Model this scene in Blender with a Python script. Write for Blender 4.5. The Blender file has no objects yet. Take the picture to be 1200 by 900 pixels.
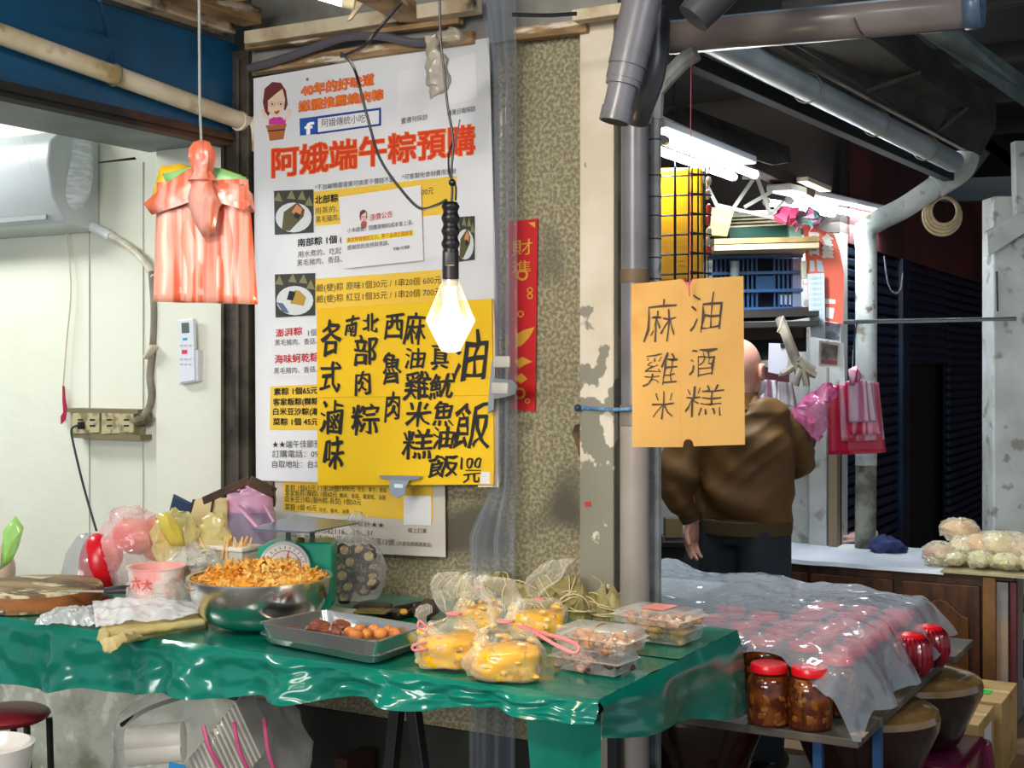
import bpy, bmesh, math, random
from mathutils import Vector, Matrix, noise, Euler
PI = math.pi
random.seed(7)
SC = bpy.context.scene
COL = SC.collection
V = Vector
def hexc(h):
    h = h.lstrip('#'); o = []
    for i in (0, 2, 4):
        c = int(h[i:i+2], 16)/255
        o.append(c/12.92 if c <= .04045 else ((c+.055)/1.055)**2.4)
    return (o[0], o[1], o[2], 1)
# ---------------------------------------------------------------- camera
FL = 1550.0; HY = 430.0
FW = V((-.4909, .8712, 0)); RT = V((.8712, .4909, 0)); UP = V((0, 0, 1)); CP = V((0, 0, 1.5))
cam = bpy.data.cameras.new('camera'); co = bpy.data.objects.new('camera', cam); COL.objects.link(co)
cam.sensor_fit = 'HORIZONTAL'; cam.sensor_width = 36; cam.lens = 36*FL/1200
cam.shift_y = -(450-HY)/1200; cam.clip_start = .05
co.matrix_world = Matrix(((RT.x, 0, -FW.x, 0), (RT.y, 0, -FW.y, 0), (0, 1, 0, 1.5), (0, 0, 0, 1)))
SC.camera = co
def ray(x, y): return FW + RT*((x-600)/FL) + UP*((HY-y)/FL)
def P(x, y, d): return CP + ray(x, y)*d
def onY(x, y, Y): r = ray(x, y); return CP + r*(Y/r.y)
def onX(x, y, X): r = ray(x, y); return CP + r*(X/r.x)
def onZ(x, y, Z): r = ray(x, y); return CP + r*((Z-1.5)/r.z)
# ---------------------------------------------------------------- world, lights, exposure
SC.view_settings.view_transform = 'Standard'; SC.view_settings.look = 'None'
SC.view_settings.gamma = 1; SC.view_settings.use_curve_mapping = False
SC.view_settings.exposure = 0.45
w = bpy.data.worlds.new('world'); SC.world = w; w.use_nodes = True
w.node_tree.nodes['Background'].inputs[0].default_value = (.62, .72, .85, 1)
w.node_tree.nodes['Background'].inputs[1].default_value = .4
def light(name, kind, loc, energy, color, target=None, **kw):
    l = bpy.data.lights.new(name, kind); l.energy = energy; l.color = color
    for k, v in kw.items(): setattr(l, k, v)
    o = bpy.data.objects.new(name, l); COL.objects.link(o); o.location = loc
    if target is not None:
        o.rotation_euler = (V(target)-V(loc)).to_track_quat('-Z', 'Y').to_euler()
    return o
# lamps of the market street in front of the stall, behind and beside the camera, plus an added frontal fill
light('street_tube_warm', 'AREA', (-1.6, .2, 2.75), 85, (1, .93, .82), (-2.1, 2.8, 1.0), shape='RECTANGLE', size=1.3, size_y=.25)
light('street_tube_left', 'AREA', (-3.2, 1.2, 2.8), 34, (1, .95, .87), (-3.3, 3.0, .9), shape='RECTANGLE', size=1.2, size_y=.2)
light('street_tube_right', 'AREA', (.9, 1.6, 2.9), 20, (.9, .95, 1), (-.9, 4.2, .6), shape='RECTANGLE', size=1.2, size_y=.2)
light('added_front_fill', 'AREA', (-1.2, -4.2, 2.3), 140, (1, .97, .93), (-1.8, 3, .8), shape='RECTANGLE', size=3.2, size_y=1.2)  # added fill light, brightens the goods under the table from the front
light('shop_ceiling_tube', 'AREA', (-4.3, 2.3, 2.55), 22, (.97, 1, .98), (-3.9, 3.1, 1.0), shape='RECTANGLE', size=1.2, size_y=.15)
# ---------------------------------------------------------------- materials
_mats = {}
def N(nt, t, **kw):
    n = nt.nodes.new(t)
    for k, v in kw.items(): setattr(n, k, v)
    return n
def M(name, c, r=.6, m=0, c2=None, vs=8, vr=(.4, .6), bump=0, bs=40, stretch=(1, 1, 1), emit=0, tr=0, coat=0, sp=.5, det=4, c3=None, v3=30, sss=0, ridge=0):
    if name in _mats: return _mats[name]
    mt = bpy.data.materials.new(name); mt.use_nodes = True; nt = mt.node_tree
    b = nt.nodes['Principled BSDF']; I = b.inputs
    col = hexc(c) if isinstance(c, str) else c
    I['Base Color'].default_value = col; I['Roughness'].default_value = r; I['Metallic'].default_value = m
    I['Specular IOR Level'].default_value = sp
    if coat: I['Coat Weight'].default_value = coat; I['Coat Roughness'].default_value = .08
    if tr: I['Transmission Weight'].default_value = tr
    if sss: I['Subsurface Weight'].default_value = sss; I['Subsurface Scale'].default_value = .02
    if emit: I['Emission Color'].default_value = col; I['Emission Strength'].default_value = emit
    if c2 or bump or c3:
        tc = N(nt, 'ShaderNodeTexCoord'); mp = N(nt, 'ShaderNodeMapping'); mp.inputs['Scale'].default_value = stretch
        nt.links.new(tc.outputs['Object'], mp.inputs[0])
    last = None
    def layer(cc, scale, rng, last):
        n = N(nt, 'ShaderNodeTexNoise'); n.inputs['Scale'].default_value = scale; n.inputs['Detail'].default_value = det
        nt.links.new(mp.outputs[0], n.inputs['Vector'])
        mr = N(nt, 'ShaderNodeMapRange'); mr.inputs[1].default_value = rng[0]; mr.inputs[2].default_value = rng[1]
        nt.links.new(n.outputs[0], mr.inputs[0])
        mx = N(nt, 'ShaderNodeMix', data_type='RGBA'); nt.links.new(mr.outputs[0], mx.inputs[0])
        if last is None: mx.inputs[6].default_value = col
        else: nt.links.new(last, mx.inputs[6])
        mx.inputs[7].default_value = hexc(cc); return mx.outputs[2]
    if c2: last = layer(c2, vs, vr, last)
    if c3: last = layer(c3, v3, (.58, .66), last)
    if last is not None:
        nt.links.new(last, I['Base Color'])
        if emit: nt.links.new(last, I['Emission Color'])
    if bump:
        n = N(nt, 'ShaderNodeTexNoise'); n.inputs['Scale'].default_value = bs; n.inputs['Detail'].default_value = 5
        if ridge: n.noise_type = 'RIDGED_MULTIFRACTAL'; n.inputs['Detail'].default_value = 2; n.inputs['Distortion'].default_value = .6
        nt.links.new(mp.outputs[0], n.inputs['Vector'])
        bp = N(nt, 'ShaderNodeBump'); bp.inputs['Distance'].default_value = bump; bp.inputs['Strength'].default_value = .8
        nt.links.new(n.outputs[0], bp.inputs['Height']); nt.links.new(bp.outputs[0], I['Normal'])
    _mats[name] = mt; return mt
def film(name, c, op=.25, edge=.5, r=.12, bump=.004, bs=30, stretch=(1, 1, 1), stripes=None):
    """thin plastic film: clear where faced, whiter at grazing angles, glossy creases"""
    if name in _mats: return _mats[name]
    mt = bpy.data.materials.new(name); mt.use_nodes = True; nt = mt.node_tree
    b = nt.nodes['Principled BSDF']; out = nt.nodes['Material Output']
    b.inputs['Base Color'].default_value = hexc(c); b.inputs['Roughness'].default_value = r
    b.inputs['Specular IOR Level'].default_value = .9
    tp = N(nt, 'ShaderNodeBsdfTransparent'); mx = N(nt, 'ShaderNodeMixShader')
    tc = N(nt, 'ShaderNodeTexCoord'); mp = N(nt, 'ShaderNodeMapping'); mp.inputs['Scale'].default_value = stretch
    nt.links.new(tc.outputs['Object'], mp.inputs[0])
    n = N(nt, 'ShaderNodeTexNoise'); n.inputs['Scale'].default_value = bs*.55; n.inputs['Detail'].default_value = 2; n.noise_type = 'RIDGED_MULTIFRACTAL'
    n.inputs['Distortion'].default_value = 1.2
    nt.links.new(mp.outputs[0], n.inputs['Vector'])
    bp = N(nt, 'ShaderNodeBump'); bp.inputs['Distance'].default_value = bump; bp.inputs['Strength'].default_value = 1
    nt.links.new(n.outputs[0], bp.inputs['Height']); nt.links.new(bp.outputs[0], b.inputs['Normal'])
    lw = N(nt, 'ShaderNodeLayerWeight'); lw.inputs[0].default_value = .35; nt.links.new(bp.outputs[0], lw.inputs['Normal'])
    mr = N(nt, 'ShaderNodeMapRange'); mr.inputs[3].default_value = op; mr.inputs[4].default_value = min(1, op+edge)
    nt.links.new(lw.outputs['Facing'], mr.inputs[0])
    nt.links.new(mr.outputs[0], mx.inputs[0]); nt.links.new(tp.outputs[0], mx.inputs[1]); nt.links.new(b.outputs[0], mx.inputs[2])
    nt.links.new(mx.outputs[0], out.inputs[0])
    if stripes:
        wv = N(nt, 'ShaderNodeTexNoise'); wv.inputs['Scale'].default_value = stripes[1]
        m2 = N(nt, 'ShaderNodeMapping'); m2.inputs['Scale'].default_value = stripes[2]
        nt.links.new(tc.outputs['Object'], m2.inputs[0]); nt.links.new(m2.outputs[0], wv.inputs['Vector'])
        r2 = N(nt, 'ShaderNodeMapRange'); r2.inputs[1].default_value = .45; r2.inputs[2].default_value = .55; nt.links.new(wv.outputs[0], r2.inputs[0])
        cm = N(nt, 'ShaderNodeMix', data_type='RGBA'); nt.links.new(r2.outputs[0], cm.inputs[0])
        cm.inputs[6].default_value = hexc(c); cm.inputs[7].default_value = hexc(stripes[0]); nt.links.new(cm.outputs[2], b.inputs['Base Color'])
    _mats[name] = mt; return mt
# ---------------------------------------------------------------- mesh builder
class MB:
    def __init__(s): s.v = []; s.f = []
    def add(s, vs, fs):
        k = len(s.v); s.v += [V(p) for p in vs]; s.f += [tuple(i+k for i in f) for f in fs]; return s
    def box(s, a, b):
        (x0, y0, z0), (x1, y1, z1) = a, b
        return s.add([(x, y, z) for z in (z0, z1) for y in (y0, y1) for x in (x0, x1)],
                     [(0, 2, 3, 1), (4, 5, 7, 6), (0, 1, 5, 4), (2, 6, 7, 3), (0, 4, 6, 2), (1, 3, 7, 5)])
    def obox(s, c, u, v, w_):
        c, u, v, w_ = V(c), V(u)/2, V(v)/2, V(w_)/2
        return s.add([c+u*i+v*j+w_*k for k in (-1, 1) for j in (-1, 1) for i in (-1, 1)],
                     [(0, 2, 3, 1), (4, 5, 7, 6), (0, 1, 5, 4), (2, 6, 7, 3), (0, 4, 6, 2), (1, 3, 7, 5)])
    def bar(s, a, b, wd, h, up=UP):
        a, b = V(a), V(b); d = b-a; sd = d.cross(V(up)).normalized(); u = sd.cross(d).normalized()
        return s.obox((a+b)/2, d, sd*wd, u*h)
    def slab(s, pts, nrm, th):      # polygon with thickness
        n = V(nrm).normalized()*th; k = len(pts)
        return s.add([V(p) for p in pts]+[V(p)-n for p in pts],
                     [tuple(range(k)), tuple(reversed(range(k, 2*k)))]+[(i, i+k, (i+1) % k+k, (i+1) % k) for i in range(k)])
    def tube(s, pts, r, n=10, caps=True, flat=1):
        pts = [V(p) for p in pts]; m = len(pts); rs = r if isinstance(r, (list, tuple)) else [r]*m
        ring = []; t0 = None; u = None
        for i in range(m):
            t = (pts[min(i+1, m-1)]-pts[max(i-1, 0)]).normalized()
            if u is None:
                u = t.orthogonal().normalized()
            else:
                u = (u - t*u.dot(t)); u = u.normalized() if u.length > 1e-6 else t.orthogonal().normalized()
            v2 = t.cross(u)
            ring += [pts[i]+(u*math.cos(a)+v2*math.sin(a)*flat)*rs[i] for a in [2*PI*k/n for k in range(n)]]
        fs = [(i*n+k, i*n+(k+1) % n, (i+1)*n+(k+1) % n, (i+1)*n+k) for i in range(m-1) for k in range(n)]
        if caps: fs += [tuple(reversed(range(n))), tuple(range((m-1)*n, m*n))]
        return s.add(ring, fs)
    def lathe(s, prof, c=(0, 0, 0), n=24, caps=(True, True), fn=None, ax=None):
        c = V(c); q = (V(ax).to_track_quat('Z', 'Y') if ax is not None else None); vs = []
        for i, (r, z) in enumerate(prof):
            for k in range(n):
                a = 2*PI*k/n; rr = r*(fn(a, z, i) if fn else 1)
                p = V((rr*math.cos(a), rr*math.sin(a), z)); vs.append(c+(q @ p if q else p))
        m = len(prof)
        fs = [(i*n+k, i*n+(k+1) % n, (i+1)*n+(k+1) % n, (i+1)*n+k) for i in range(m-1) for k in range(n)]
        if caps[0]: fs.append(tuple(reversed(range(n))))
        if caps[1]: fs.append(tuple(range((m-1)*n, m*n)))
        return s.add(vs, fs)
    def grid(s, fn, nu, nv):
        return s.add([fn(i/nu, j/nv) for j in range(nv+1) for i in range(nu+1)],
                     [(j*(nu+1)+i, j*(nu+1)+i+1, (j+1)*(nu+1)+i+1, (j+1)*(nu+1)+i) for j in range(nv) for i in range(nu)])
    def ball(s, c, rad, n=12, m=8, fn=None):
        c = V(c); rad = V(rad) if not isinstance(rad, (int, float)) else V((rad,)*3)
        vs = [c+V((0, 0, rad.z))]
        for j in range(1, m):
            for k in range(n):
                t = PI*j/m; a = 2*PI*k/n
                d = V((math.sin(t)*math.cos(a), math.sin(t)*math.sin(a), math.cos(t)))
                sc = fn(d) if fn else 1
                vs.append(c+V((d.x*rad.x, d.y*rad.y, d.z*rad.z))*sc)
        vs.append(c-V((0, 0, rad.z))); L = len(vs)-1
        fs = [(0, 1+k, 1+(k+1) % n) for k in range(n)]
        fs += [(1+j*n+k, 1+(j+1)*n+k, 1+(j+1)*n+(k+1) % n, 1+j*n+(k+1) % n) for j in range(m-2) for k in range(n)]
        fs += [(L, 1+(m-2)*n+(k+1) % n, 1+(m-2)*n+k) for k in range(n)]
        return s.add(vs, fs)
    def move(s, fn): s.v = [fn(p) for p in s.v]; return s
    def build(s, name, mat, parent=None, smooth=True, bevel=0, solid=0, sub=0, loc=None, seg=2, ang=35):
        me = bpy.data.meshes.new(name)
        off = V((0, 0, 0))
        if parent is not None: off = wloc(parent)
        if loc is not None: off = V(loc)
        me.from_pydata([p-off for p in s.v], [], s.f); me.update()
        bm = bmesh.new(); bm.from_mesh(me); bmesh.ops.recalc_face_normals(bm, faces=bm.faces) if not getattr(s, 'raw', 0) else None
        bm.to_mesh(me); bm.free()
        me.materials.append(mat)
        if smooth:
            try: me.shade_smooth()
            except Exception: pass
            if not bevel and not getattr(s, 'raw', 0) or ang < 35: me.set_sharp_from_angle(angle=math.radians(ang))
        o = bpy.data.objects.new(name, me); COL.objects.link(o)
        if parent is not None:
            o.parent = parent
        else: o.location = off
        if bevel:
            b = o.modifiers.new('bevel', 'BEVEL'); b.width = bevel; b.segments = seg; b.limit_method = 'ANGLE'
        if solid:
            b = o.modifiers.new('solid', 'SOLIDIFY'); b.thickness = solid; b.offset = 0
        if sub:
            b = o.modifiers.new('sub', 'SUBSURF'); b.levels = sub; b.render_levels = sub
        return o
def wloc(o):
    p = V(o.location)
    while o.parent is not None: o = o.parent; p += V(o.location)
    return p
def tag(o, label, cat, group=None, kind=None):
    if label: o['label'] = label
    if cat: o['category'] = cat
    if group: o['group'] = group
    if kind: o['kind'] = kind
    return o
def thing(name, label, cat, loc, group=None):
    o = bpy.data.objects.new(name, None); o.empty_display_size = .05; COL.objects.link(o); o.location = V(loc)
    return tag(o, label, cat, group)
def struct(o): o['kind'] = 'structure'; return o
def kids(o): return [c for c in COL.objects if c.parent == o]
_kids = {}
def dup(root, loc=None, rot=None, scale=None, label=None, group=None):
    if root.name not in _kids: _kids[root.name] = [(c, kids(c)) for c in kids(root)]
    r = root.copy(); COL.objects.link(r)
    if loc is not None: r.location = V(loc)
    if rot is not None: r.rotation_euler = rot
    if scale is not None: r.scale = scale if not isinstance(scale, (int, float)) else (scale,)*3
    if label: r['label'] = label
    if group: r['group'] = group
    for c, gs in _kids[root.name]:
        d = c.copy(); COL.objects.link(d); d.parent = r
        for g in gs: e = g.copy(); COL.objects.link(e); e.parent = d
    return r
def nz(p, s=1.0, seed=0): return noise.noise(V((p[0]*s+seed*7.3, p[1]*s-seed*3.1, p[2]*s+seed)))
def cable(pts, sag=0, n=12):
    pts = [V(p) for p in pts]; out = []
    if len(pts) == 2:
        return [pts[0].lerp(pts[1], t/n)-UP*sag*4*(t/n)*(1-t/n) for t in range(n+1)]
    for i in range(len(pts)-1):           # catmull-rom
        p0, p1, p2, p3 = pts[max(i-1, 0)], pts[i], pts[i+1], pts[min(i+2, len(pts)-1)]
        for k in range(n):
            t = k/n
            out.append(.5*((2*p1)+(p2-p0)*t+(2*p0-5*p1+4*p2-p3)*t*t+(3*p1-p0-3*p2+p3)*t**3))
    out.append(pts[-1]); return out
# ---------------------------------------------------------------- flat print on a real plane
class Sheet:
    """a flat plane in the scene (point + normal towards the viewer side); print is laid on it from measured outlines"""
    def __init__(s, p, n): s.p = V(p); s.n = V(n).normalized()
    def at(s, x, y, off=0):
        r = ray(x, y); q = s.p+s.n*off; return CP+r*((q-CP).dot(s.n)/r.dot(s.n))
    def poly(s, name, pts, mat, parent, off=.0012, th=.0005, bevel=0):
        return MB().slab([s.at(x, y, off) for x, y in pts], s.n, th).build(name, mat, parent, smooth=False, bevel=bevel)
FAT = ((-1, -1), (1, -1), (1, 1), (-1, 1), (0, 0)); NIB = ((-1, -.7), (-.5, -.35), (0, 0), (.5, .35), (1, .7))
def prect(x0, y0, x1, y1, d, th): return MB().slab([P(x0, y0, d), P(x1, y0, d), P(x1, y1, d), P(x0, y1, d)], -FW, th)
ORD = ['first', 'second', 'third', 'fourth', 'fifth', 'sixth', 'seventh', 'eighth', 'ninth', 'tenth', 'eleventh', 'twelfth', 'thirteenth', 'fourteenth', 'fifteenth', 'sixteenth']
_glyph = {}
def glyph(txt, off=0.0):
    k = (txt, off)
    if k not in _glyph:
        c = bpy.data.curves.new('t', 'FONT'); c.body = txt; c.resolution_u = 2; c.offset = off
        o = bpy.data.objects.new('t', c); COL.objects.link(o); bpy.context.view_layer.update()
        m = bpy.data.meshes.new_from_object(o.evaluated_get(bpy.context.evaluated_depsgraph_get()))
        vs = [(v.co.x, v.co.y) for v in m.vertices]; fs = [tuple(p.vertices) for p in m.polygons]
        bpy.data.objects.remove(o); bpy.data.curves.remove(c); bpy.data.meshes.remove(m)
        _glyph[k] = (vs, fs)
    return _glyph[k]
def write(sh, lines, mat, parent, name='lettering', off=.0022, bold=0.0, wob=0.0):
    """lines: (text, x0, y0, x1, y1, height) baseline ends in measured pixels"""
    mb = MB(); mb.raw = 1
    for (t, x0, y0, x1, y1, h) in lines:
        vs, fs = glyph(t, 0.0)
        a = min(v[0] for v in vs); b = max(v[0] for v in vs); fat = bold*h
        for q_, (dx, dy) in enumerate(FAT if fat > .15 else ((0, 0),)):
            pts = []
            for (x, y) in vs:
                u = (x-a)/(b-a); qx = x0+(x1-x0)*u+dx*fat; qy = y0+(y1-y0)*u-y*h*1.12-h*.06+dy*fat
                pts.append(sh.at(qx, qy, off+q_*.00009))
            mb.add(pts, fs)
    return mb.build(name, mat, parent, smooth=False)
def chars(sh, items, mat, parent, name='lettering', off=.0022, bold=0.0, wob=0.0, slant=0.0, thin=0.0):
    """items: (char, centre x, centre y, w, h)"""
    mb = MB(); mb.raw = 1
    for (t, cx, cy, w_, h) in items:
        vs, fs = glyph(t, -thin)
        xa = min(v[0] for v in vs); xb = max(v[0] for v in vs); ya = min(v[1] for v in vs); yb = max(v[1] for v in vs)
        for q_, (dx, dy) in enumerate(NIB if bold else ((0, 0),)):
            pts = []
            for (x, y) in vs:
                u = (x-xa)/(xb-xa)-.5; q = (y-ya)/(yb-ya)-.5
                qx = cx+u*w_+slant*q*h; qy = cy-q*h-slant*.6*u*w_
                if wob: qx += wob*noise.noise(V((qx*.09, qy*.09, 3))); qy += wob*noise.noise(V((qx*.08, qy*.08, 9)))
                pts.append(sh.at(qx+dx*bold, qy+dy*bold, off+q_*.00009))
            mb.add(pts, fs)
    return mb.build(name, mat, parent, smooth=False)
def ell(cx, cy, rx, ry, n=20, tilt=0):
    return [(cx+rx*math.cos(a)*math.cos(tilt)-ry*math.sin(a)*math.sin(tilt), cy+rx*math.cos(a)*math.sin(tilt)+ry*math.sin(a)*math.cos(tilt)) for a in [2*PI*k/n for k in range(n)]]
# shared materials
BLACK = M('black_plastic', '#15151a', .4); INK = M('black_ink', '#17130f', .5); REDINK = M('red_ink', '#e8401c', .5)
WHITEP = M('white_paper', '#e9e8ea', .55); YELP = M('yellow_print', '#f3c93f', .5)
STEEL = M('stainless_steel', '#dcdcd6', .2, 1, bump=.0004, bs=12); ZINC = M('zinc_clip', '#a9b0b5', .35, .8)
# ================================================================ THE SETTING
Y0 = 3.2
plaster = M('white_plaster', '#e1e2d2', .75, c2='#d5d6c4', vs=1.6, vr=(.4, .75), bump=.006, bs=9)
dirty = M('mouldy_plaster', '#c4c6b4', .85, c2='#85866e', vs=5, vr=(.5, .7), bump=.01, bs=14, c3='#e6e6d6', v3=12)
terr = M('speckled_terrazzo', '#7c7456', .6, c2='#aaa184', vs=95, vr=(.42, .62), bump=.0012, bs=90, c3='#5f594a', v3=2.2, det=2)
MB().box((-7, -1.5, -.1), (4, 5.0, 0)).build('floor', M('floor_concrete', '#6a655c', .8, c2='#4c4842', vs=3, bump=.004, bs=20), smooth=False)['kind'] = 'structure'
MB().box((-7, 5.0, -.1), (4, 12.2, .02)).build('floor', M('tan_floor_tile', '#b89b76', .5, c2='#a4875f', vs=3), smooth=False)['kind'] = 'structure'
x190 = onY(190, 300, Y0).x; x261 = onY(261, 300, Y0-.03).x; x298 = onY(300, 300, Y0).x
struct(MB().box((-7, Y0, .34), (x190, Y0+.15, 2.75)).build('wall_left', plaster, smooth=False))
struct(MB().box((-7, Y0-.004, 0), (x298, Y0+.15, .55)).build('wall_left_base', dirty, smooth=False, bevel=.01))
struct(MB().box((x190, Y0-.03, .5), (x261, Y0+.15, 2.3)).build('trim_1', plaster, smooth=False, bevel=.006))
struct(MB().box((x261, Y0, .5), (x261+.02, Y0+.15, 2.4)).build('trim_2', M('gap_black', '#0c0c0c', .9), smooth=False))
fr = MB().box((x261+.015, Y0-.05, .5), (x298+.01, Y0+.1, 2.48)).box((x261+.02, Y0-.062, .5), (x261+.032, Y0-.05, 2.45)).box((x298-.03, Y0-.062, .5), (x298-.018, Y0-.05, 2.45))
for k in range(9): fr.ball((x261+.05, Y0-.051, .7+k*.2), .004, 6, 4)
struct(fr.build('trim_3', M('old_steel_frame', '#5a5348', .55, .5, c2='#3a352e', vs=12, bump=.001), smooth=False, bevel=.002))
xp0 = onY(680, 300, Y0-.03).x; xp1 = onY(720, 300, Y0-.03).x; xend = onY(729, 300, Y0).x
struct(MB().box((x298, Y0, 0), (xend, Y0+.15, 2.5)).build('wall_back', terr, smooth=False))
struct(MB().box((x298, Y0-.012, 0), (xp0, Y0, .47)).build('shade_band_back', M('painted_shade', '#35352f', .85, c2='#26261f', vs=6), smooth=False))  # dark band: the shade under the table painted as a wall surface
# pillar with paint peeling in its lower half: white paint over bare grey cement
pm = M('peeling_pillar', '#e6dcca', .6, c2='#d8cbb2', vs=4, bump=.001, bs=30)
nt = pm.node_tree; bs = nt.nodes['Principled BSDF']; src = bs.inputs['Base Color'].links[0].from_socket
tc = N(nt, 'ShaderNodeTexCoord'); sx = N(nt, 'ShaderNodeSeparateXYZ'); nt.links.new(tc.outputs['Object'], sx.inputs[0])
n1 = N(nt, 'ShaderNodeTexNoise'); n1.inputs['Scale'].default_value = 11; n1.inputs['Detail'].default_value = 6; nt.links.new(tc.outputs['Object'], n1.inputs[0])
mr = N(nt, 'ShaderNodeMapRange'); mr.inputs[1].default_value = 1.95; mr.inputs[2].default_value = 1.15; mr.inputs[3].default_value = -.2; mr.inputs[4].default_value = .17
nt.links.new(sx.outputs[2], mr.inputs[0])
ad = N(nt, 'ShaderNodeMath', operation='ADD'); nt.links.new(n1.outputs[0], ad.inputs[0]); nt.links.new(mr.outputs[0], ad.inputs[1])
st = N(nt, 'ShaderNodeMapRange'); st.inputs[1].default_value = .53; st.inputs[2].default_value = .55; nt.links.new(ad.outputs[0], st.inputs[0])
mx = N(nt, 'ShaderNodeMix', data_type='RGBA'); nt.links.new(st.outputs[0], mx.inputs[0]); nt.links.new(src, mx.inputs[6]); mx.inputs[7].default_value = hexc('#8f8c7c')
nt.links.new(mx.outputs[2], bs.inputs['Base Color'])
struct(MB().box((xp0, Y0-.035, 0), (xp1, Y0+.05, 2.43)).build('trim_4', pm, smooth=False, bevel=.004))
struct(MB().box((xp1, Y0-.01, 0), (xp1+.03, Y0+.15, 2.48)).build('trim_5', M('dark_gap', '#3b382f', .8, c2='#1c1a16', vs=9), smooth=False))
# back wall and column of the next stall, roller shutters beside it
oldw = M('old_white_wall', '#b9bdb8', .7, c2='#a2a6a0', vs=4, vr=(.45, .7), bump=.004, bs=10, c3='#85857c', v3=9)
YB = 6.05; xr = onY(985, 500, YB).x
struct(MB().box((-5, YB-.01, 2.12), (xr, YB+.12, 2.78)).build('wall_far_top', M('dark_upper', '#2b2521', .9), smooth=False))
struct(MB().box((-5, YB, 0), (xr, YB+.12, 2.12)).build('wall_far_left', oldw, smooth=False))
xc0 = onY(948, 500, YB-.04).x
struct(MB().box((xc0, YB-.05, 0), (xr-.05, YB, 1.75)).build('trim_6', oldw, smooth=False, bevel=.008))
struct(MB().box((xr-.04, YB-.06, 0), (xr, YB+.02, 1.3)).build('trim_7', M('bare_wood_edge', '#8b7a62', .7), smooth=False))
XS = xr+.01
shm = M('navy_shutter', '#16304a', .42, .3, c2='#0e2136', vs=3, bump=.0006, bs=60)
struct(MB().box((XS-.3, YB+.12, 2.08), (XS, 11, 2.8)).build('wall_right_fascia', M('maroon_fascia', '#5e2420', .7, c2='#3a1715', vs=2), smooth=False))
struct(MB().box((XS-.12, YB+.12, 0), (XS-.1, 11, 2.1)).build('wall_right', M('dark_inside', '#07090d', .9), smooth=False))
def shutter(y0, y1, name, n, z0=.02):
    d = MB().box((XS-.05, y0, z0), (XS-.045, y1, 2.08)).build(name, shm, smooth=False); d['kind'] = 'structure'
    h = (2.08-z0)/n
    b = MB(); b.box((XS-.045, y0, z0), (XS-.012, y1, z0+h*.72)); sl = b.build('slat', shm, d, smooth=False, bevel=.006)
    for k in range(1, n):
        c = sl.copy(); COL.objects.link(c); c.parent = d; c.location = V(sl.location)+V((0, 0, k*h))
    return d
ya = onX(990, 400, XS).y; yb = onX(1056, 400, XS).y; yc = onX(1064, 400, XS).y; yd = onX(1115, 400, XS).y; ye = 10.9
shutter(ya, yb, 'door_1', 40)
struct(MB().box((XS-.06, yb, 0), (XS+.01, yc, 2.08)).build('trim_8', shm, smooth=False))
dk = MB().box((XS-.06, yc, 1.52), (XS-.03, yd, 2.08)).build('door_2', shm, smooth=False); struct(dk)
for k in range(11): MB().box((XS-.03, yc, 1.53+k*.05), (XS-.012, yd, 1.565+k*.05)).build('slat', shm, dk, smooth=False, bevel=.005)
shutter(yd, ye, 'door_3', 40)
struct(MB().box((-3, 10.95, 0), (4, 11.1, 3)).build('wall_end', M('maroon_wall', '#5b1418', .6, c2='#3f0e12', vs=2), smooth=False))
struct(MB().box((XS-.12, YB+.1, .0), (-1.2, 11, .03)).build('floor_back', M('dark_floor', '#2a2624', .8), smooth=False))
# roofs
rf = M('dark_roof', '#191817', .9, c2='#121212', vs=3)
b = MB()
b.box((-1.36, 1.4, 2.92), (4, 11.1, 2.98)); b.box((-1.38, 3.36, 2.78), (-1.36, 11.1, 2.95)); b.box((-6, 3.36, 2.78), (-1.36, 11.1, 2.84))
struct(b.build('ceiling', rf, smooth=False))
struct(MB().box((-2.95, -.5, 2.66), (-1.36, Y0+.1, 2.7)).build('ceiling_front', M('grey_ceiling_board', '#6f6c66', .8, c2='#57544d', vs=5), smooth=False))
struct(MB().box((-7, -.5, 2.62), (-2.95, Y0+.1, 2.66)).build('ceiling_shop', M('white_ceiling', '#d5d8d5', .8), smooth=False))
# blue lintel over the shop opening with its grey underside
XBm = -2.77
blue = M('blue_paint', '#09527c', .4, c2='#084466', vs=2.5, bump=.0015, bs=14, c3='#0a4468', v3=6)
lb = MB().box((XBm-.38, -.6, 2.2), (XBm-.02, Y0-.02, 2.62)).build('trim_9', M('grey_soffit', '#7e8a8c', .5, c2='#5c6668', vs=3, bump=.001), smooth=False); struct(lb)
zt = 2.505
face = MB().box((XBm-.02, -.6, 2.205), (XBm, Y0-.03, zt)).build('trim_10', blue, smooth=False, bevel=.003); struct(face)
b = MB(); b.box((XBm, -.6, 2.2), (XBm+.016, Y0-.03, 2.222)); b.box((XBm-.05, -.6, 2.185), (XBm, Y0-.03, 2.2)); struct(b.build('trim_11', M('rust_edge', '#1e1c1b', .8, c2='#5a3a28', vs=4, vr=(.52, .6), stretch=(1, .4, 1)), smooth=False))
b = MB(); b.tube(cable([P(117, 0, 3.35)*1, onX(125, 40, XBm+.004), onX(131, 66, XBm+.006), onX(134, 74, XBm+.03)], n=4), .005, 6)
struct(b.build('trim_12', M('blue_bead', '#0b4468', .5), smooth=False))
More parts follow.
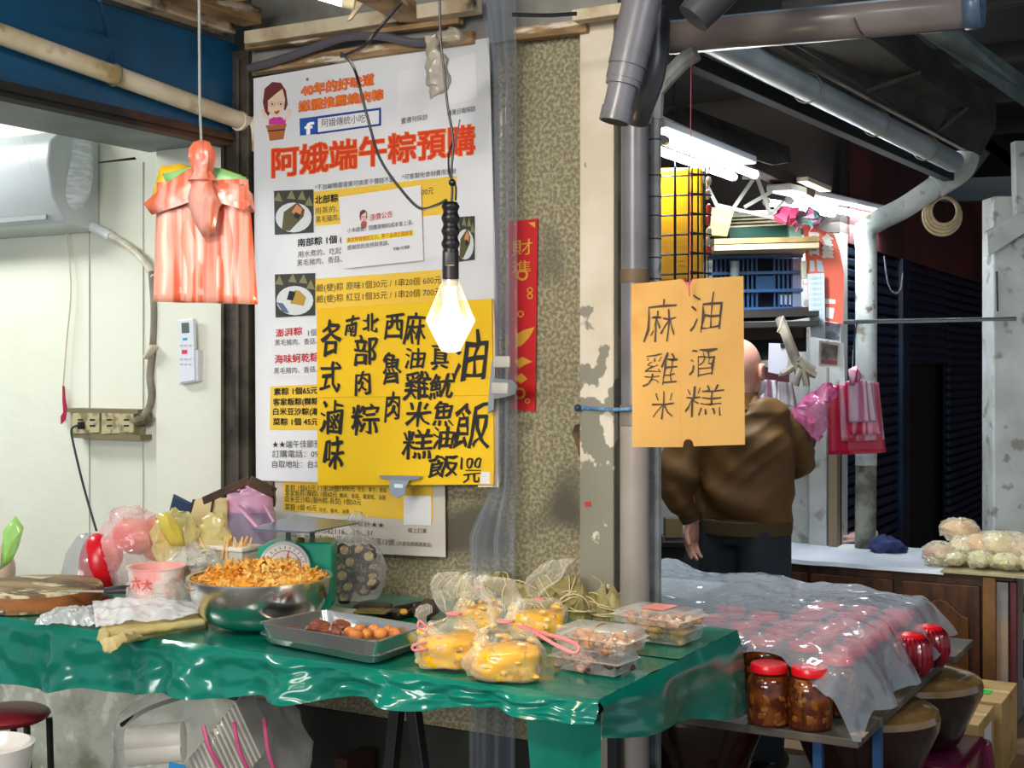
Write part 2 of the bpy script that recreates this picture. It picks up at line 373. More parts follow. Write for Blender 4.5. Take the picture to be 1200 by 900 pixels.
# wooden roof framing over the stall
wood = M('old_pine', '#b08f63', .65, c2='#7d6240', vs=6, stretch=(1, 1, 5), bump=.002, bs=30, c3='#ded2bd', v3=7)
wood2 = M('weathered_plank', '#b09a7a', .7, c2='#d2c4a8', vs=9, bump=.002, bs=30, c3='#3c3228', v3=6)
def beam(name, a, b_, w_, h, m, lab): return tag(MB().bar(a, b_, w_, h).build(name, m, smooth=False, bevel=.003), lab, 'beam')
beam('wooden_batten', onY(298, 80, 3.16), onY(556, 44, 3.16), .03, .035, wood, 'thin tan wooden batten running along the top edge of the white menu poster')
beam('wooden_batten', onY(604, 41, 3.16), onY(690, 31, 3.16), .03, .035, wood, 'short yellow brown batten on top of the speckled wall left of the peeling pillar')
beam('wooden_batten', onY(674, 20, 3.1), onY(742, 10, 3.1), .04, .03, wood2, 'short wooden batten resting on top of the peeling pillar')
beam('wooden_rafter', onY(292, 46, 3.10), onY(560, 6, 3.10), .05, .04, wood2, 'weathered pale batten crossing the ceiling above the black cable')
beam('wooden_rafter', onY(290, 55, 3.13), onY(540, 24, 3.13), .03, .022, wood, 'lower wooden strip just under the weathered ceiling batten')
b = (XBm+.02)
beam('wooden_joist', (b+.03, -.4, 2.535), (b+.03, 3.08, 2.535), .05, .055, wood2, 'cracked white painted joist lying along the top of the blue lintel')
beam('wooden_joist', (b+.12, -.4, 2.55), (b+.12, 3.08, 2.55), .07, .05, wood, 'brown ceiling plank next to the joist over the blue lintel')
beam('wooden_joist', (b+.23, -.4, 2.56), (b+.23, 2.9, 2.56), .06, .04, wood2, 'second brown ceiling plank further from the blue lintel')
beam('wooden_joist', P(395, -30, 3.0), P(478, 14, 3.45), .05, .05, wood, 'stubby wooden rafter with a pale end beside the ceiling lamp')
tag(MB().slab([P(418, 2, 3.2), P(428, 0, 3.2), P(412, 22, 3.2), P(407, 24, 3.2)], -FW, .01).build('wood_splinter', M('splinter', '#b9a98f', .7), smooth=False), 'pointed grey splinter of wood hanging below the ceiling rafter', 'splinter')
tag(MB().box((onY(300, 60, 3.19).x, 3.17, 2.4), (xend, 3.2, 2.66)).build('grey_backing_board', M('grey_board', '#77766e', .8, c2='#94928a', vs=6), smooth=False), 'grey backing board between ceiling and wooden batten above the menu poster', 'board')
t = thing('ceiling_lamp', 'bright white lamp partly cut off at the very top over the poster', 'lamp', P(393, -2, 3.1))
MB().tube([P(372, -8, 3.1), P(402, 1, 3.1)], .014, 12).build('lamp_tube', M('tube_glow', '#fff6e6', .3, emit=14), t)
MB().tube([P(402, 1, 3.1), P(416, 4, 3.1)], .016, 12).build('lamp_cap', M('cap_yellow', '#e8ddb0', .5), t)
# ---------------------------------------------------------------- white pipe under the blue lintel
pv = M('yellowed_pvc', '#e6dcc3', .45, c2='#cbb98f', vs=5, vr=(.45, .7), bump=.0006, bs=20, c3='#a88f5c', v3=7)
t = thing('water_pipe', 'yellowed white water pipe clipped along the face of the blue lintel', 'pipe', onX(150, 95, XBm+.05))
a = onX(-60, 18, XBm+.035); e = onX(289, 144, XBm+.035)
MB().tube([a, e], .027, 16).build('pipe_run', pv, t)
MB().tube(cable([e-V((0, .04, 0)), e, e+V((.02, .02, -.02)), e+V((.025, .025, -.09))], n=4), .031, 14).build('elbow', pv, t)
c_ = onX(134, 88, XBm+.035); ring = MB()
ring.tube([c_+V((math.cos(a_)*.03, 0, math.sin(a_)*.03)) for a_ in [2*PI*k/16 for k in range(17)]], .0025, 6); ring.build('wire_loop', M('wire_grey', '#6b6659', .5), t)
# ---------------------------------------------------------------- air conditioner on the white wall
t = thing('air_conditioner', 'white wall-mounted air conditioner cut off at the left edge', 'air conditioner', onY(30, 255, Y0))
xa = onY(62, 200, 3.0).x
prof = [(3.2, 2.30), (3.04, 2.32), (2.99, 2.28), (2.98, 2.2), (3.0, 2.1), (3.06, 2.02), (3.2, 2.0)]
zo = onY(40, 153, 3.0).z-2.32
acm = M('ac_plastic', '#ccd1d1', .35, c2='#bfc5c6', vs=3)
b = MB(); k = len(prof)
b.add([(X, y, z+zo) for X in (xa-1.0, xa) for y, z in prof], [(i, (i+1) % k, (i+1) % k+k, i+k) for i in range(k)]+[tuple(range(k)), tuple(reversed(range(k, 2*k)))])
b.build('body', acm, t, bevel=.01)
MB().box((xa-1, 2.985, 2.03+zo), (xa-.05, 2.995, 2.045+zo)).move(lambda p: p+V((0, .03, 0))).build('air_flap', M('ac_flap_grey', '#8f9494', .5), t, smooth=False)  # flat grey strip for the flap
s_ = Sheet((0, 2.975, 2.2), (0, -1, 0))
write(s_, [('廠內自主檢驗標籤規格 220V', 27.2, 161, 38.5, 207, 4)], M('grey_ink', '#707a80', .6), t, 'label_print', off=.012)
b = MB(); b.tube(cable([onY(66, 158, 3.1), onY(84, 160, 3.12), onY(90, 190, 3.12), onY(86, 225, 3.1), onY(72, 240, 3.1), onY(48, 243, 3.12)], n=6), [.052]*31, 12, caps=True)
b.move(lambda p: p+V((0, .0, 0))); b.build('wrapped_hose', M('hose_wrap', '#c9cfd4', .5, c2='#e8ecee', vs=20, bump=.003, bs=40, stretch=(1, 1, 4)), t)
b = MB(); b.tube(cable([onY(80, 160, 3.16), onY(97, 180, 3.16), onY(95, 215, 3.16), onY(78, 238, 3.16)], n=6), .02, 8); b.build('hose_cover', M('hose_cream', '#d9cfb8', .5), t)
# drain hose arc, grey conduit, outlet box
b = MB(); b.tube(cable([onY(46, 247, 3.14), onY(90, 259, 3.17), onY(138, 281, 3.17), onY(165, 302, 3.17), onY(180, 325, 3.17)], n=6), .012, 10)
t = tag(b.build('drain_hose', M('hose_white', '#d8d3c3', .5, c2='#b3aa92', vs=14), None, loc=onY(138, 281, 3.17)), 'white drain hose curving down the wall from the air conditioner', 'hose')
MB().tube([onY(104, 264, 3.17), onY(130, 277, 3.17)], .0165, 10).build('joint', M('hose_joint', '#e3e6e6', .4), t)
t = thing('conduit_pipe', 'bent grey conduit running down to the wall socket box', 'pipe', onY(178, 400, 3.17))
MB().tube(cable([onY(178, 318, 3.17), onY(181, 360, 3.17), onY(180, 400, 3.17), onY(176, 440, 3.17), onY(178, 462, 3.17), onY(174, 480, 3.17), onY(163, 490, 3.16)], n=5), .0125, 10).build('tube', M('conduit_grey', '#8d8777', .5, c2='#6f6a5c', vs=10), t)
MB().bar(onY(171, 420, 3.15), onY(181, 405, 3.15), .03, .012).build('clamp', M('clamp_cream', '#cfc6ac', .5), t, bevel=.003)
t = thing('socket_box', 'dirty cream double socket box fixed to the white wall', 'socket', onY(125, 500, Y0))
sb = M('dirty_cream_plastic', '#a89c78', .55, c2='#6f6547', vs=14, bump=.001, bs=60)
S1 = Sheet((0, 3.15, 0), (0, -1, 0))
MB().box(onY(82, 511, 3.15)+V((0, 0, 0)), onY(158, 480, 3.15)+V((0, .05, 0))).build('box', sb, t, smooth=False, bevel=.004)
for x0, x1 in ((85, 116), (119, 156)):
    f_ = S1.poly('faceplate', [(x0, 484), (x1, 483), (x1, 507), (x0, 509)], M('faceplate', '#b9ad86', .5, c2='#857a58', vs=30, vr=(.5, .6)), t, .006, .006, .002)
    for cx in ((x0+9, x1-8)):
        for dy in (-4, 3): S1.poly('socket_slot', [(cx-3, 495+dy), (cx+3, 495+dy), (cx+3, 497+dy), (cx-3, 497+dy)], INK, f_, .0072, .001)
b = MB(); b.box(onY(80, 483, 3.15)+V((0, -.006, 0)), onY(163, 480, 3.15)+V((0, .05, 0))); b.box(onY(84, 513, 3.15)+V((0, -.003, 0)), onY(165, 510, 3.15)+V((0, .05, 0))); b.build('rim', M('rim_brown', '#7b6e52', .6), t, smooth=False)
MB().tube([onY(156, 494, 3.16), onY(166, 493, 3.16), onY(174, 490, 3.16)], [.016, .02, .013], 10).build('conduit_joint', M('joint_dirty', '#7d735a', .6, c2='#4c4534', vs=20), t)
t = thing('power_plug', 'black plug and cord hanging from the left socket', 'plug', onY(96, 497, 3.12))
MB().box(onY(90, 503, 3.12), onY(100, 494, 3.145)).build('plug_body', BLACK, t, bevel=.003)
MB().tube(cable([onY(92, 498, 3.12), onY(84, 503, 3.11), onY(86, 520, 3.11), onY(98, 570, 3.11), onY(113, 622, 3.08)], n=6), .004, 8).build('cord', M('navy_cord', '#26243a', .5), t)
tag(MB().tube(cable([onY(58, 210, 3.16), onY(74, 230, 3.18), onY(79, 280, 3.18), onY(83, 340, 3.18), onY(78, 400, 3.18), onY(74, 452, 3.18)], n=6), .0028, 6).build('wall_line', M('beige_cord', '#cfc5ae', .6)), 'thin beige cord hanging down the white wall from the air conditioner', 'cord')
tag(MB().slab([onY(73, 452, 3.18), onY(75, 453, 3.18), onY(76, 468, 3.18), onY(78, 478, 3.18), onY(76, 492, 3.18), onY(71, 497, 3.18), onY(71, 488, 3.18), onY(74, 483, 3.18), onY(73, 470, 3.18)], (0, -1, 0), .004).build('red_ribbon', M('crimson_ribbon', '#a8123a', .5), smooth=False), 'short crimson ribbon at the end of the beige cord on the wall', 'ribbon')
struct(MB().slab([onY(86, 194, 3.2), onY(158, 184, 3.2), onY(160, 187, 3.2), onY(110, 192, 3.2), onY(87, 196, 3.2)], (0, -1, 0), .003).build('trim_13', M('crack_rust', '#6b3d2d', .8), smooth=False))
for k, x in enumerate((104, 167)):
    struct(MB().box(onY(x, 640, 3.195), onY(x+1.6, 190, 3.2)+V((0, .003, 0))).build('trim_%d' % (14+k), M('panel_joint', '#b9beb4', .7), smooth=False))
# air conditioner remote
t = thing('remote_control', 'white air conditioner remote hanging in its holder on the pilaster', 'remote', onY(218, 450, 3.17))
S2 = Sheet((0, 3.15, 0), (0, -1, 0))
S2.poly('holder', [(209, 411), (232, 410), (232, 447), (209, 451)], M('holder_white', '#d5d8de', .4), t, .002, .022, .003)
S2.poly('body', [(208, 375), (226, 373), (228, 446), (210, 449)], M('remote_white', '#dfe2ea', .35), t, .008, .016, .003)
S2.poly('screen', [(212.5, 378.5), (221, 378), (221.5, 390), (213, 390.5)], M('lcd', '#5e6f63', .3), t, .0092, .002)
S2.poly('button', [(214, 396), (219, 396), (219, 398.5), (214, 399)], M('teal_button', '#3fa7ad', .4), t, .0095, .002)
S2.poly('button', [(213, 410), (219, 410), (219, 414.5), (213, 415)], M('red_button', '#d9405a', .4), t, .0095, .002)
for yy in (404, 420, 426):
    for xx in (211, 216, 221): S2.poly('button', [(xx, yy), (xx+3, yy-.2), (xx+3, yy+2), (xx, yy+2.2)], M('grey_button', '#b9bdca', .4), t, .0095, .002)
# ---------------------------------------------------------------- hanging orange carrier bags
D = 2.65
t = thing('carrier_bag_bundle', 'bundle of orange striped plastic carrier bags hanging on a string', 'bag bundle', P(236, 200, D))
bagm = film('orange_bag', '#f0683f', .85, .15, .3, .0015, 25, (1, 1, .3), stripes=('#ffb79c', 1.0, (45, 45, .8)))
def sheetpoly(pts, d, th, m, name, par, fn=None, nx=14, ny=14, raw=False):
    """pts: 4 measured corners TL TR BR BL at depth d, bulged by fn(u,v)"""
    A, B, C, D_ = [P(x, y, d) for x, y in pts]; b = MB()
    def f(u, v):
        p = A.lerp(B, u).lerp(D_.lerp(C, u), v); return p-FW*(fn(u, v) if fn else 0)
    b.grid(f, nx, ny); return b.build(name, m, par, solid=th)
for k in range(5):
    j = k*.9
    sheetpoly([(184+j, 214+j), (291-j, 210+j), (302-j*.6, 357-j), (180+j*.6, 354-j)], D+.004*k, .0008, bagm, 'bag', t,
              lambda u, v, k=k: .012*math.sin(u*PI)+.006*math.sin(u*(16+k)+k)*(.3+v)+.004*nz((u*6, v*3, k)))
def fan(pts, d, name, m, par, bulge=.01, solid=.0008, sub=0):
    C = P(sum(p[0] for p in pts)/len(pts), sum(p[1] for p in pts)/len(pts), d-bulge)
    R = [P(x, y, d) for x, y in pts]; n = len(R); vs = [C]+[C.lerp(r, .55)-FW*bulge*.4*math.sin(i*2.1) for i, r in enumerate(R)]+R
    fs = [(0, 1+i, 1+(i+1) % n) for i in range(n)]+[(1+i, 1+n+i, 1+n+(i+1) % n, 1+(i+1) % n) for i in range(n)]
    return MB().add(vs, fs).build(name, m, par, solid=solid, sub=sub)
peach = film('peach_film', '#f9b5a2', .8, .2, .25, .006, 30, (1, 1, 1), stripes=('#f07a58', 1.0, (30, 30, 5)))
b = MB(); q_ = P(237, 185, D-.02); k_ = D/FL
b.lathe([(2*k_, P(0, 166, D).z), (9*k_, P(0, 169, D).z), (14*k_, P(0, 177, D).z), (15*k_, P(0, 186, D).z), (13*k_, P(0, 195, D).z), (11*k_, P(0, 203, D).z), (17*k_, P(0, 214, D).z)], (q_.x, q_.y, 0), 30, caps=(True, False), fn=lambda a, z, i: 1+.10*math.sin(a*6+i)+.05*math.sin(a*11)); b.build('gathered_top', peach, t)
fan([(168, 239), (196, 214), (222, 197), (240, 204), (262, 214), (286, 216), (296, 228), (299, 250), (290, 216), (262, 238), (247, 256), (236, 262), (222, 244), (205, 224), (186, 248), (178, 252)], D-.015, 'handle_fold', peach, t, .012)
fan([(228, 205), (246, 206), (258, 238), (251, 272), (238, 278), (226, 258), (220, 232)], D-.035, 'knot_fold', peach, t, .02)
fan([(176, 236), (188, 195), (212, 192), (226, 196), (214, 212), (196, 226), (180, 240)], D+.02, 'yellow_bag', film('yellow_film', '#f2c414', .8, .2, .3), t)
fan([(190, 204), (222, 196), (258, 197), (289, 208), (286, 222), (266, 214), (230, 206), (196, 216)], D+.01, 'green_bag', film('green_film', '#9bdc8c', .8, .2, .3), t)
fan([(240, 194), (262, 198), (284, 205), (262, 206)], D+.02, 'yellow_bag', film('yellow_film', '#f2c414'), t)
tag(MB().tube([P(233, -40, D-.03), P(234, 120, D-.03), P(236, 168, D-.03)], .0028, 6).build('hanging_string', M('grey_string', '#8e938b', .6)), 'grey string from the ceiling carrying the orange carrier bags', 'string')
# ================================================================ POSTERS
SP = Sheet((0, 3.165, 0), (0, -1, 0))
pst = thing('menu_poster', 'large white printed menu poster with a red headline hung on the wall', 'poster', SP.at(440, 560))
canv = M('poster_canvas', '#ececee', .38, c2='#dfe0e3', vs=2, bump=.002, bs=3)
SP.poly('canvas', [(297, 92), (573, 44), (577, 200), (582, 350), (586, 566), (440, 567), (300, 563)], canv, pst, 0, .003)
SP.poly('grommet', ell(360, 93, 1.5, 2), ZINC, pst, .002, .001)
ORG = M('orange_ink', '#f39233', .5); RED = M('title_red', '#df3a14', .5); BLU = M('print_blue', '#1d55a5', .4); NAV = M('print_navy', '#1c3f92', .4)
l1 = [('40年的好味道', 353, 113, 438, 99, 13), ('媒體推薦燒肉粽', 350, 131, 449, 116, 12)]
write(SP, l1, RED, pst, off=.0018, bold=.055); write(SP, l1, ORG, pst, off=.0026, bold=.01)
SP.poly('logo_tile', [(351, 139), (370, 136.5), (371, 157), (351.5, 159)], BLU, pst, .0015)
write(SP, [('f', 357.5, 158.5, 367.5, 157.5, 17)], M('white_ink', '#ffffff', .5), pst, 'logo_letter', bold=.04)
SP.poly('search_box', [(370, 136.5), (446.5, 126), (446.5, 147), (371, 157.5)], NAV, pst, .0015)
SP.poly('search_box_field', [(372.5, 139), (444, 129), (444, 145), (372.5, 155)], WHITEP, pst, .002)
write(SP, [('阿娥傳統小吃', 377, 149, 428, 143, 9.5)], M('grey_print', '#4a4a50', .5), pst, off=.0028)
lt = [('阿娥端午粽預購', 319, 207, 556, 179, 33)]
write(SP, lt, M('title_glow', '#f58a3c', .5), pst, 'headline', off=.0016, bold=.045); write(SP, lt, RED, pst, 'headline', off=.0024, bold=.018)
GP = M('grey_ink2', '#55555a', .6)
write(SP, [('壹週刊採訪', 470, 145, 501, 140, 6.5), ('蘋果日報採訪', 524, 136, 557, 130, 6.5), ('*不加鹹鴨蛋蛋黃可換栗子價錢不變', 369, 223, 462, 213, 6.5), ('*可客製化食材費用另計', 471, 211, 535, 203, 6.5)], GP, pst)
SP.poly('photo_card', [(467, 83), (507, 78), (509, 126), (465, 134)], WHITEP, pst, .0015); SP.poly('photo_card', [(524, 70), (557, 62), (560, 116), (522, 123)], WHITEP, pst, .0015)
# portrait emblem: woman with brown hair and glasses in a wooden tub
E1 = M('hair_brown', '#6e2f2c', .5); E2 = M('skin_print', '#efd0b4', .5); E3 = M('pink_print', '#d0359b', .5); E4 = M('tub_brown', '#b06636', .5); E5 = M('outline_dark', '#3a1f1e', .5)
def emblem(cx, cy, s, par, sh):
    q = lambda pts: [(cx+x*s, cy+y*s) for x, y in pts]
    sh.poly('emblem_hair', q([(-15, -8), (-13, -24), (-4, -32), (6, -31), (12, -22), (14, -6), (11, 2), (4, -10), (-9, 8), (-13, 2)]), E1, par, .0014)
    sh.poly('emblem_face', q([(-9, -10), (0, -18), (8, -24), (11, -12), (10, -2), (6, 6), (1, 10), (-4, 8), (-9, 2)]), E2, par, .0018)
    for dx in (-4, 6):
        mb = MB(); mb.tube([sh.at(cx+(dx+3.6*math.cos(a))*s, cy+(-6+2.6*math.sin(a))*s, .0024) for a in [2*PI*k/12 for k in range(13)]], .0004, 4); mb.build('emblem_glasses', E5, par)
        sh.poly('emblem_eye', q(ell(dx, -6, 1.2, 1)), E5, par, .0026)
    sh.poly('emblem_mouth', q([(-2, 3), (5, 1), (3, 5), (0, 6)]), M('lip_print', '#b5493f', .5), par, .0024)
    sh.poly('emblem_top', q([(-8, 12), (-2, 9), (6, 9), (12, 12), (11, 18), (-8, 18)]), E3, par, .0016)
    for sg in ((-1), 1): sh.poly('emblem_arm', q([(sg*9+1, 13), (sg*16+1, 8), (sg*18+1, 0), (sg*14+1, 0), (sg*13+1, 7), (sg*7+1, 10)]), E2, par, .0017)
    sh.poly('emblem_tub', q([(-12, 19), (13, 17), (11, 23), (9, 35), (-7, 37), (-9, 25)]), E4, par, .002)
    sh.poly('emblem_tub_band', q([(-10, 25), (11, 23), (11, 24.5), (-9.5, 26.5)]), E5, par, .0024)
emblem(323, 128, 1.0, pst, SP)
def menu_photo(x0, y0, x1, y1, par, sh, kind):
    W = x1-x0; H = y1-y0; q = lambda pts: [(x0+x*W, y0+y*H) for x, y in pts]
    f = sh.poly('food_photo', q([(0, .03), (1, 0), (1, .95), (.02, 1)]), M('photo_dark', '#3a3a32', .4), par, .003, .002)
    for a in ((.12, .15), (.72, .12), (.9, .25), (.45, .1)): sh.poly('photo_leaf', q([(a[0]-.12, a[1]+.1), (a[0], a[1]-.1), (a[0]+.1, a[1]+.12)]), M('photo_leaf', '#8a8258', .4), f, .0036)
    sh.poly('photo_plate', q(ell(.5, .62, .46, .33)), M('photo_plate', '#d8dcdc', .4), f, .0042)
    if kind == 0:
        sh.poly('photo_dumpling', q([(.2, .9), (.25, .5), (.6, .28), (.78, .45), (.75, .6), (.4, .92)]), M('photo_olive', '#59522c', .4), f, .0048)
        sh.poly('photo_filling', q([(.45, .5), (.58, .33), (.72, .42), (.66, .6)]), M('photo_filling', '#d98a5c', .4), f, .0052)
        sh.poly('photo_filling', q([(.5, .6), (.55, .5), (.68, .56), (.62, .66)]), M('photo_black', '#1b1a18', .4), f, .0056)
    else:
        sh.poly('photo_dumpling', q([(.38, .68), (.5, .38), (.62, .4), (.78, .55), (.72, .74)]), M('photo_yellow', '#b99537', .4), f, .0048)
        sh.poly('photo_filling', q([(.3, .6), (.36, .4), (.52, .42), (.45, .62)]), M('photo_black', '#1b1a18'), f, .0052)
        sh.poly('photo_rim', q([(.04, .66), (.2, .68), (.36, .9), (.2, .88)]), M('photo_bluerim', '#5a6c8a', .4), f, .0052)
menu_photo(321, 222, 367, 275, pst, SP, 0); menu_photo(322, 320, 369, 372, pst, SP, 1); menu_photo(534, 253, 556, 307, pst, SP, 0)
YB2 = M('print_band', '#efc65a', .5)
SP.poly('menu_band', [(367, 225), (535, 206), (534, 250), (370, 265)], YELP, pst); SP.poly('menu_band', [(341, 280), (523, 262), (524, 300), (341, 316)], WHITEP, pst)
SP.poly('menu_band', [(368, 327), (517, 316), (517, 356), (368, 362)], YELP, pst); SP.poly('menu_band', [(319, 382), (374, 379), (374, 441), (317, 442)], WHITEP, pst)
SP.poly('menu_band', [(317, 453), (380, 450), (380, 504), (316, 504)], YELP, pst)
write(SP, [('北部粽', 369, 239, 396, 236, 9), ('南部粽 1個 (', 349, 289, 401, 284, 9), ('素粽 1個65元', 321, 463, 372, 461, 8), ('客家粄粽(粿粽', 320, 475, 373, 474, 8), ('白米豆沙粽(潮', 320, 486, 373, 486, 8), ('菜粽 1個 45元', 320, 498, 373, 498, 8)], INK, pst, bold=.025)
write(SP, [('用蒸的、', 369, 251, 396, 248, 7.5), ('黑毛豬肉、', 370, 261, 398, 258, 7.5), ('00元', 494, 229, 508, 227, 8), ('用水煮的、吃起', 349, 302, 400, 297, 7.5), ('黑毛豬肉、香菇、', 348, 312, 401, 307, 7.5),
           ('鹼(梗)粽 原味1個30元 / 1串20個 600元', 371, 342, 517, 332, 9), ('鹼(梗)粽 紅豆1個35元 / 1串20個 700元', 371, 355, 517, 346, 9),
           ('黑毛豬肉、香菇、', 322, 405, 372, 403, 7), ('黑毛豬肉、香菇、', 321, 438, 372, 436, 7), ('1個', 361, 394, 372, 393, 8),
           ('★★端午佳節預', 319, 525, 376, 524, 8.5), ('訂購電話：091', 319, 536, 376, 536, 8.5), ('自取地址：台北', 319, 548, 376, 548, 8.5)], M('text_brown', '#33291f', .5), pst)
write(SP, [('澎湃粽', 323, 395, 354, 392, 9), ('海味蚵乾粽', 322, 426, 373, 423, 10)], M('menu_red', '#c8202a', .5), pst, bold=.02)
# white notice taped on the poster
SN = Sheet((0, 3.155, 0), (0, -1, 0))
ntc = thing('price_notice', 'small white sheet with a price notice taped over the menu poster', 'notice', SN.at(446, 305))
SN.poly('paper', [(397, 231), (493, 217), (496, 305), (402, 315)], WHITEP, ntc, 0, .002)
emblem(426, 256, .32, ntc, SN)
write(SN, [('漲價公告', 433, 259, 460, 254, 7.5)], M('menu_red', '#c8202a'), ntc)
SN.poly('highlight', [(406, 279), (484, 270), (484, 276), (406, 285)], M('highlight', '#f7e21a', .5), ntc, .0012)
write(SN, [('黃金粽每個加五元、粽子品項全面調漲', 407, 284, 483, 275, 5.5)], M('menu_red', '#c8202a'), ntc)
write(SN, [('小本經營，因應原物料成本皆上漲。', 407, 273, 484, 263, 5.5), ('感謝您的支持與見諒。', 407, 293, 456, 287, 5.5), ('阿娥小吃敬啟', 461, 294, 480, 291, 4)], M('ink_purple', '#4a3a5e', .5), ntc)
# second poster lower down
SL = Sheet((0, 3.18, 0), (0, -1, 0))
ps2 = thing('menu_poster', 'lower cream menu poster peeking out under the big one behind the scale', 'poster', SL.at(420, 650))
SL.poly('canvas', [(321, 540), (521, 540), (522, 653), (400, 647), (321, 641)], M('poster_cream', '#d8cfc4', .4, c2='#cabfb2', vs=2), ps2, 0, .003)
SL.poly('menu_band', [(332, 555), (507, 555), (507, 612), (400, 603), (332, 598)], YELP, ps2)
write(SL, [('素粽 1個65元 / 1串20個1300元', 334, 575, 416, 576, 7), ('花生、栗子、香菇', 419, 576, 453, 577, 5.5), ('客家粄粽(粿粽) 1個60元', 334, 581, 395, 583, 7), ('蝦米、香菇、蘿蔔乾、油蔥', 398, 583, 452, 586, 5.5),
           ('白米豆沙粽(潮州粽-長型) 1個50元', 334, 588, 423, 592, 7), ('菜粽 1個 45元', 334, 597, 371, 599, 7), ('花生、蝦米、油蔥', 374, 600, 409, 602, 5)], M('text_brown', '#33291f'), ps2, bold=.012)
write(SL, [('★★歡迎預訂團購累計★★', 352, 612, 450, 619, 7), ('電話：…09-542116、05…31', 334, 624, 436, 628, 7.5), ('地址：新北市中山區北安路一段底12號', 334, 632, 462, 639, 7.5), ('(大直站媽媽蔬果店)', 465, 639, 506, 641, 5), ('線上訂單', 478, 624, 500, 625, 5.5)], M('text_grey', '#4b443c', .5), ps2)
SL.poly('code_card', [(473, 581), (505, 581), (505, 616), (473, 615)], WHITEP, ps2, .0024)
# yellow hand-lettered board
SY = Sheet(onY(480, 460, 3.10), (.05, -1, 0))
yb_ = thing('yellow_menu_board', 'bright yellow board with black brush lettering hanging over the menu poster', 'sign', SY.at(480, 570))
yel = M('yellow_card', '#f7c900', .42, c2='#f2be00', vs=3, bump=.001, bs=6)
SY.poly('board', [(371, 362), (576, 350), (579, 568), (372, 569)], yel, yb_, 0, .006, .001)
SY.poly('back_board', [(560, 352), (578, 351), (584, 470), (584, 571), (560, 571)], M('board_edge', '#ead9b6', .6), yb_, -.008, .006)
SY.poly('tape_seam', [(372, 465.5), (576, 462.5), (576, 463.6), (372, 466.6)], M('seam', '#d9ab00', .5), yb_, .0006)
SY.poly('sticker', [(563, 553), (574, 553), (574, 567), (563, 567)], WHITEP, yb_, .001)
chars(SY, [('各', 388, 395, 22, 42), ('式', 387, 441, 23, 36), ('滷', 388, 489, 25, 38), ('味', 391, 531, 24, 38), ('南', 412, 383, 14, 24), ('北', 434, 379, 19, 20), ('部', 428, 411, 26, 34),
           ('肉', 425, 449, 20, 28), ('粽', 428, 491, 32, 36), ('西', 462, 382, 21, 29), ('魯', 459, 431, 21, 38), ('肉', 460, 476, 18, 34), ('麻', 486, 385, 24, 38), ('油', 486, 420, 24, 24), ('雞', 489, 451, 29, 32),
           ('米', 490, 485, 28, 30), ('糕', 489, 521, 35, 34), ('真', 516, 417, 20, 30), ('魷', 518, 452, 27, 28), ('魚', 520, 484, 25, 30), ('油', 519, 513, 23, 26), ('飯', 520, 546, 34, 26)], INK, yb_, bold=.6, wob=3.5, slant=.08)
chars(SY, [('油', 550, 417, 42, 60), ('飯', 553, 498, 42, 56), ('100', 552, 543, 22, 13), ('元', 553, 558, 20, 14)], INK, yb_, bold=.35, wob=4, slant=.1)
SC_ = Sheet(SY.at(469, 560, .02), (.05, -1, 0))
c = thing('bulldog_clip', 'large silver bulldog clip gripping the bottom edge of the yellow board', 'clip', SC_.at(469, 570))
SC_.poly('jaw', [(444, 557), (493, 558), (491, 562), (478, 563.5), (458, 563), (446, 561)], ZINC, c, 0, .012, .001)
SC_.poly('lever', [(457, 562), (479, 563), (475, 571), (474, 579), (466, 584), (458, 580), (456, 571)], M('clip_light', '#c9d2da', .25, .8), c, .004, .004, .001)
SC_.poly('clip_label', [(462, 567), (472, 567.5), (472, 572), (462, 571.5)], M('clip_paper', '#dfe4f2', .5), c, .005, .001)
c = thing('bulldog_clip', 'grey bulldog clip holding the right edge of the yellow board to the plastic curtain', 'clip', SC_.at(588, 440))
SC_.poly('jaw', [(576, 423), (580, 424), (578, 480), (571, 485), (572, 470)], ZINC, c, .006, .012, .001)
SC_.poly('lever', [(578, 443), (600, 445), (606, 452), (604, 462), (590, 466), (578, 468)], M('clip_grey', '#9a9f9c', .35, .7), c, .008, .005, .001)
# red couplet scroll on the wall
SR = Sheet((0, 3.19, 0), (0, -1, 0))
t = thing('red_scroll', 'narrow red new-year scroll with gold motifs on the speckled wall', 'scroll', SR.at(618, 480))
SR.poly('paper', [(596, 260), (630, 256), (627, 482), (598, 480)], M('scroll_red', '#c4161c', .4), t, 0, .002)
SR.poly('gold_corner', [(619, 261), (627, 260), (627, 267)], M('gold_print', '#e2a83a', .35, .3), t)
GD = M('gold_print', '#e2a83a')
write(SR, [('財', 600, 300, 624, 297, 18), ('進', 600, 320, 622, 318, 14)], GD, t)
for cx, cy, r in ((612, 322, 7), (621, 340, 3.5), (621, 347, 3.5), (610, 368, 4), (609, 461, 7), (618, 470, 3)):
    mb = MB(); mb.raw = 1; o_ = ell(cx, cy, r, r); i_ = ell(cx, cy, r*.6, r*.6); n_ = len(o_)
    mb.add([SR.at(x, y, .0012) for x, y in o_+i_], [(k, (k+1) % n_, n_+(k+1) % n_, n_+k) for k in range(n_)]); mb.build('gold_coin', GD, t, smooth=False)
SR.poly('gold_ingot', [(605, 392), (613, 387), (627, 383), (620, 396), (611, 405), (603, 408)], GD, t)
SR.poly('gold_fish', [(604, 423), (612, 418), (624, 424), (616, 427), (608, 432)], GD, t); SR.poly('gold_fish', [(603, 443), (611, 437), (618, 444), (610, 450)], GD, t)
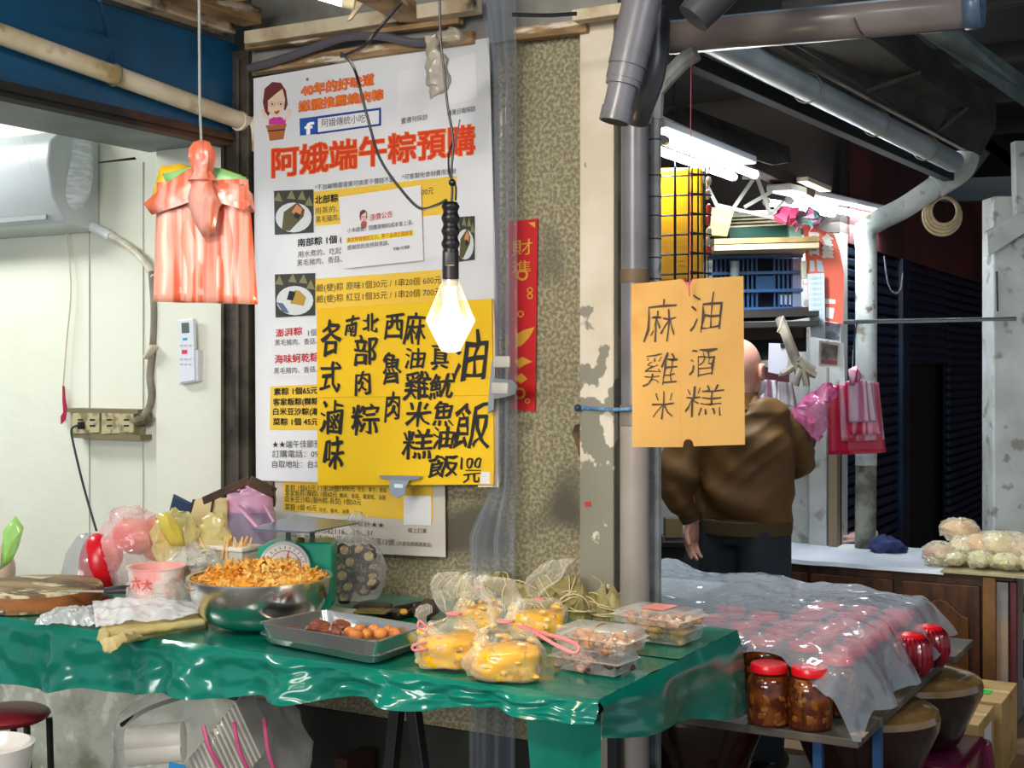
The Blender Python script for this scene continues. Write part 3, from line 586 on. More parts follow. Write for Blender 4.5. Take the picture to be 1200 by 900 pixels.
# clear plastic strip curtain hanging beside the posters
pc = film('curtain_pvc', '#a3adbd', .26, .5, .1, .004, 7, (3, 3, .25))
b = MB()
def cur(u, v):
    lf = 577-29*min(1, max(0, (v-.57)/.05)); x = lf+(607-lf)*u-30*max(0, 1-v*6)*(1-u); z = 2.75*(1-v)+.0*v; top = max(0, 1-v*5)
    p = onY(x, 430, 3.13); p.z = z
    p.y += .016*math.sin(u*17)+.007*math.sin(u*41+v*2)+.01*nz((u*4, v*3, 0)); return p
b.grid(cur, 60, 40)
cu = tag(b.build('plastic_curtain', pc, None, loc=onY(575, 430, 3.03)), 'tall folded clear plastic curtain hanging from ceiling to floor right of the posters', 'curtain')
for x, y in ((588, 424), (586, 455)): MB().obox(onY(x, y, 2.98), (.05, 0, 0), (0, .008, 0), (0, 0, .03)).build('binding_band', M('band_clear', '#b9b6ad', .3), cu, bevel=.003)
# black cables, crumpled bag at the ceiling
tag(MB().tube(cable([onY(292, 80, 3.13), onY(340, 66, 3.12), onY(395, 46, 3.1), onY(440, 42, 3.1), onY(490, 50, 3.12), onY(530, 44, 3.13)], n=6), .012, 10).build('flexible_hose', M('grey_hose', '#5a5a62', .45)), 'thick dark grey flexible hose lying above the poster batten', 'hose')
tag(MB().tube(cable([P(470, 3, 2.9), P(447, 30, 2.9), P(425, 55, 2.92), P(400, 66, 3.2)], n=6), .004, 8).build('ceiling_cable', BLACK), 'thin black cable slanting across the ceiling above the poster', 'cable')
tag(MB().tube(cable([P(600, 17, 3.2), P(640, 18, 3.2), P(676, 16, 3.2)], n=4), .005, 8).build('ceiling_cable', BLACK), 'short horizontal black cable above the speckled wall right of the curtain', 'cable')
t = thing('crumpled_bag', 'crumpled clear plastic bag tied to the batten over the poster', 'bag', P(510, 70, 3.3))
crm = film('dusty_film', '#b5aa96', .5, .4, .25, .006, 50)
b = MB(); b.tube(cable([P(504, 40, 3.3), P(508, 60, 3.3), P(513, 85, 3.3), P(510, 104, 3.3), P(501, 110, 3.3)], n=5), [.012, .012, .013, .016, .02, .022, .024, .026, .028, .028, .03, .032, .03, .028, .026, .02, .018, .016, .012, .01, .006], 12)
b.move(lambda p: p+V((nz(p, 40), nz(p, 40, 1), nz(p, 40, 2)))*.012); b.build('bag_body', crm, t)
b = MB(); b.ball(P(531, 43, 3.3), (.035, .03, .02), 12, 8); b.move(lambda p: p+V((nz(p, 40), nz(p, 40, 1), nz(p, 40, 2)))*.02); b.build('bag_tail', crm, t)
# ================================================================ hanging work lamp
DL = 2.78
t = thing('work_lamp', 'lit bulb with black handle hanging in a clear faceted cage before the yellow board', 'lamp', P(528, 235, DL))
prof = []
for k in range(40):
    s_ = k/39; y = 237+s_*90; r = .0175+.0022*math.sin(s_*2*PI*6)*(1 if s_ < .62 else 0)-(.003 if s_ < .03 else 0); prof.append((r, P(528, y, DL).z))
hc = P(528, 300, DL)
MB().lathe(list(reversed(prof)), (hc.x, hc.y, 0), 20).build('handle', M('rubber_black', '#131316', .38), t, ang=60)
MB().obox(P(527, 303, DL-.018), RT*.022, FW*.006, UP*.03).build('switch', M('switch_black', '#26262a', .4), t, bevel=.002)
gl = film('cage_clear', '#f3efe6', .07, .45, .05, .0002, 5)
cz = lambda y: P(528, y, DL).z
s_ = DL/FL
b = MB(); b.lathe([(9*s_, cz(329)), (12*s_, cz(334)), (29*s_, cz(376)), (11*s_, cz(411)), (6*s_, cz(413))][::-1], (hc.x, hc.y, 0), 10, caps=(True, False)); b.raw = 0
b.build('cage', gl, t, smooth=False)
b = MB(); b.lathe([(9*s_, cz(335)), (9*s_, cz(328))], (hc.x, hc.y, 0), 16); b.build('collar', M('collar_metal', '#c9c2b4', .3, .8), t)
glow = M('bulb_glow', '#ffe0a8', .3, emit=26)
b = MB(); b.lathe([(.004, cz(409)), (.014, cz(406)), (.024, cz(398)), (.029, cz(386)), (.027, cz(374))], (hc.x, hc.y, 0), 20); b.build('bulb', glow, t)
b = MB(); b.lathe([(.027, cz(373.5)), (.018, cz(358)), (.013, cz(345)), (.012, cz(336))], (hc.x, hc.y, 0), 20); b.build('bulb_neck', M('bulb_neck', '#f3dfb4', .4, emit=.6), t)
light('work_lamp_light', 'POINT', P(529, 388, DL-.05), 5.5, (1, .8, .52), shadow_soft_size=.04)
t2 = thing('bulb_line', 'black cord that the work lamp hangs from, knotted above the handle', 'cord', P(528, 100, DL))
MB().tube(cable([P(515, -30, DL), P(516, 40, DL), P(520, 80, DL), P(524, 120, DL), P(531, 165, DL), P(529, 200, DL), P(530, 222, DL), P(529, 238, DL)], n=6), .0028, 8).build('cord', BLACK, t2)
MB().tube(cable([P(531, 165, DL), P(526, 182, DL), P(527, 205, DL), P(534, 218, DL), P(534, 235, DL)], n=6), .0022, 6).build('loop', BLACK, t2)
MB().ball(P(530, 214, DL), .008, 8, 6).build('knot', BLACK, t2); MB().tube([P(533, 172, DL), P(539, 140, DL)], .0015, 6).build('cord_tail', M('cord_tail', '#55555a', .5), t2)
tag(MB().tube(cable([P(400, 62, 3.2), P(415, 80, DL+.05), P(430, 135, DL), P(445, 185, DL), P(470, 222, DL), P(492, 244, DL), P(510, 241, DL), P(524, 234, DL)], n=6), .0032, 8).build('lamp_cable', BLACK), 'black power cable looping from the ceiling across the poster to the lamp handle', 'cable')
# ================================================================ THE STALL TABLE
TZ = .85
XR, YF, YK, YK2, XK = -1.12, 2.34, 3.12, 2.74, -2.9
vinyl = M('green_vinyl', '#04826d', .2, c2='#037260', vs=2, bump=.0045, bs=7, sp=.6, coat=.3, det=2, ridge=1)
tb = thing('folding_table', 'long folding table on black steel trestle legs under the green cloth', 'table', (-2.4, 2.7, 0))
b = MB(); b.box((-4.6, YF+.012, TZ-.035), (XR-.012, YK2-.02, TZ-.008)); b.box((XK, YK2-.02, TZ-.035), (XR-.012, YK-.01, TZ-.008))
b.build('tabletop', M('table_board', '#4a3b2b', .7), tb, smooth=False)
legm = M('trestle_black', '#101114', .45)
def leg(a, c): MB().bar(a, c, .028, .028, up=(0, 1, 0)).build('leg', legm, tb, smooth=False, bevel=.003)
pA = onY(470, 830, YF+.12)
leg((pA.x, pA.y, TZ-.03), onZ(440, 930, .25) if False else (pA.x-.10, pA.y, .0)); leg((pA.x+.02, pA.y, TZ-.03), (pA.x+.14, pA.y+.02, 0))
for X in (-3.20,): leg((X, YF+.1, TZ-.03), (X+.09, YF+.1, 0)); leg((X+.0, YF+.12, TZ-.03), (X-.22, YF+.12, 0))
leg((-1.24, YF+.1, TZ-.03), (-1.14, YF+.12, 0)); leg((-1.42, YK-.08, TZ-.03), (-1.40, YK-.1, 0))
MB().bar((pA.x-.08, pA.y+.01, .15), (pA.x+.12, pA.y+.01, .15), .02, .02).build('leg_brace', legm, tb, smooth=False)
# cloth
b = MB()
def wav(x, y): return .0025*noise.noise(V((x*4, y*7, 0)))+.0015*noise.noise(V((x*13, y*13, 2)))
NX = 150
b.grid(lambda u, v: V((-4.6+(XR+4.6)*u, YF+(YK2-YF)*v, TZ+wav(-4.6+(XR+4.6)*u, v))), NX, 16)
b.grid(lambda u, v: V((XK+(XR-XK)*u, YK2+(YK-YK2)*v, TZ+wav(XK+(XR-XK)*u, 3+v))), 80, 14)
def hemlen(X):
    px = 600+FL*(V((X, YF, 0)).dot(RT)/V((X, YF, 0)).dot(FW))
    for (x0, l0), (x1, l1) in zip(HEM, HEM[1:]):
        if px <= x1: return l0+(l1-l0)*max(0, (px-x0)/(x1-x0))
    return HEM[-1][1]
def ht(px, py):    # hem height on the front plane
    return TZ-onY(px, py, YF-.02).z
HEM = [(-600, ht(0, 805)), (0, ht(0, 803)), (60, ht(60, 809)), (150, ht(150, 812)), (250, ht(250, 818)), (330, ht(330, 822)), (450, ht(450, 820)), (500, ht(500, 834)), (560, ht(560, 834)), (590, ht(590, 829)), (640, ht(640, 842)), (680, ht(680, 848)), (700, ht(695, 850))]
def front(u, v):
    X = -4.6+(XR+4.6)*u; L = hemlen(X)+.006*math.sin(X*23); d = L*v
    k = min(1, max(0, (X+3.2)/1.2))
    rip = (.007+.015*k)*v**.8*(math.sin(X*19+.8*math.sin(X*7))+.5*math.sin(X*43+1))
    cr = (.006+.012*k)*v*(1-v)*4*(abs(noise.noise(V((X*9, v*1.6+X*3, 1))))-.3)+.006*noise.noise(V((X*22, v*4, 5)))*min(1, v*4)
    top = .012*math.sin(min(1, v*6)*PI/2)
    return V((X+.008*noise.noise(V((X*12, v*3, 7)))*v, YF-top-.012*v-max(-.02, rip)-cr*1.5, TZ+wav(X, 0)*(1-v)-d))
b.grid(front, 420, 26)
def side(u, v):
    Y = YF-.012+(YK-YF+.012)*u; L = .072+.13*u+.006*math.sin(u*9); sk = .05*u*v
    return V((XR+.012*min(1, v*5)+.01*v+.014*v*math.sin(Y*13)+.005*noise.noise(V((Y*9, v*4, 3))), Y+.0, TZ-L*v+sk*0+(wav(XR, Y) if v == 0 else 0)))
b.grid(side, 60, 16)
b.move(lambda p: p)
cl = b.build('tablecloth', vinyl, None, loc=(-2.4, 2.7, TZ), ang=180)
tag(cl, 'glossy dark green vinyl cloth hanging in folds over the folding table', 'tablecloth')
b = MB()   # the corner tail of the cloth, hanging low and folded back
pc0 = onY(612, 838, YF+.02); pc1 = onY(702, 845, YF+.02)
def tail(u, v):
    X = pc0.x+(pc1.x-pc0.x)*u; return V((X+.02*v*(1-u)*2, YF+.03+.05*math.sin(u*PI)*(.3+v)-.012*math.sin(u*9)*v, pc0.z+.03-(.42+.1*math.sin(u*2.4))*v))
b.grid(tail, 24, 20); b.build('corner_tail', vinyl, cl, ang=180)
# ---------------------------------------------------------------- under the table
tr_ = film('tray_sack', '#ece9e0', .14, .5, .1, .012, 14)
t = thing('sack_of_trays', 'big clear plastic sack of stacked foam trays under the table', 'sack', onZ(245, 960, 0))
c0 = P(245, 868, 3.35)
b = MB(); b.ball(c0-V((0, 0, .06)), (.27, .2, .26), 40, 26, fn=lambda d: 1+.10*noise.noise(d*2.3)+.05*abs(noise.noise(d*6))+.03*noise.noise(d*13)); b.build('sack_film', tr_, t)
foam = M('foam_white', '#f0ebde', .5, c2='#ddd6c6', vs=8)
for k in range(14):
    q = P(292-k*4.2, 838+k*5, 3.34+.01*k); r = Matrix.Rotation(.5, 3, 'Y')
    u_ = (RT*.9+UP*.42).normalized(); v_ = (UP*.9-RT*.42).normalized()
    MB().obox(q+V((0, .02, -.02)), v_*.15-u_*0, FW*.17, u_*.006).build('foam_tray', foam, t, bevel=.002)
for k in range(2): MB().tube([P(150, 868+k*14, 3.32), P(215, 862+k*14, 3.32)], .035, 14).build('cup_stack', foam, t)
for k in range(3):
    MB().tube(cable([P(238+k*36, 850-k*4, 3.14), P(246+k*34, 878, 3.12), P(262+k*30, 905, 3.12)], n=5), .005, 6, flat=.5).build('pink_seam', M('pink_tape', '#c94f80', .4), t)
MB().slab([P(198, 893, 3.1), P(216, 897, 3.1), P(222, 906, 3.1), P(197, 906, 3.1)], -FW, .003).build('blue_tag', M('blue_tag', '#1f86c4', .5), t, smooth=False)
MB().tube(cable([P(142, 850, 3.3), P(180, 828, 3.3), P(240, 812, 3.3), P(280, 820, 3.35)], n=5), .006, 6).build('sack_rim', BLACK, t)
t = thing('folding_stool', 'red padded folding stool with black legs behind the table leg at far left', 'stool', onZ(15, 1010, 0))
zc = P(10, 838, 3.6)
b = MB(); b.ball((zc.x, zc.y, zc.z), (.11, .11, .028), 24, 10); b.build('seat', M('red_vinyl', '#8e2430', .4), t)
for dx, dy in ((-.1, -.02), (.09, .0), (.07, .09), (-.09, .08)): MB().tube([(zc.x+dx*.8, zc.y+dy, zc.z-.02), (zc.x+dx*1.15, zc.y+dy, 0)], .009, 8).build('leg', legm, t)
t = thing('white_basin', 'glossy white basin cut off in the bottom left corner', 'basin', onZ(-10, 960, .30))
q = P(-14, 872, 2.9)
MB().lathe([(.06, -.14), (.082, -.1), (.092, -.03), (.098, 0), (.088, .004), (.08, -.02), (.07, -.1), (.02, -.12)], q, 28, caps=(True, True)).build('bowl_shell', M('enamel_white', '#e8e4dc', .15), t)
MB().lathe([(.07, -.15), (.075, -.6), (.08, -q.z)], q, 16).build('pedestal', M('stand_grey', '#4b4845', .6), t)
tag(MB().box(onY(392, 930, 3.02), onY(440, 876, 3.16)).build('brown_carton', M('brown_box', '#4a2a1c', .7), smooth=False, bevel=.004), 'dark brown box on the ground below the middle of the table', 'box')
# ---------------------------------------------------------------- things on the table, left to right
def T(x, y, z=TZ): return onZ(x, y, z)
# chopping block
t = thing('chopping_block', 'thick round wooden chopping block at the left end of the table', 'chopping board', T(35, 710))
cb = T(38, 708); rr = .185
endg = M('block_top', '#9d8257', .6, c2='#5f4b33', vs=5, vr=(.42, .6), bump=.001, bs=12, stretch=(1, 2.5, 1), c3='#d8c9a0', v3=9)
MB().lathe([(rr*.98, 0), (rr, .01), (rr, .045), (rr*.975, .05)], (cb.x, cb.y, TZ+.003), 48).build('block', endg, t, ang=50)
MB().lathe([(rr*1.004, .008), (rr*1.006, .012), (rr*1.006, .04), (rr*1.004, .043)], (cb.x, cb.y, TZ+.003), 48, caps=(False, False)).build('side_band', M('block_side', '#8a5226', .5, c2='#a8682f', vs=7, stretch=(1, 1, 4)), t, ang=50)
hp = onZ(2, 716, TZ+.03)
MB().obox(hp-FW*.02, RT*.03, FW*.01, UP*.014).build('metal_latch', M('old_metal', '#8e8a80', .35, .8), t, bevel=.003)
# knife
t = thing('kitchen_knife', 'kitchen knife with a black handle lying across the chopping block', 'knife', onZ(120, 692, TZ+.06))
a = onZ(66, 692, TZ+.062); e = onZ(124, 692, TZ+.062); h = onZ(163, 692, TZ+.062)
dn = (e-a).normalized(); sd = dn.cross(UP).normalized()
b = MB(); b.slab([a, a.lerp(e, .5)+sd*.012, e+sd*.018, e-sd*.012, a.lerp(e, .5)-sd*.008], UP, .002); b  .build('blade', M('blade_steel', '#c5c8ca', .25, .6), t, smooth=False)
MB().tube([e-dn*.004, e+dn*.012, e.lerp(h, .5)+UP*.003, h-dn*.008, h], [.009, .0115, .0125, .013, .009], 12, flat=.8).build('knife_handle', M('handle_black', '#241f22', .4), t)
# domed lidded container with red top behind the board
t = thing('clear_dome_container', 'clear rounded container behind the chopping block at the pink bag', 'container', T(100, 690))
q = T(104, 690); s_ = q.length/FL
MB().lathe([(30*s_, 0), (31*s_, 10*s_), (24*s_, 40*s_), (14*s_, 56*s_), (10*s_, 60*s_)][::1], q, 28).build('dome', film('dome_clear', '#b8bcc0', .35, .45, .08, .0002), t)
b = MB(); b.ball(q+UP*26*s_+RT*12*s_-FW*.02, (22*s_, 18*s_, 36*s_), 20, 14); b.build('red_pack', M('gloss_red', '#d40f22', .25), t)
t = thing('light_bag', 'pale green topped plastic bag of pinkish goods at the left edge of the table', 'bag', T(-5, 690))
q = T(-8, 690); s_ = 3.9/FL
MB().ball(q+UP*22*s_, (26*s_, .06, 30*s_), 24, 16, fn=lambda d: 1+.05*noise.noise(d*4)).build('goods', M('pale_pink', '#e2c4b4', .5), t)
fan([(0, 668), (4, 622), (18, 604), (28, 618), (22, 640), (14, 658)], 3.75, 'green_film', film('green_bagfilm', '#a8e86a', .6, .3, .2), t, .02)
# pink-red bag
def blobbag(name, label, base, w_, h, m, film_c, seed, grp=None, dy=.05, top=None, inner=.92):
    t = thing(name, label, 'bag', base, grp)
    return t
def crumple(mb, amp, f, seed=0, ctr=None):
    def k(p, s_): return nz(p, f, s_)+.9*(.22-abs(nz(p, f*1.7, s_+4)))*1.6+.35*nz(p, f*3.4, s_+8)
    mb.move(lambda p: p+V((k(p, seed), k(p, seed+1), k(p, seed+2)))*amp); return mb
pinkf = film('pink_bagfilm', '#f6d3d6', .3, .5, .12, .008, 30)
t = thing('pink_plastic_bag', 'pink plastic bag holding red packets between the dome and the paper cup', 'bag', T(158, 690))
q = T(155, 690); s_ = q.length/FL
crumple(MB().ball(q+UP*44*s_, (40*s_, .09, 46*s_), 36, 24, fn=lambda d: 1+.10*noise.noise(d*3)), .012, 22, 3).build('bag_film', pinkf, t)
b = MB(); b.ball(q+UP*54*s_+RT*28*s_, (20*s_, .04, 26*s_), 18, 12); b.ball(q+UP*58*s_+RT*2*s_, (30*s_, .05, 20*s_), 18, 12); b.ball(q+UP*40*s_-RT*20*s_-FW*.03, (16*s_, .03, 20*s_), 16, 10)
crumple(b, .008, 18, 1); b.build('red_packets', M('packet_red', '#ee3b2c', .3, c2='#f39a5a', vs=9), t)
# navy tote and beige paper bag
t = thing('tote_bag', 'navy blue bag with a dark strap standing behind the yellow plastic bags', 'bag', T(225, 660))
dT = 3.88
sheetpoly([(204, 579), (227, 588), (232, 640), (188, 640)], dT, .004, M('navy_cloth', '#17304f', .6), 'side_panel', t, lambda u, v: .03*u)
b = MB(); b.obox(P(216, 622, dT+.03), RT*.08, FW*.03, UP*.10); b.build('bag_body', M('navy_cloth', '#17304f'), t, bevel=.01)
MB().slab([P(226, 585, dT-.05), P(232, 586, dT-.05), P(218, 622, dT-.05), P(213, 618, dT-.05)], -FW, .003).build('dark_trim', M('strap_dark', '#20161a', .6), t, smooth=False)
b = MB(); b.slab([P(206, 612, dT-.06), P(217, 606, dT-.06), P(218, 608, dT-.06), P(207, 614, dT-.06)], -FW, .001); b.build('white_mark', WHITEP, t, smooth=False)
t = thing('paper_bag', 'cream paper bag with dark cord standing beside the navy tote', 'bag', T(250, 655))
b = MB(); pts = [P(228, 586, 3.8), P(266, 586, 3.8), P(268, 640, 3.8), P(214, 640, 3.8)]; b.slab(pts, -FW, .07); b.build('bag_body', M('kraft_cream', '#dfc893', .6, c2='#cdb27a', vs=6), t, smooth=False, bevel=.004)
MB().tube([P(250, 585, 3.79), P(247, 603, 3.79)], .003, 6).build('cord', M('cord_dark', '#2a1b16', .6), t)
b = MB(); b.bar(P(238, 587, 3.7), P(292, 563, 3.6), .005, .022); b.bar(P(292, 563, 3.6), P(322, 578, 3.62), .006, .03); b.bar(P(320, 568, 3.62), P(322, 590, 3.66), .006, .03)
tag(b.build('brown_strap', M('brown_leather', '#4f3325', .55, c2='#3c251b', vs=14), smooth=False, bevel=.002), 'flat brown shoulder strap arching over the pink jug lid', 'strap')
# pink water jug
t = thing('water_jug', 'large pink and lilac water jug with a carrying handle behind the scale', 'jug', T(292, 680))
q = T(293, 690); q = P(293, 680, 3.86); s_ = 3.86/FL; z = lambda y: P(293, y, 3.86).z
cx = (q.x, q.y, 0)
MB().lathe([(30*s_, TZ), (30*s_, z(612)), (29*s_, z(600)), (23*s_, z(597))], cx, 32).build('jug_body', M('lilac_jug', '#b9a0c9', .25, c2='#a79ab0', vs=3), t)
MB().lathe([(27*s_, z(600)), (27*s_, z(584)), (26*s_, z(579)), (12*s_, z(578)), (11*s_, z(574)), (4*s_, z(572))], cx, 32).build('lid', M('jug_pink', '#dfa8cc', .35), t, ang=40)
b = MB(); b.bar(P(279, 592, 3.75), P(304, 620, 3.72), .01, .026, up=FW); b.bar(P(304, 618, 3.72), P(321, 614, 3.75), .01, .014, up=FW); b.bar(P(310, 592, 3.8), P(322, 614, 3.75), .008, .012, up=FW); b.build('jug_handle', M('jug_pink', '#dfa8cc'), t, bevel=.004)
MB().tube([P(286+3*math.cos(a_)*2.2, 575-math.sin(a_)*6, 3.8) for a_ in [PI*k/8 for k in range(9)]], .004, 8).build('lid_loop', M('jug_pink', '#dfa8cc'), t)
# chopstick tub, yellow bags, paper cup, wrapped cups
t = thing('utensil_tub', 'small white tub holding wrapped wooden chopsticks behind the bowl', 'tub', T(268, 668))
q = P(262, 656, 3.62); s_ = 3.62/FL; z = lambda y: P(262, y, 3.62).z
b = MB(); b.box((q.x-.11, q.y-.03, TZ), (q.x+.09, q.y+.05, z(640))); b.build('tub_body', film('tub_white', '#e3dccb', .7, .2, .3), t, bevel=.006)
MB().box((q.x-.115, q.y-.035, z(643)), (q.x+.095, q.y+.055, z(638))).build('tub_rim', M('tub_rim', '#e9e1d1', .4), t, bevel=.002)
wst = M('bamboo', '#e3ae5c', .5, c2='#f0cb86', vs=9)
st0 = None
for k in range(16):
    x0 = 264+k*1.8; a = P(x0-4, 655, 3.57+.01*(k % 3)); e = P(x0+random.uniform(-3, 8), 628+random.uniform(0, 6), 3.57+.015*(k % 3))
    o = MB().bar(a, e, .005, .004).build('chopsticks', wst, None, smooth=False, loc=a)
    tag(o, '%s pair of wooden chopsticks from the left, standing in the white tub behind the bowl' % ORD[k], 'chopsticks', 'wooden chopsticks in the white tub')
o = MB().bar(P(244, 650, 3.55), P(234, 630, 3.55), .006, .004).build('chopsticks', wst, None, smooth=False, loc=P(244, 650, 3.55)); tag(o, 'lone pair of wooden chopsticks leaning at the left end of the tub', 'chopsticks')
yf = film('yellow_bagfilm', '#efe39a', .42, .45, .14, .006, 24); wf = film('clear_bagfilm', '#efece4', .22, .6, .1, .007, 22)
t = thing('yellow_plastic_bag', 'pale yellow plastic bag with a pointed top left of the paper bag', 'bag', T(205, 670))
q = P(206, 640, 3.64)
crumple(MB().ball(q, (.065, .05, .095), 30, 20, fn=lambda d: 1+.2*noise.noise(d*2)), .02, 20, 5).build('bag_film', yf, t)
fan([(184, 602), (196, 600), (212, 616), (218, 640), (200, 640), (188, 622)], 3.56, 'bag_mouth', film('yellow_film2', '#e9d552', .55, .4, .15), t, .02)
t = thing('yellow_plastic_bag', 'pale yellow plastic bag with upright handle in front of the paper bag', 'bag', T(250, 668))
b = MB(); b.tube(cable([P(250, 600, 3.66), P(252, 615, 3.66), P(252, 635, 3.66), P(245, 655, 3.64)], n=5), [.012+.045*(k/15)**.8 for k in range(16)], 16)
crumple(b, .012, 25, 6).build('bag_film', yf, t)
t = thing('wrapped_cups', 'clear plastic bag wrapped around a tub between bowl and yellow bags', 'bag', T(215, 690))
q = P(222, 668, 3.6)
crumple(MB().ball(q, (.085, .05, .062), 34, 22), .022, 24, 8).build('bag_film', film('clear_wrap', '#ebe6da', .5, .45, .1, .006, 24), t)
crumple(MB().ball(P(236, 655, 3.56), (.05, .035, .03), 26, 16), .018, 28, 9).build('bag_fold', wf, t)
t = thing('paper_cup', 'pink printed paper tub wrapped in clear plastic left of the bowl', 'cup', T(182, 712))
q = P(183, 706, 3.5); q.z = TZ+.003; s_ = 3.5/FL
zt = P(183, 665, 3.5).z
MB().lathe([(24*s_, TZ+.003), (33*s_, zt), (34.5*s_, zt+.002), (34.5*s_, zt+.005), (31*s_, zt+.003), (24*s_, TZ+.02)], (q.x, q.y, 0), 32).build('cup', M('cup_pink', '#f2a7a0', .4, c2='#efe0d8', vs=14, vr=(.5, .62)), t)
SCu = Sheet(V((q.x, q.y, 0))-FW*.077, -FW)
write(SCu, [('六', 154, 691, 164, 690, 14), ('大', 166, 692, 178, 691, 12)], M('cup_red', '#d8452c', .5), t, 'cup_print', off=0, bold=.02)
crumple(MB().ball(V((q.x, q.y, TZ+.05))+RT*.01, (.095, .08, .055), 36, 24), .018, 20, 12).build('cup_wrap', wf, t)
# flat white bag + yellow towel
t = thing('white_plastic_bag', 'flat crumpled white plastic bag lying on the folded yellow cloth', 'bag', T(150, 728))
def flatbag(pts, z0, h, name, m, par, seed):
    A, B_, C, D_ = [onZ(x, y, z0) for x, y in pts]; b = MB()
    b.grid(lambda u, v: A.lerp(B_, u).lerp(D_.lerp(C, u), v)+UP*(h*min(1, 4*min(u, 1-u)+.05)**.6*min(1, 4*min(v, 1-v)+.05)**.6+h*.45*nz((u*5, v*5, seed), 1)+h*.5*(.2-abs(nz((u*9, v*7, seed), 1, 3)))), 70, 40)
    return b.build(name, m, par, ang=180)
wb = film('white_bagfilm', '#f1f1f4', .72, .25, .2, .006, 25)
flatbag([(108, 704), (228, 706), (240, 722), (112, 735)], TZ+.03, .02, 'bag_film', wb, t, 1)
flatbag([(50, 722), (118, 712), (125, 735), (40, 732)], TZ+.004, .022, 'bag_end', film('clear_bag_end', '#e6eaee', .5, .4, .12, .007, 22), t, 2)
t = thing('folded_towel', 'folded pale yellow cloth drooping over the table edge under the white bag', 'towel', T(170, 740))
tw = M('towel_yellow', '#ddcb8f', .85, c2='#cdb979', vs=12, bump=.003, bs=80)
for k, (dz, pts) in enumerate(((.0, [(120, 738), (232, 724), (244, 734), (128, 754)]), (.014, [(118, 736), (228, 720), (242, 730), (124, 748)]))):
    A, B_, C, D_ = [onZ(x, y, TZ+.004+dz) for x, y in pts]; b = MB()
    b.grid(lambda u, v: A.lerp(B_, u).lerp(D_.lerp(C, u), v)+UP*(.004*nz((u*8, v*3, k))+.003*math.sin(v*9)), 30, 10); b.build('fold', tw, t, solid=.014, ang=180)
b = MB(); b.tube(cable([onZ(121, 740, TZ+.016), P(123, 750, 2.98), P(130, 757, 2.955), P(142, 750, 2.96), onZ(160, 742, TZ+.016)], n=5), [.012]*8+[.018]*6+[.014]*7, 12, flat=.7); crumple(b, .006, 30, 2).build('drooping_corner', tw, t)
# steel bowl with chips
t = thing('steel_bowl', 'large shiny stainless steel bowl full of golden fried strips', 'bowl', T(305, 735))
D0 = 3.3; q = P(305, 700, D0); s_ = D0/FL; zr = P(305, 676, D0).z; R_ = 82*s_
bz = TZ+.003
pr = [(.05, bz), (.075, bz+.004)]
for k in range(1, 13):
    a = k/12; pr.append((.075+(R_-.075)*math.sin(a*PI/2)**.9, bz+.004+(zr-bz-.004)*(1-math.cos(a*PI/2))))
pr += [(R_+.006, zr+.001), (R_+.006, zr+.004), (R_-.002, zr+.003)]
pr += [(r-.003, z_+.003) for r, z_ in reversed(pr[1:14])]
MB().lathe(pr, (q.x, q.y, 0), 64).build('bowl', STEEL, t, ang=50)
chip = M('fried_gold', '#edab3c', .55, c2='#f7cd74', vs=14, vr=(.4, .6), c3='#cf8426', v3=30)
b = MB(); rnd = random.Random(3)
for k in range(760):
    a = rnd.uniform(0, 2*PI); r = R_*.93*math.sqrt(rnd.random()); hz = .042*(1-(r/R_)**2)*(1.2+.35*noise.noise(V((r*math.cos(a)*14, r*math.sin(a)*14, 0))))
    c = V((q.x+r*math.cos(a), q.y+r*math.sin(a), zr-.012+hz-rnd.random()*.01))
    d = V((rnd.uniform(-1, 1), rnd.uniform(-1, 1), rnd.uniform(-.5, .6))).normalized(); e2 = d.cross(V((rnd.uniform(-1, 1), rnd.uniform(-1, 1), 1))).normalized()
    l = rnd.uniform(.012, .024); w2 = rnd.uniform(.003, .006); n_ = d.cross(e2)
    b.add([c-d*l+e2*w2, c-d*l-e2*w2, c+n_*.005-e2*w2, c+n_*.005+e2*w2, c+d*l-e2*w2*.7, c+d*l+e2*w2*.7], [(0, 1, 2, 3), (3, 2, 4, 5)])
b.ball((q.x, q.y, zr-.02), (R_*.9, R_*.9, .045), 32, 12)
o = b.build('fried_strips', chip, None, loc=(q.x, q.y, zr), smooth=False); tag(o, 'heap of golden fried strips filling the steel bowl', 'snack', kind='stuff')
# scale
t = thing('kitchen_scale', 'green spring kitchen scale with round dial and steel pan behind the bowl', 'scale', T(360, 735))
DS = 3.42; scg = M('scale_green', '#12a283', .3, c2='#0f8f73', vs=5)
f_ = -FW
b = MB(); b.slab([P(302, 642, DS), P(318, 636, DS), P(386, 636, DS), P(389, 640, DS), P(389, 705, DS), P(380, 726, DS), P(300, 726, DS)], f_, .11); b.build('scale_body', scg, t, smooth=False, bevel=.006)
MB().box(V((P(368, 700, DS).x-.02, P(368, 700, DS).y-.05, TZ+.001)), V((P(368, 700, DS).x+.09, P(368, 700, DS).y+.07, TZ+.022))).build('scale_foot', M('foot_grey', '#b7bab6', .4), t, bevel=.006)
dc = P(334, 664, DS-.012); sD = DS/FL
for r0, r1, dd, m in ((30, 30, .0, M('dial_rim', '#c9cdc9', .3)), (26.5, 26.5, -.006, M('dial_white', '#f1f0ee', .35))):
    MB().lathe([(r0*sD, 0), (r1*sD, .012)], dc+f_*(-dd), 36, ax=f_).build('dial', m, t, ang=40)
SD = Sheet(dc+f_*.018, f_)
for k in range(24):
    a = 2*PI*k/24; SD.poly('dial_mark', [(334+math.cos(a)*r+math.sin(a)*w_, 664+math.sin(a)*r-math.cos(a)*w_) for r, w_ in ((21, .4), (24, .4), (24, -.4), (21, -.4))], INK, t, .0006)
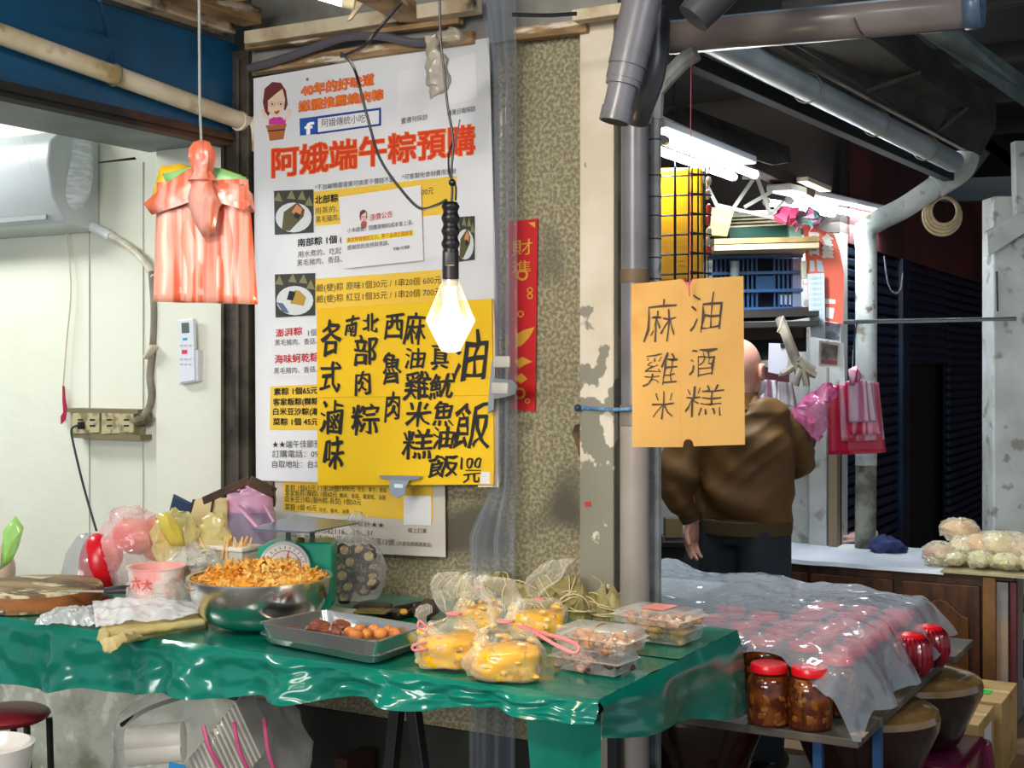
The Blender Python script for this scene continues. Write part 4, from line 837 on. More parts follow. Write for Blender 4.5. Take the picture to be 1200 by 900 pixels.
mb = MB(); mb.raw = 1; o_ = ell(334, 664, 19, 19, 40); i_ = ell(334, 664, 18, 18, 40)
mb.add([SD.at(x, y, .0008) for x, y in o_+i_], [(k, (k+1) % 40, 40+(k+1) % 40, 40+k) for k in range(40)]); mb.build('dial_ring', M('dial_redline', '#c96a70', .5), t, smooth=False)
SD.poly('needle', [(331, 670), (333, 671), (339, 645), (338, 645)], M('needle_red', '#d03048', .4), t, .002)
for x in (326, 344+10): MB().bar(P(x+12, 640, DS+.05), P(x+12, 614, DS+.05), .012, .012, up=FW).build('pan_post', M('post_dark', '#22383a', .4), t, smooth=False)
MB().ball(P(352, 633, DS+.02), (.012, .012, .008), 12, 6).build('zero_knob', M('brass_knob', '#8d5a30', .4, .4), t)
pa, pb, pc_, pd = P(294, 611, 3.28), P(362, 613, 3.22), P(420, 609, 3.42), P(346, 606, 3.6)
pz = pa.z; b = MB(); b.slab([V((p.x, p.y, P(350, 612, 3.42).z+.0)) for p in (pa, pb, pc_, pd)], UP, .004)
b.build('pan', M('pan_blue_steel', '#7f93ad', .25, .8), t, smooth=False, bevel=.001)
# bag of dried mushroom slices
t = thing('mushroom_bag', 'tied clear bag of dark dried mushroom slices right of the scale', 'bag', T(417, 700))
DM = 3.62; q = P(418, 670, DM); s_ = DM/FL
b = MB(); pr = [(10, 703), (26, 700), (32, 685), (33, 665), (30, 648), (20, 634), (9, 627), (5, 622), (6, 615), (9, 608), (7, 600)]
b.lathe([(r*s_, P(418, y, DM).z) for r, y in pr], (q.x, q.y, 0), 36, fn=lambda a, z, i: 1+.10*math.sin(a*7+i)*(.5 if i < 5 else 1.5)+.05*math.sin(a*17+i*2))
crumple(b, .006, 30, 2).build('bag_film', film('mushroom_film', '#d9d8d6', .16, .6, .1, .004, 30), t)
rnd = random.Random(5)
dk_ = M('mushroom_dark', '#4a3b30', .7, c2='#2c221c', vs=30); crm_ = M('mushroom_cream', '#e3c98f', .7, c2='#b98f55', vs=60)
proto = None
for k in range(26):
    yy = 645+(k//5)*10.5+rnd.uniform(-3.5, 3.5); xx = 398+(k % 5)*9.5+rnd.uniform(-4, 4)
    c = P(xx, yy, DM-.045+.03*(k % 3)*.5)
    c = c+(V((q.x, q.y, c.z))-c)*.12
    if proto is None:
        proto = thing('mushroom_slice', 'round dark dried mushroom slice with pale centre inside the clear tied bag', 'mushroom', c, 'dried mushroom slices in the bag')
        MB().lathe([(.006, -.004), (.019, -.003), (.021, 0), (.019, .003), (.006, .004)], c, 16, fn=lambda a, z, i: 1+.08*math.sin(a*5)).build('cap', dk_, proto)
        MB().lathe([(.003, .003), (.012, .006), (.013, .0075), (.008, .008), (.002, .005)], c, 12, fn=lambda a, z, i: 1+.06*math.sin(a*5)).build('cream_centre', crm_, proto)
        o = proto
    else: o = dup(proto, c)
    o['label'] = 'dark mushroom slice, %s from the left in the %s layer of the clear bag' % (ORD[k % 5], ORD[k//5])
    face = (-FW*1.0+V((rnd.uniform(-1, 1), rnd.uniform(-.3, .3), rnd.uniform(-1, 1)))).normalized()
    o.rotation_euler = (face*(1 if k % 5 != 2 else -1)).to_track_quat('Z', 'Y').to_euler()
# two nested steel trays
def tray(zr, cs, dep, name, lab, bev=.004):
    t = thing(name, lab, 'tray', sum((onZ(x, y, zr) for x, y in cs), V())/4-UP*dep)
    r = [onZ(x, y, zr) for x, y in cs]; c = sum(r, V())/4
    lv = [(1.03, 0), (1.03, -.003), (1.0, -.004), (.93, -dep), (.92, -dep), (.99, -.001), (1.03, .0)]
    b = MB(); vs = []
    def ringpts(s_, dz):
        out = []; cc = [c+(p-c)*s_ for p in r]
        for i in range(4):
            p0, p1, p2 = cc[i-1], cc[i], cc[(i+1) % 4]
            for k in range(5):
                u = k/4; A = p1.lerp(p0, .09*(1)); B_ = p1.lerp(p2, .09)
                out.append(A.lerp(p1, u).lerp(p1.lerp(B_, u), u)+UP*dz)
        return out
    for s_, dz in lv[:6]: vs += ringpts(s_, dz)
    vs += ringpts(.92, -dep+.003); n_ = 20
    order = [4, 3, 2, 1, 0, 5, 6]
    fs = []
    for i in range(len(order)-1):
        A, B_ = order[i]*n_, order[i+1]*n_
        fs += [(A+k, A+(k+1) % n_, B_+(k+1) % n_, B_+k) for k in range(n_)]
    fs += [tuple(range(4*n_, 5*n_)), tuple(range(6*n_, 7*n_))]
    b.add(vs, fs).build('tray_pan', M('tray_steel', '#c9cbc8', .22, .88, bump=.0004, bs=8), t, ang=40)
    return t
cs = [(303, 729), (381, 714), (498, 733), (440, 751)]
tray(TZ+.026, [(303, 741), (381, 724), (503, 746), (440, 768)], .022, 'steel_tray', 'lower shallow steel tray under the tray of braised eggs')
tray(TZ+.062, cs, .035, 'steel_tray', 'upper stainless steel tray holding braised eggs and meat slices')
zt_ = TZ+.032
rnd = random.Random(2)
eggm = M('braised_egg', '#d98b45', .35, c2='#b96a2c', vs=20)
for k, (x, y) in enumerate(((410, 741), (421, 738), (430, 743), (438, 738), (446, 742), (455, 739), (462, 742), (417, 745))):
    p = onZ(x, y, zt_+.012)
    o = MB().ball(p, (.016, .012, .013), 16, 12).build('braised_egg', eggm, None, loc=p); o.rotation_euler.z = k
    tag(o, '%s brown braised egg from the left in the upper steel tray' % ['first', 'third', 'fifth', 'sixth', 'seventh', 'eighth', 'last and rightmost', 'second'][k], 'egg', 'braised eggs in the upper tray')
meatm = M('braised_meat', '#8d4a30', .35, c2='#6b3324', vs=12, bump=.002, bs=40)
for k, (x, y, sx_, sz_) in enumerate(((372, 738, .034, .010), (352, 741, .026, .006), (340, 737, .022, .006), (400, 733, .022, .013), (392, 741, .02, .014), (376, 733, .03, .012))):
    p = onZ(x, y, zt_+.006+sz_*.5)
    o = crumple(MB().ball(p, (sx_, .016, sz_), 18, 10), .004, 40, k).build('meat_slice', meatm, None, loc=p)
    tag(o, ['long curled reddish meat slice at the middle of the upper tray', 'flat brown meat slice left of the curled slice in the upper tray', 'small flat meat slice furthest left in the upper tray', 'dark meat piece next to the eggs, back of the upper tray', 'rounded brown meat piece touching the first egg', 'reddish meat slice stacked behind the long curled slice'][k], 'meat')
# dark dried tofu slabs
tf = M('dark_tofu', '#3a2a1f', .4, c2='#241812', vs=20, bump=.001, bs=50); tfg = M('tofu_green', '#6f6a2c', .5, c2='#59501f', vs=20)
def slabthing(x, y, z, L, W_, H_, a, m, lab, cat='tofu', name='tofu_slab', tilt=0):
    p = onZ(x, y, z); u = V((math.cos(a), math.sin(a), tilt)).normalized(); v = UP.cross(u).normalized()
    return tag(MB().obox(p+UP*H_/2, u*L, v*W_, u.cross(v)*H_).build(name, m, None, bevel=.004, loc=p), lab, cat)
slabthing(437, 717, TZ+.004, .09, .07, .02, .3, tf, 'thick dark braised slab with greenish top right of the mushroom bag')
p = onZ(437, 717, TZ+.026); tag(MB().obox(p+UP*.002, V((.95, .3, 0))*.085, V((-.3, .95, 0))*.062, UP*.004).build('seaweed_slab', tfg, None, bevel=.001, loc=p), 'olive green slab lying on the thick dark braised slab', 'slab')
slabthing(462, 722, TZ+.004, .08, .06, .016, -.1, tf, 'flat dark braised slab behind the upper steel tray')
slabthing(486, 716, TZ+.004, .1, .07, .022, -.4, tf, 'dark speckled braised slab left of the first soup bag', tilt=.25)
slabthing(497, 722, TZ+.004, .06, .08, .03, .8, M('purple_block', '#4a3a36', .5, c2='#332622', vs=40), 'pointed dark brown block next to the plastic soup bag', tilt=.5)
p = onZ(473, 717, TZ+.03); tag(MB().ball(p, (.012, .01, .008), 12, 8).build('mustard_blob', M('mustard', '#c9922a', .4), None, loc=p), 'small mustard yellow bit lying on the dark slabs', 'garnish')
# soup bags
soupf = film('soup_film', '#fbf5e2', .07, .55, .07, .008, 26)
soup = M('soup_yellow', '#f8b804', .18, c2='#efd183', vs=30, vr=(.52, .66), c3='#d89410', v3=30)
def soupbag(x, yb, d, w_, h, hn, ht_, label, seed, lean=0, soupm=None, fill=.9):
    """x: centre px, yb: base px, w: half width px, h: filled height px, hn: neck px height, ht: top px height"""
    q = onZ(x, yb-2, TZ+.004); d = q.dot(FW); s_ = d/FL
    t = thing('soup_bag', label, 'bag', q)
    rn = random.Random(seed)
    def pt(r, hh): return (r*s_, hh*s_)
    prof = [pt(w_*.55, 0), pt(w_*.92, 2), pt(w_, h*.25), pt(w_*.98, h*.55), pt(w_*.78, h*.85), pt(w_*.5, h*1.05), pt(w_*.2, hn), pt(w_*.16, hn+4), pt(w_*.3, hn+12), pt(w_*.52, hn+.55*(ht_-hn)), pt(w_*.5, ht_-4), pt(w_*.25, ht_)]
    # interpolate
    pp = []
    for i in range(len(prof)-1):
        for k in range(4): u = k/4; pp.append((prof[i][0]*(1-u)+prof[i+1][0]*u, prof[i][1]*(1-u)+prof[i+1][1]*u))
    pp.append(prof[-1])
    H_ = prof[-1][1]
    b = MB(); b.lathe(pp, (0, 0, 0), 44, caps=(True, False), fn=lambda a, z, i: 1+(.05 if i < 18 else .22)*math.sin(a*(6+seed % 3)+i*.15)+.06*math.sin(a*13+seed+i*.3)*(0 if i < 4 else 1))
    def mv(p):
        k = max(0, p.z/H_-.35); f = 1-.45*min(1, max(0, p.z/H_-.55)*3)
        v_ = RT*p.x+FW*p.y*(.8 if p.z < h*s_ else .35)+UP*p.z+RT*lean*k*k*s_
        v_ += V((nz(v_, 22, seed), nz(v_, 22, seed+1), nz(v_, 22, seed+2)*.5))*(.012+.014*min(1, p.z/H_))+V((nz(v_, 50, seed+3), nz(v_, 50, seed+4), 0))*.005; v_.z = max(v_.z, 0)
        return q+v_
    b.move(mv); b.build('bag_film', soupf, t, ang=180)
    b = MB(); pr2 = [(r*.95, z+.001) for r, z in pp[:int(15*fill)+1]]
    pr2 += [(pr2[-1][0]*.6, pr2[-1][1]+.006), (.002, pr2[-1][1]+.008)]; b.lathe(pr2, (0, 0, 0), 32, fn=lambda a, z, i: 1+.04*math.sin(a*5+i)); b.move(lambda p: mv(p)); b.build('soup', soupm or soup, t, ang=180)
    b = MB(); rn2 = random.Random(seed*7)
    for k in range(34):
        a = rn2.uniform(0, 2*PI); hh = rn2.uniform(.08, .85)*h*s_; rr_ = w_*s_*.86*(1-.25*(hh/(h*s_))**3)
        c = mv(V((rr_*math.cos(a), rr_*math.sin(a), hh))); e_ = rn2.uniform(.006, .011); b.ball(c, (e_*rn2.uniform(1, 1.9), e_, e_*rn2.uniform(.5, 1)), 8, 6, fn=lambda dd: 1+.3*noise.noise(dd*2+V((k, 0, 0))))
    cb_ = b.build('cabbage_pieces', M('cabbage_chunk', '#efd79a', .4, c2='#f4c030', vs=30, c3='#a8833c', v3=44), t); cb_['kind'] = 'stuff'
    b = MB(); zz = (hn+2)*s_; b.tube([q+RT*(math.cos(a)*w_*.2*s_+lean*.04*s_)+FW*math.sin(a)*w_*.14*s_+UP*zz for a in [2*PI*k/14 for k in range(15)]], .003, 6)
    b.build('tie', M('pink_tie', '#ee8c90', .4), t)
    return t, q, s_, zz
tA, qA, sA, zA = soupbag(531, 783, 2.62, 42, 52, 60, 112, 'clear bag of yellow soup and cabbage nearest the trays', 1, lean=20)
tB, qB, sB, zB = soupbag(594, 796, 2.52, 46, 54, 64, 116, 'clear bag of yellow soup in front centre, leaning on the first', 2, lean=-30)
tC, qC, sC, zC = soupbag(560, 742, 2.95, 28, 44, 50, 72, 'clear bag of orange food standing behind the two front soup bags', 3, soupm=M('soup_orange', '#f0a83a', .3, c2='#f3cf7a', vs=20))
tD, qD, sD_, zD = soupbag(628, 750, 2.78, 32, 46, 44, 92, 'clear bag with a long pink tie leaning over the rice dumplings', 4, lean=70)
tE, qE, sE, zE = soupbag(505, 762, 2.8, 14, 24, 26, 50, 'small clear bag squeezed between the steel tray and first soup bag', 6, lean=-10, soupm=M('pale_filling', '#e6dcc4', .4))
b = MB(); b.tube(cable([P(606, 733, 2.85), P(628, 742, 2.78), P(650, 755, 2.7), P(672, 765, 2.66), P(678, 758, 2.66), P(664, 750, 2.7), P(640, 743, 2.77), P(612, 734, 2.85)], n=6), .004, 8, flat=.6); b.build('tie_tail', M('pink_tie', '#ee8c90'), tD)
b = MB(); b.tube(cable([P(498, 740, 2.8), P(490, 735, 2.8), P(492, 728, 2.8), P(500, 735, 2.8)], n=5), .003, 6); b.tube(cable([P(500, 752, 2.8), P(484, 757, 2.8), P(486, 762, 2.8), P(500, 760, 2.8)], n=5), .003, 6); b.build('tie_tail', M('pink_tie', '#ee8c90'), tA)
# clear lunch boxes
clear = film('box_clear', '#f3efe9', .10, .55, .05, .0012, 20)
def lunchbox(x, y, z, L, W_, H_, m, label, seed, ang=0, cat='box'):
    c = onZ(x, y, z)
    t = thing('clear_food_box', label, cat, c)
    u = V((math.cos(ang), math.sin(ang), 0)); v = V((-u.y, u.x, 0)); c = c+v*W_/2
    t.location = c
    def ring(s_, h): return [c+u*(L/2*s_[0]*i)+v*(W_/2*s_[1]*j)+UP*h for i, j in ((-1, -1), (1, -1), (1, 1), (-1, 1))]
    def shell(levels, name):
        b = MB(); vs = []
        for s_, h in levels: vs += ring(s_, h)
        fs = [(i*4+k, i*4+(k+1) % 4, (i+1)*4+(k+1) % 4, (i+1)*4+k) for i in range(len(levels)-1) for k in range(4)]
        fs.append((0, 1, 2, 3) if name == 'tray_base' else tuple(range(len(vs)-4, len(vs))))
        b.add(vs, fs).build(name, clear, t, smooth=True, bevel=.004, seg=3)
    shell([((.86, .84), .001), ((.9, .9), H_*.1), ((.95, .95), H_*.55), ((1.04, 1.05), H_*.56)], 'tray_base')
    shell([((1.05, 1.06), H_*.57), ((.96, .96), H_*.6), ((.9, .88), H_*.92), ((.82, .8), H_)], 'lid')
    rn = random.Random(seed); b = MB()
    n_ = 46
    for k in range(n_):
        p = c+u*rn.uniform(-.42, .42)*L+v*rn.uniform(-.38, .38)*W_+UP*(H_*.12+rn.random()*H_*.45)
        r = rn.uniform(.008, .014); b.ball(p, (r*rn.uniform(.8, 1.6), r, r*.7), 8, 6, fn=lambda d: 1+.25*noise.noise(d*2+p*60))
    o = b.build('food_filling', m, t); o['kind'] = 'stuff'
    return t, c, u, v
brown = M('food_brown', '#d19a63', .45, c2='#9e5e33', vs=26, vr=(.4, .6), c3='#f0cd9c', v3=22)
dkf = M('food_dark', '#c89886', .4, c2='#4a2c28', vs=20, vr=(.45, .55))
gold = M('food_gold', '#c99a26', .5, c2='#e3bb4c', vs=40, bump=.001, bs=90)
lunchbox(682, 790, TZ+.003, .17, .10, .05, dkf, 'clear food box of sliced dark meat at the front corner of the table', 1, -.1)
t, c, u, v = lunchbox(692, 768, TZ+.003, .18, .11, .045, brown, 'clear food box under the upper one, behind the dark meat box', 2, -.05)
t2_, c, u, v = lunchbox(690, 766, TZ+.05, .175, .11, .05, brown, 'upper clear food box of brown fried pieces with a rubber band', 3, -.02)
b = MB(); cc = c; b.tube([cc+v*(math.cos(a)*.056)+UP*(.026+math.sin(a)*.027) for a in [2*PI*k/20 for k in range(21)]], .0016, 6); b.build('rubber_band', M('band_tan', '#c98d3e', .5), t2_)
lunchbox(764, 755, TZ+.003, .16, .13, .055, gold, 'clear food box of golden crumbly rice at the right of the table', 4, -.05)
t4, c, u, v = lunchbox(756, 735, TZ+.05, .19, .13, .035, brown, 'flat clear food box with pink paper lying on the golden rice box', 5, -.12)
MB().obox(c+UP*.038, u*.06, v*.07, UP*.001).build('pink_paper', M('pink_paper', '#f08a7c', .5), t4, smooth=False)
# zongzi : leaf-wrapped rice dumplings tied with string
leafm = M('bamboo_leaf', '#a0925a', .5, c2='#7b6f40', vs=5, vr=(.35, .65), stretch=(14, 14, 1.5), bump=.0012, bs=8, c3='#b3a566', v3=3)
strm = M('cotton_string', '#e3d3a6', .7)
zg = thing('rice_dumpling', 'x', 'rice dumpling', (0, 0, 0))
bm = bmesh.new()
vs4 = [V((0, 0, 1.15)), V((.95, 0, -.35)), V((-.5, .85, -.35)), V((-.5, -.85, -.35))]
bv = [bm.verts.new(p) for p in vs4]
for f in ((0, 1, 2), (0, 2, 3), (0, 3, 1), (1, 3, 2)): bm.faces.new([bv[i] for i in f])
bmesh.ops.subdivide_edges(bm, edges=bm.edges[:], cuts=9, use_grid_fill=True)
for v in bm.verts:
    d = v.co.normalized(); L = v.co.length; tgt = .62; v.co = v.co*(1-.42)+d*tgt*.42*(1+.35*(L-.5)); v.co += d*.03*math.sin(v.co.z*7+math.atan2(v.co.y, v.co.x)*3); v.co *= .046
bm.verts.ensure_lookup_table()
b = MB(); b.v = [v.co.copy() for v in bm.verts]; b.f = [tuple(v.index for v in f.verts) for f in bm.faces]; bm.free()
b.build('leaf_wrap', leafm, zg, ang=50)
def band(par, ht, r0, til=0):
    b = MB(); b.tube([V((r0*math.cos(a)*(1+.12*math.cos(3*a)), r0*math.sin(a)*(1+.12*math.cos(3*a)), ht+til*math.cos(a))) for a in [2*PI*k/24 for k in range(25)]], .0011, 6); return b
bb = band(zg, -.002, .0325, .004); bb2 = band(zg, .008, .029, -.006); bb.add(bb2.v, bb2.f)
bb.tube(cable([V((.03, 0, 0)), V((.045, .01, .01)), V((.05, .0, .03)), V((.04, -.02, .035))], n=4), .001, 5)
bb.build('string', strm, zg)
zs = [(742, 716, 0, 0, 0, 1.0, 'pale green rice dumpling at the right end of the pile beside the pipe'), (724, 713, .0, 2, .9, .95, 'dark-tipped rice dumpling lying sideways behind the rightmost one'),
      (711, 722, 0, 1, .1, 1.05, 'upright rice dumpling with looped string second from the right in front'), (683, 724, 0, 4, .0, 1.0, 'upright striped rice dumpling just behind the fried-pieces box'),
      (664, 722, .0, 3, .8, .95, 'rice dumpling lying behind the bag with the pink tie'), (700, 712, .01, 5, -.7, 1, 'rice dumpling leaning back in the middle of the pile with string on top'),
      (672, 708, .0, .6, .6, 1, 'rice dumpling with loose string in the back row at the pillar'), (688, 702, .035, 1.5, 1.0, .9, 'topmost small rice dumpling on the back of the pile'),
      (648, 705, .0, 2.4, .2, .95, 'rice dumpling with dark leaf tip poking above the clear bag'), (610, 716, 0, 3.3, 2.4, 1.15, 'large rice dumpling with pointed lower leaf left of the leaning bag'),
      (612, 703, .03, 4.4, 1.2, .9, 'rice dumpling with creamy knot resting on the large left one'), (588, 708, .0, .3, .3, .9, 'squat rice dumpling at the left end of the pile behind the soup bag'),
      (585, 696, .02, 1.2, 1.5, .8, 'small rice dumpling behind the leftmost one near the curtain'), (628, 696, .03, 5.4, .5, .9, 'rice dumpling with pink and cream string knot at the back near the curtain'),
      (724, 700, .04, 3.9, 1.3, .85, 'rice dumpling perched on top near the grey pipe with a dark leaf end'), (556, 706, 0, 2.9, .4, .75, 'little rice dumpling peeking out between the soup bags')]
for k, (x, y, dz, rz, tl, sc_, lab) in enumerate(zs):
    p = onZ(x, y, TZ); p.y = min(p.y, 3.1)
    p.z = TZ+.022*sc_+dz
    o = zg if k == 0 else dup(zg)
    o.location = p; o.rotation_euler = (tl, tl*.4, rz*1.3); o.scale = (sc_*1.45,)*3; o['label'] = lab; o['group'] = 'leaf-wrapped rice dumplings on the table'
# ================================================================ RIGHT: pipes in front of the wall end
gpv = M('grey_pvc', '#807e83', .3, c2='#6b696d', vs=4, bump=.0003, bs=20); lpv = M('beige_pvc', '#a39a92', .35, c2='#8f867e', vs=3)
t = thing('drain_pipe', 'thick grey vertical drain pipe running down beside the peeling pillar', 'pipe', onY(744, 690, 3.12))
pxp = lambda y: onY(744, y, 3.10)
zz = lambda y: onY(744, y, 3.10).z
c = pxp(400); R1 = 16.5*V((c.x, c.y, 0)).dot(FW)/FL
MB().tube([V((c.x, c.y, zz(482))), V((c.x, c.y, 2.75))], R1*.97, 20).build('upper_pipe', gpv, t)
MB().tube([V((c.x, c.y, 0)), V((c.x, c.y, zz(497)))], R1*1.05, 20).build('lower_pipe', lpv, t)
MB().lathe([(R1*1.0, zz(500)), (R1*1.1, zz(498)), (R1*1.08, zz(476)), (R1*.98, zz(474))], (c.x, c.y, 0), 20).build('socket_joint', M('joint_brown', '#7d7469', .4), t)
tag(MB().lathe([(R1*1.01, zz(332)), (R1*1.03, zz(330)), (R1*1.03, zz(318)), (R1*1.0, zz(316))], (c.x, c.y, 0), 20).build('tape_scrap', M('old_tape', '#6e5a42', .6)), 'scrap of old brown tape stuck on the grey pipe above the kraft sign', 'tape')
t = thing('thin_channel', 'narrow weathered grey pipe bending right at its top next to the drain pipe', 'pipe', onY(766, 690, 3.16))
wth = M('weathered_pvc', '#8e9290', .6, c2='#6d706c', vs=9, c3='#46463f', v3=12)
q = onY(767, 400, 3.17)
MB().tube([V((q.x, q.y, 0)), V((q.x, q.y, onY(767, 130, 3.17).z))], .018, 10).build('upright', wth, t)
MB().tube([onY(767, 140, 3.17), onY(769, 108, 3.17), onY(783, 90, 3.17), onY(800, 72, 3.17), onY(816, 62, 3.17)], .022, 10).build('bent_top', wth, t)
for y in (165, 207, 232, 254, 281, 303, 328): MB().lathe([(.0185, 0), (.0195, .002), (.0185, .004)], (q.x, q.y, onY(767, y, 3.17).z), 10).build('ring_mark', M('ring_dark', '#3b3d3a', .6), t)
# slanting socketed pipe
t = thing('slanting_pipe', 'slanting grey pipe with stepped sockets and an open lower end by the pillar top', 'pipe', P(721, 145, 3.0))
a0 = P(757, -20, 3.0); a1 = P(720, 143, 3.0); dr = (a1-a0); L_ = dr.length; dr.normalize(); rs = 3.0/FL
def seg(f0, f1, r, nm, m=gpv): MB().tube([a0+dr*L_*f0, a0+dr*L_*f1], r*rs, 24).build(nm, m, t)
seg(-.3, .50, 23, 'pipe_run'); seg(.48, .74, 20.5, 'pipe_run'); seg(.47, .60, 22.5, 'pipe_socket'); seg(.61, .70, 21.5, 'pipe_socket'); seg(.73, .92, 17, 'pipe_run'); seg(.90, 1.0, 18.5, 'pipe_socket')
MB().tube([a0+dr*L_*.998, a0+dr*L_*1.003], 16.5*rs, 24).build('pipe_mouth', M('pipe_inside', '#1c1c1e', .8), t)
t = thing('pipe_elbow', 'wide dark grey elbow behind the slanting pipe joining the vertical drain', 'pipe', P(756, 120, 3.1))
MB().tube(cable([P(768, 10, 3.12), P(768, 50, 3.12), P(762, 90, 3.12), P(750, 125, 3.14), P(746, 140, 3.16)], n=5), 17*3.1/FL, 18).build('elbow_body', M('dark_pvc', '#4a4a4c', .35, c2='#39393b', vs=6), t)
tag(MB().tube([P(880, -60, 3.0), P(838, -8, 3.0), P(812, 22, 3.0)], [27*3/FL, 25*3/FL, 21*3/FL], 24).build('big_pipe_end', M('dark_pvc', '#4a4a4c')), 'wide dark pipe end coming down from the top edge left of the long gutter', 'pipe')
# gutter
t = thing('rain_gutter', 'long grey-brown half-round gutter with an open blue-edged right end', 'gutter', onY(960, 30, 3.3))
gm = M('gutter_pvc', '#7b716d', .3, c2='#6a605d', vs=3)
g0 = onY(784, 46, 3.3); g1 = onY(1134, 14, 3.3); dg = (g1-g0).normalized(); rg = .04
b = MB(); prof = [(-1, .9), (-1.02, .2), (-.75, -.6), (-.25, -.95), (.25, -.95), (.75, -.6), (1.02, .2), (1, .9)]
n_ = len(prof); vs = []
for e in (g0, g1): vs += [e+V((0, y*rg, z*rg)) for y, z in prof]
b.add(vs, [(i, i+1, i+1+n_, i+n_) for i in range(n_-1)]).build('gutter_body', gm, t, solid=.004, ang=60)
b = MB(); vs = [g1-dg*.005+V((0, y*rg*1.06, z*rg*1.06)) for y, z in prof]+[g1+dg*.035+V((0, y*rg*1.06, z*rg*1.06)) for y, z in prof]
b.add(vs, [(i, i+1, i+1+n_, i+n_) for i in range(n_-1)]).build('end_collar', M('gutter_blue', '#3f5568', .35), t, solid=.004, ang=60)
b = MB(); b.bar(g0+UP*.036, g1+UP*.036, .085, .006); b.build('top_strip', M('gutter_blue', '#3f5568'), t, smooth=False)
m_ = g0.lerp(g1, .66); b = MB(); b.tube([m_+V((.004*k, math.cos(a)*rg*1.07, math.sin(a)*rg*1.0)) for k, a in enumerate([PI+PI*j/10 for j in range(11)])], .0025, 6); b.build('strap_wire', M('wire_dark', '#3a3838', .5), t)
# long eaves: pale gutter, thin batten, wide duct and steel beams receding along the passage
XG = -1.18
gA = P(815, 37, 3.88); gB = P(1118, 190, 5.5); gA = gA+(gA-gB)*.0
t = thing('eaves_pipe', 'long pale grey eaves pipe receding from the gutter to the white bent downpipe', 'pipe', gB)
MB().tube([gA, gB], .043, 18).build('pipe_run', M('pale_pipe', '#a9b6ba', .35, c2='#8a989c', vs=3), t)
for f in (.35, .62, .85):
    c = gA.lerp(gB, f); MB().tube([c+V((math.cos(a)*.05, 0, math.sin(a)*.05)) for a in [2*PI*k/14 for k in range(15)]], .003, 5).build('wire_loop', M('wire_grey', '#6b6659'), t)
hb_ = MB().bar(gA+V((.03, 0, .062)), gB+V((.03, .1, .062)), .02, .012)
tag(hb_.build('thin_batten', M('batten_pale', '#8a867a', .6), smooth=False), 'thin pale batten lying along the top of the long eaves pipe', 'batten')
t = thing('metal_duct', 'wide stained dark duct running along the roof above the pale eaves pipe', 'duct', onX(1040, 110, -.95))
dm = M('duct_stained', '#3a3d3a', .8, 0, c2='#232524', vs=6, vr=(.42, .6), stretch=(1, .4, 1), bump=.002)
MB().slab([P(915, 46, 4.0), P(1150, 184, 5.6), P(1168, 150, 5.6), P(1010, 34, 4.0)], -UP, .12).build('duct_body', dm, t, smooth=False, bevel=.01)
for f in (.35, .72): a_ = P(915, 46, 4.0).lerp(P(1150, 184, 5.6), f); b_ = P(1010, 34, 4.0).lerp(P(1168, 150, 5.6), f); MB().bar(a_-UP*.004, b_-UP*.004, .025, .012).build('duct_flange', dm, t, smooth=False)
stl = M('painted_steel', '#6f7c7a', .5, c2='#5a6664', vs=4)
def stb(a, b_, w_, h, lab, m=stl, name='steel_beam'): tag(MB().bar(a, b_, w_, h).build(name, m, None, smooth=False, bevel=.003, loc=a), lab, 'beam')
tag(MB().slab([P(1078, 40, 3.9), P(1104, 38, 3.9), P(1210, 112, 4.6), P(1210, 132, 4.6)], -UP, .05).build('steel_beam', stl, smooth=False), 'pale green-grey steel beam slanting to the right edge under the gutter end', 'beam')
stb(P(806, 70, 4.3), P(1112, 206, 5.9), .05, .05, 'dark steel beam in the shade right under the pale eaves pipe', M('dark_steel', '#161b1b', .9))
tag(MB().slab([P(772, 132, 4.5), P(800, 122, 4.9), P(925, 172, 5.4), P(927, 190, 5.3), P(905, 193, 5.0), P(772, 152, 4.5)], -FW, .02).build('roof_board', M('brown_board', '#5f5850', .8, c2='#46403a', vs=5), smooth=False), 'grey-brown ceiling board directly above the first fluorescent lamp', 'board')
stb(onY(1105, 224, 8.2), onY(1200, 221, 8.2), .1, .14, 'blue-grey horizontal beam behind the white post top', M('bluegrey_steel', '#4d6270', .5))
stb(P(1128, 205, 6.4), P(1150, 175, 6.4), .06, .08, 'short dark green bracket above the blue-grey beam', M('green_dark', '#33403e', .6))
for k in range(7):
    Y = 4.2+k*.95; MB().box((-1.34, Y, 2.84), (3.5, Y+.06, 2.92)).build('trim_%d' % (30+k), M('purlin_dark', '#23211f', .8), smooth=False)['kind'] = 'structure'
MB().box((-.35, 3.2, 2.72), (3.5, 11, 2.75)).build('trim_40', M('rusty_sheet', '#3e2620', .8, c2='#2a1b18', vs=1.5), smooth=False)['kind'] = 'structure'
# board and wood clutter under the roof left of the tubes
stb(P(868, 186, 5.1), P(948, 226, 5.5), .06, .05, 'brown timber running between the two tube lights', M('brown_timber', '#3c2a22', .7))
stb(P(940, 210, 5.3), P(968, 222, 5.5), .05, .02, 'pale board end behind the second tube light', M('pale_board', '#b0a48c', .6))
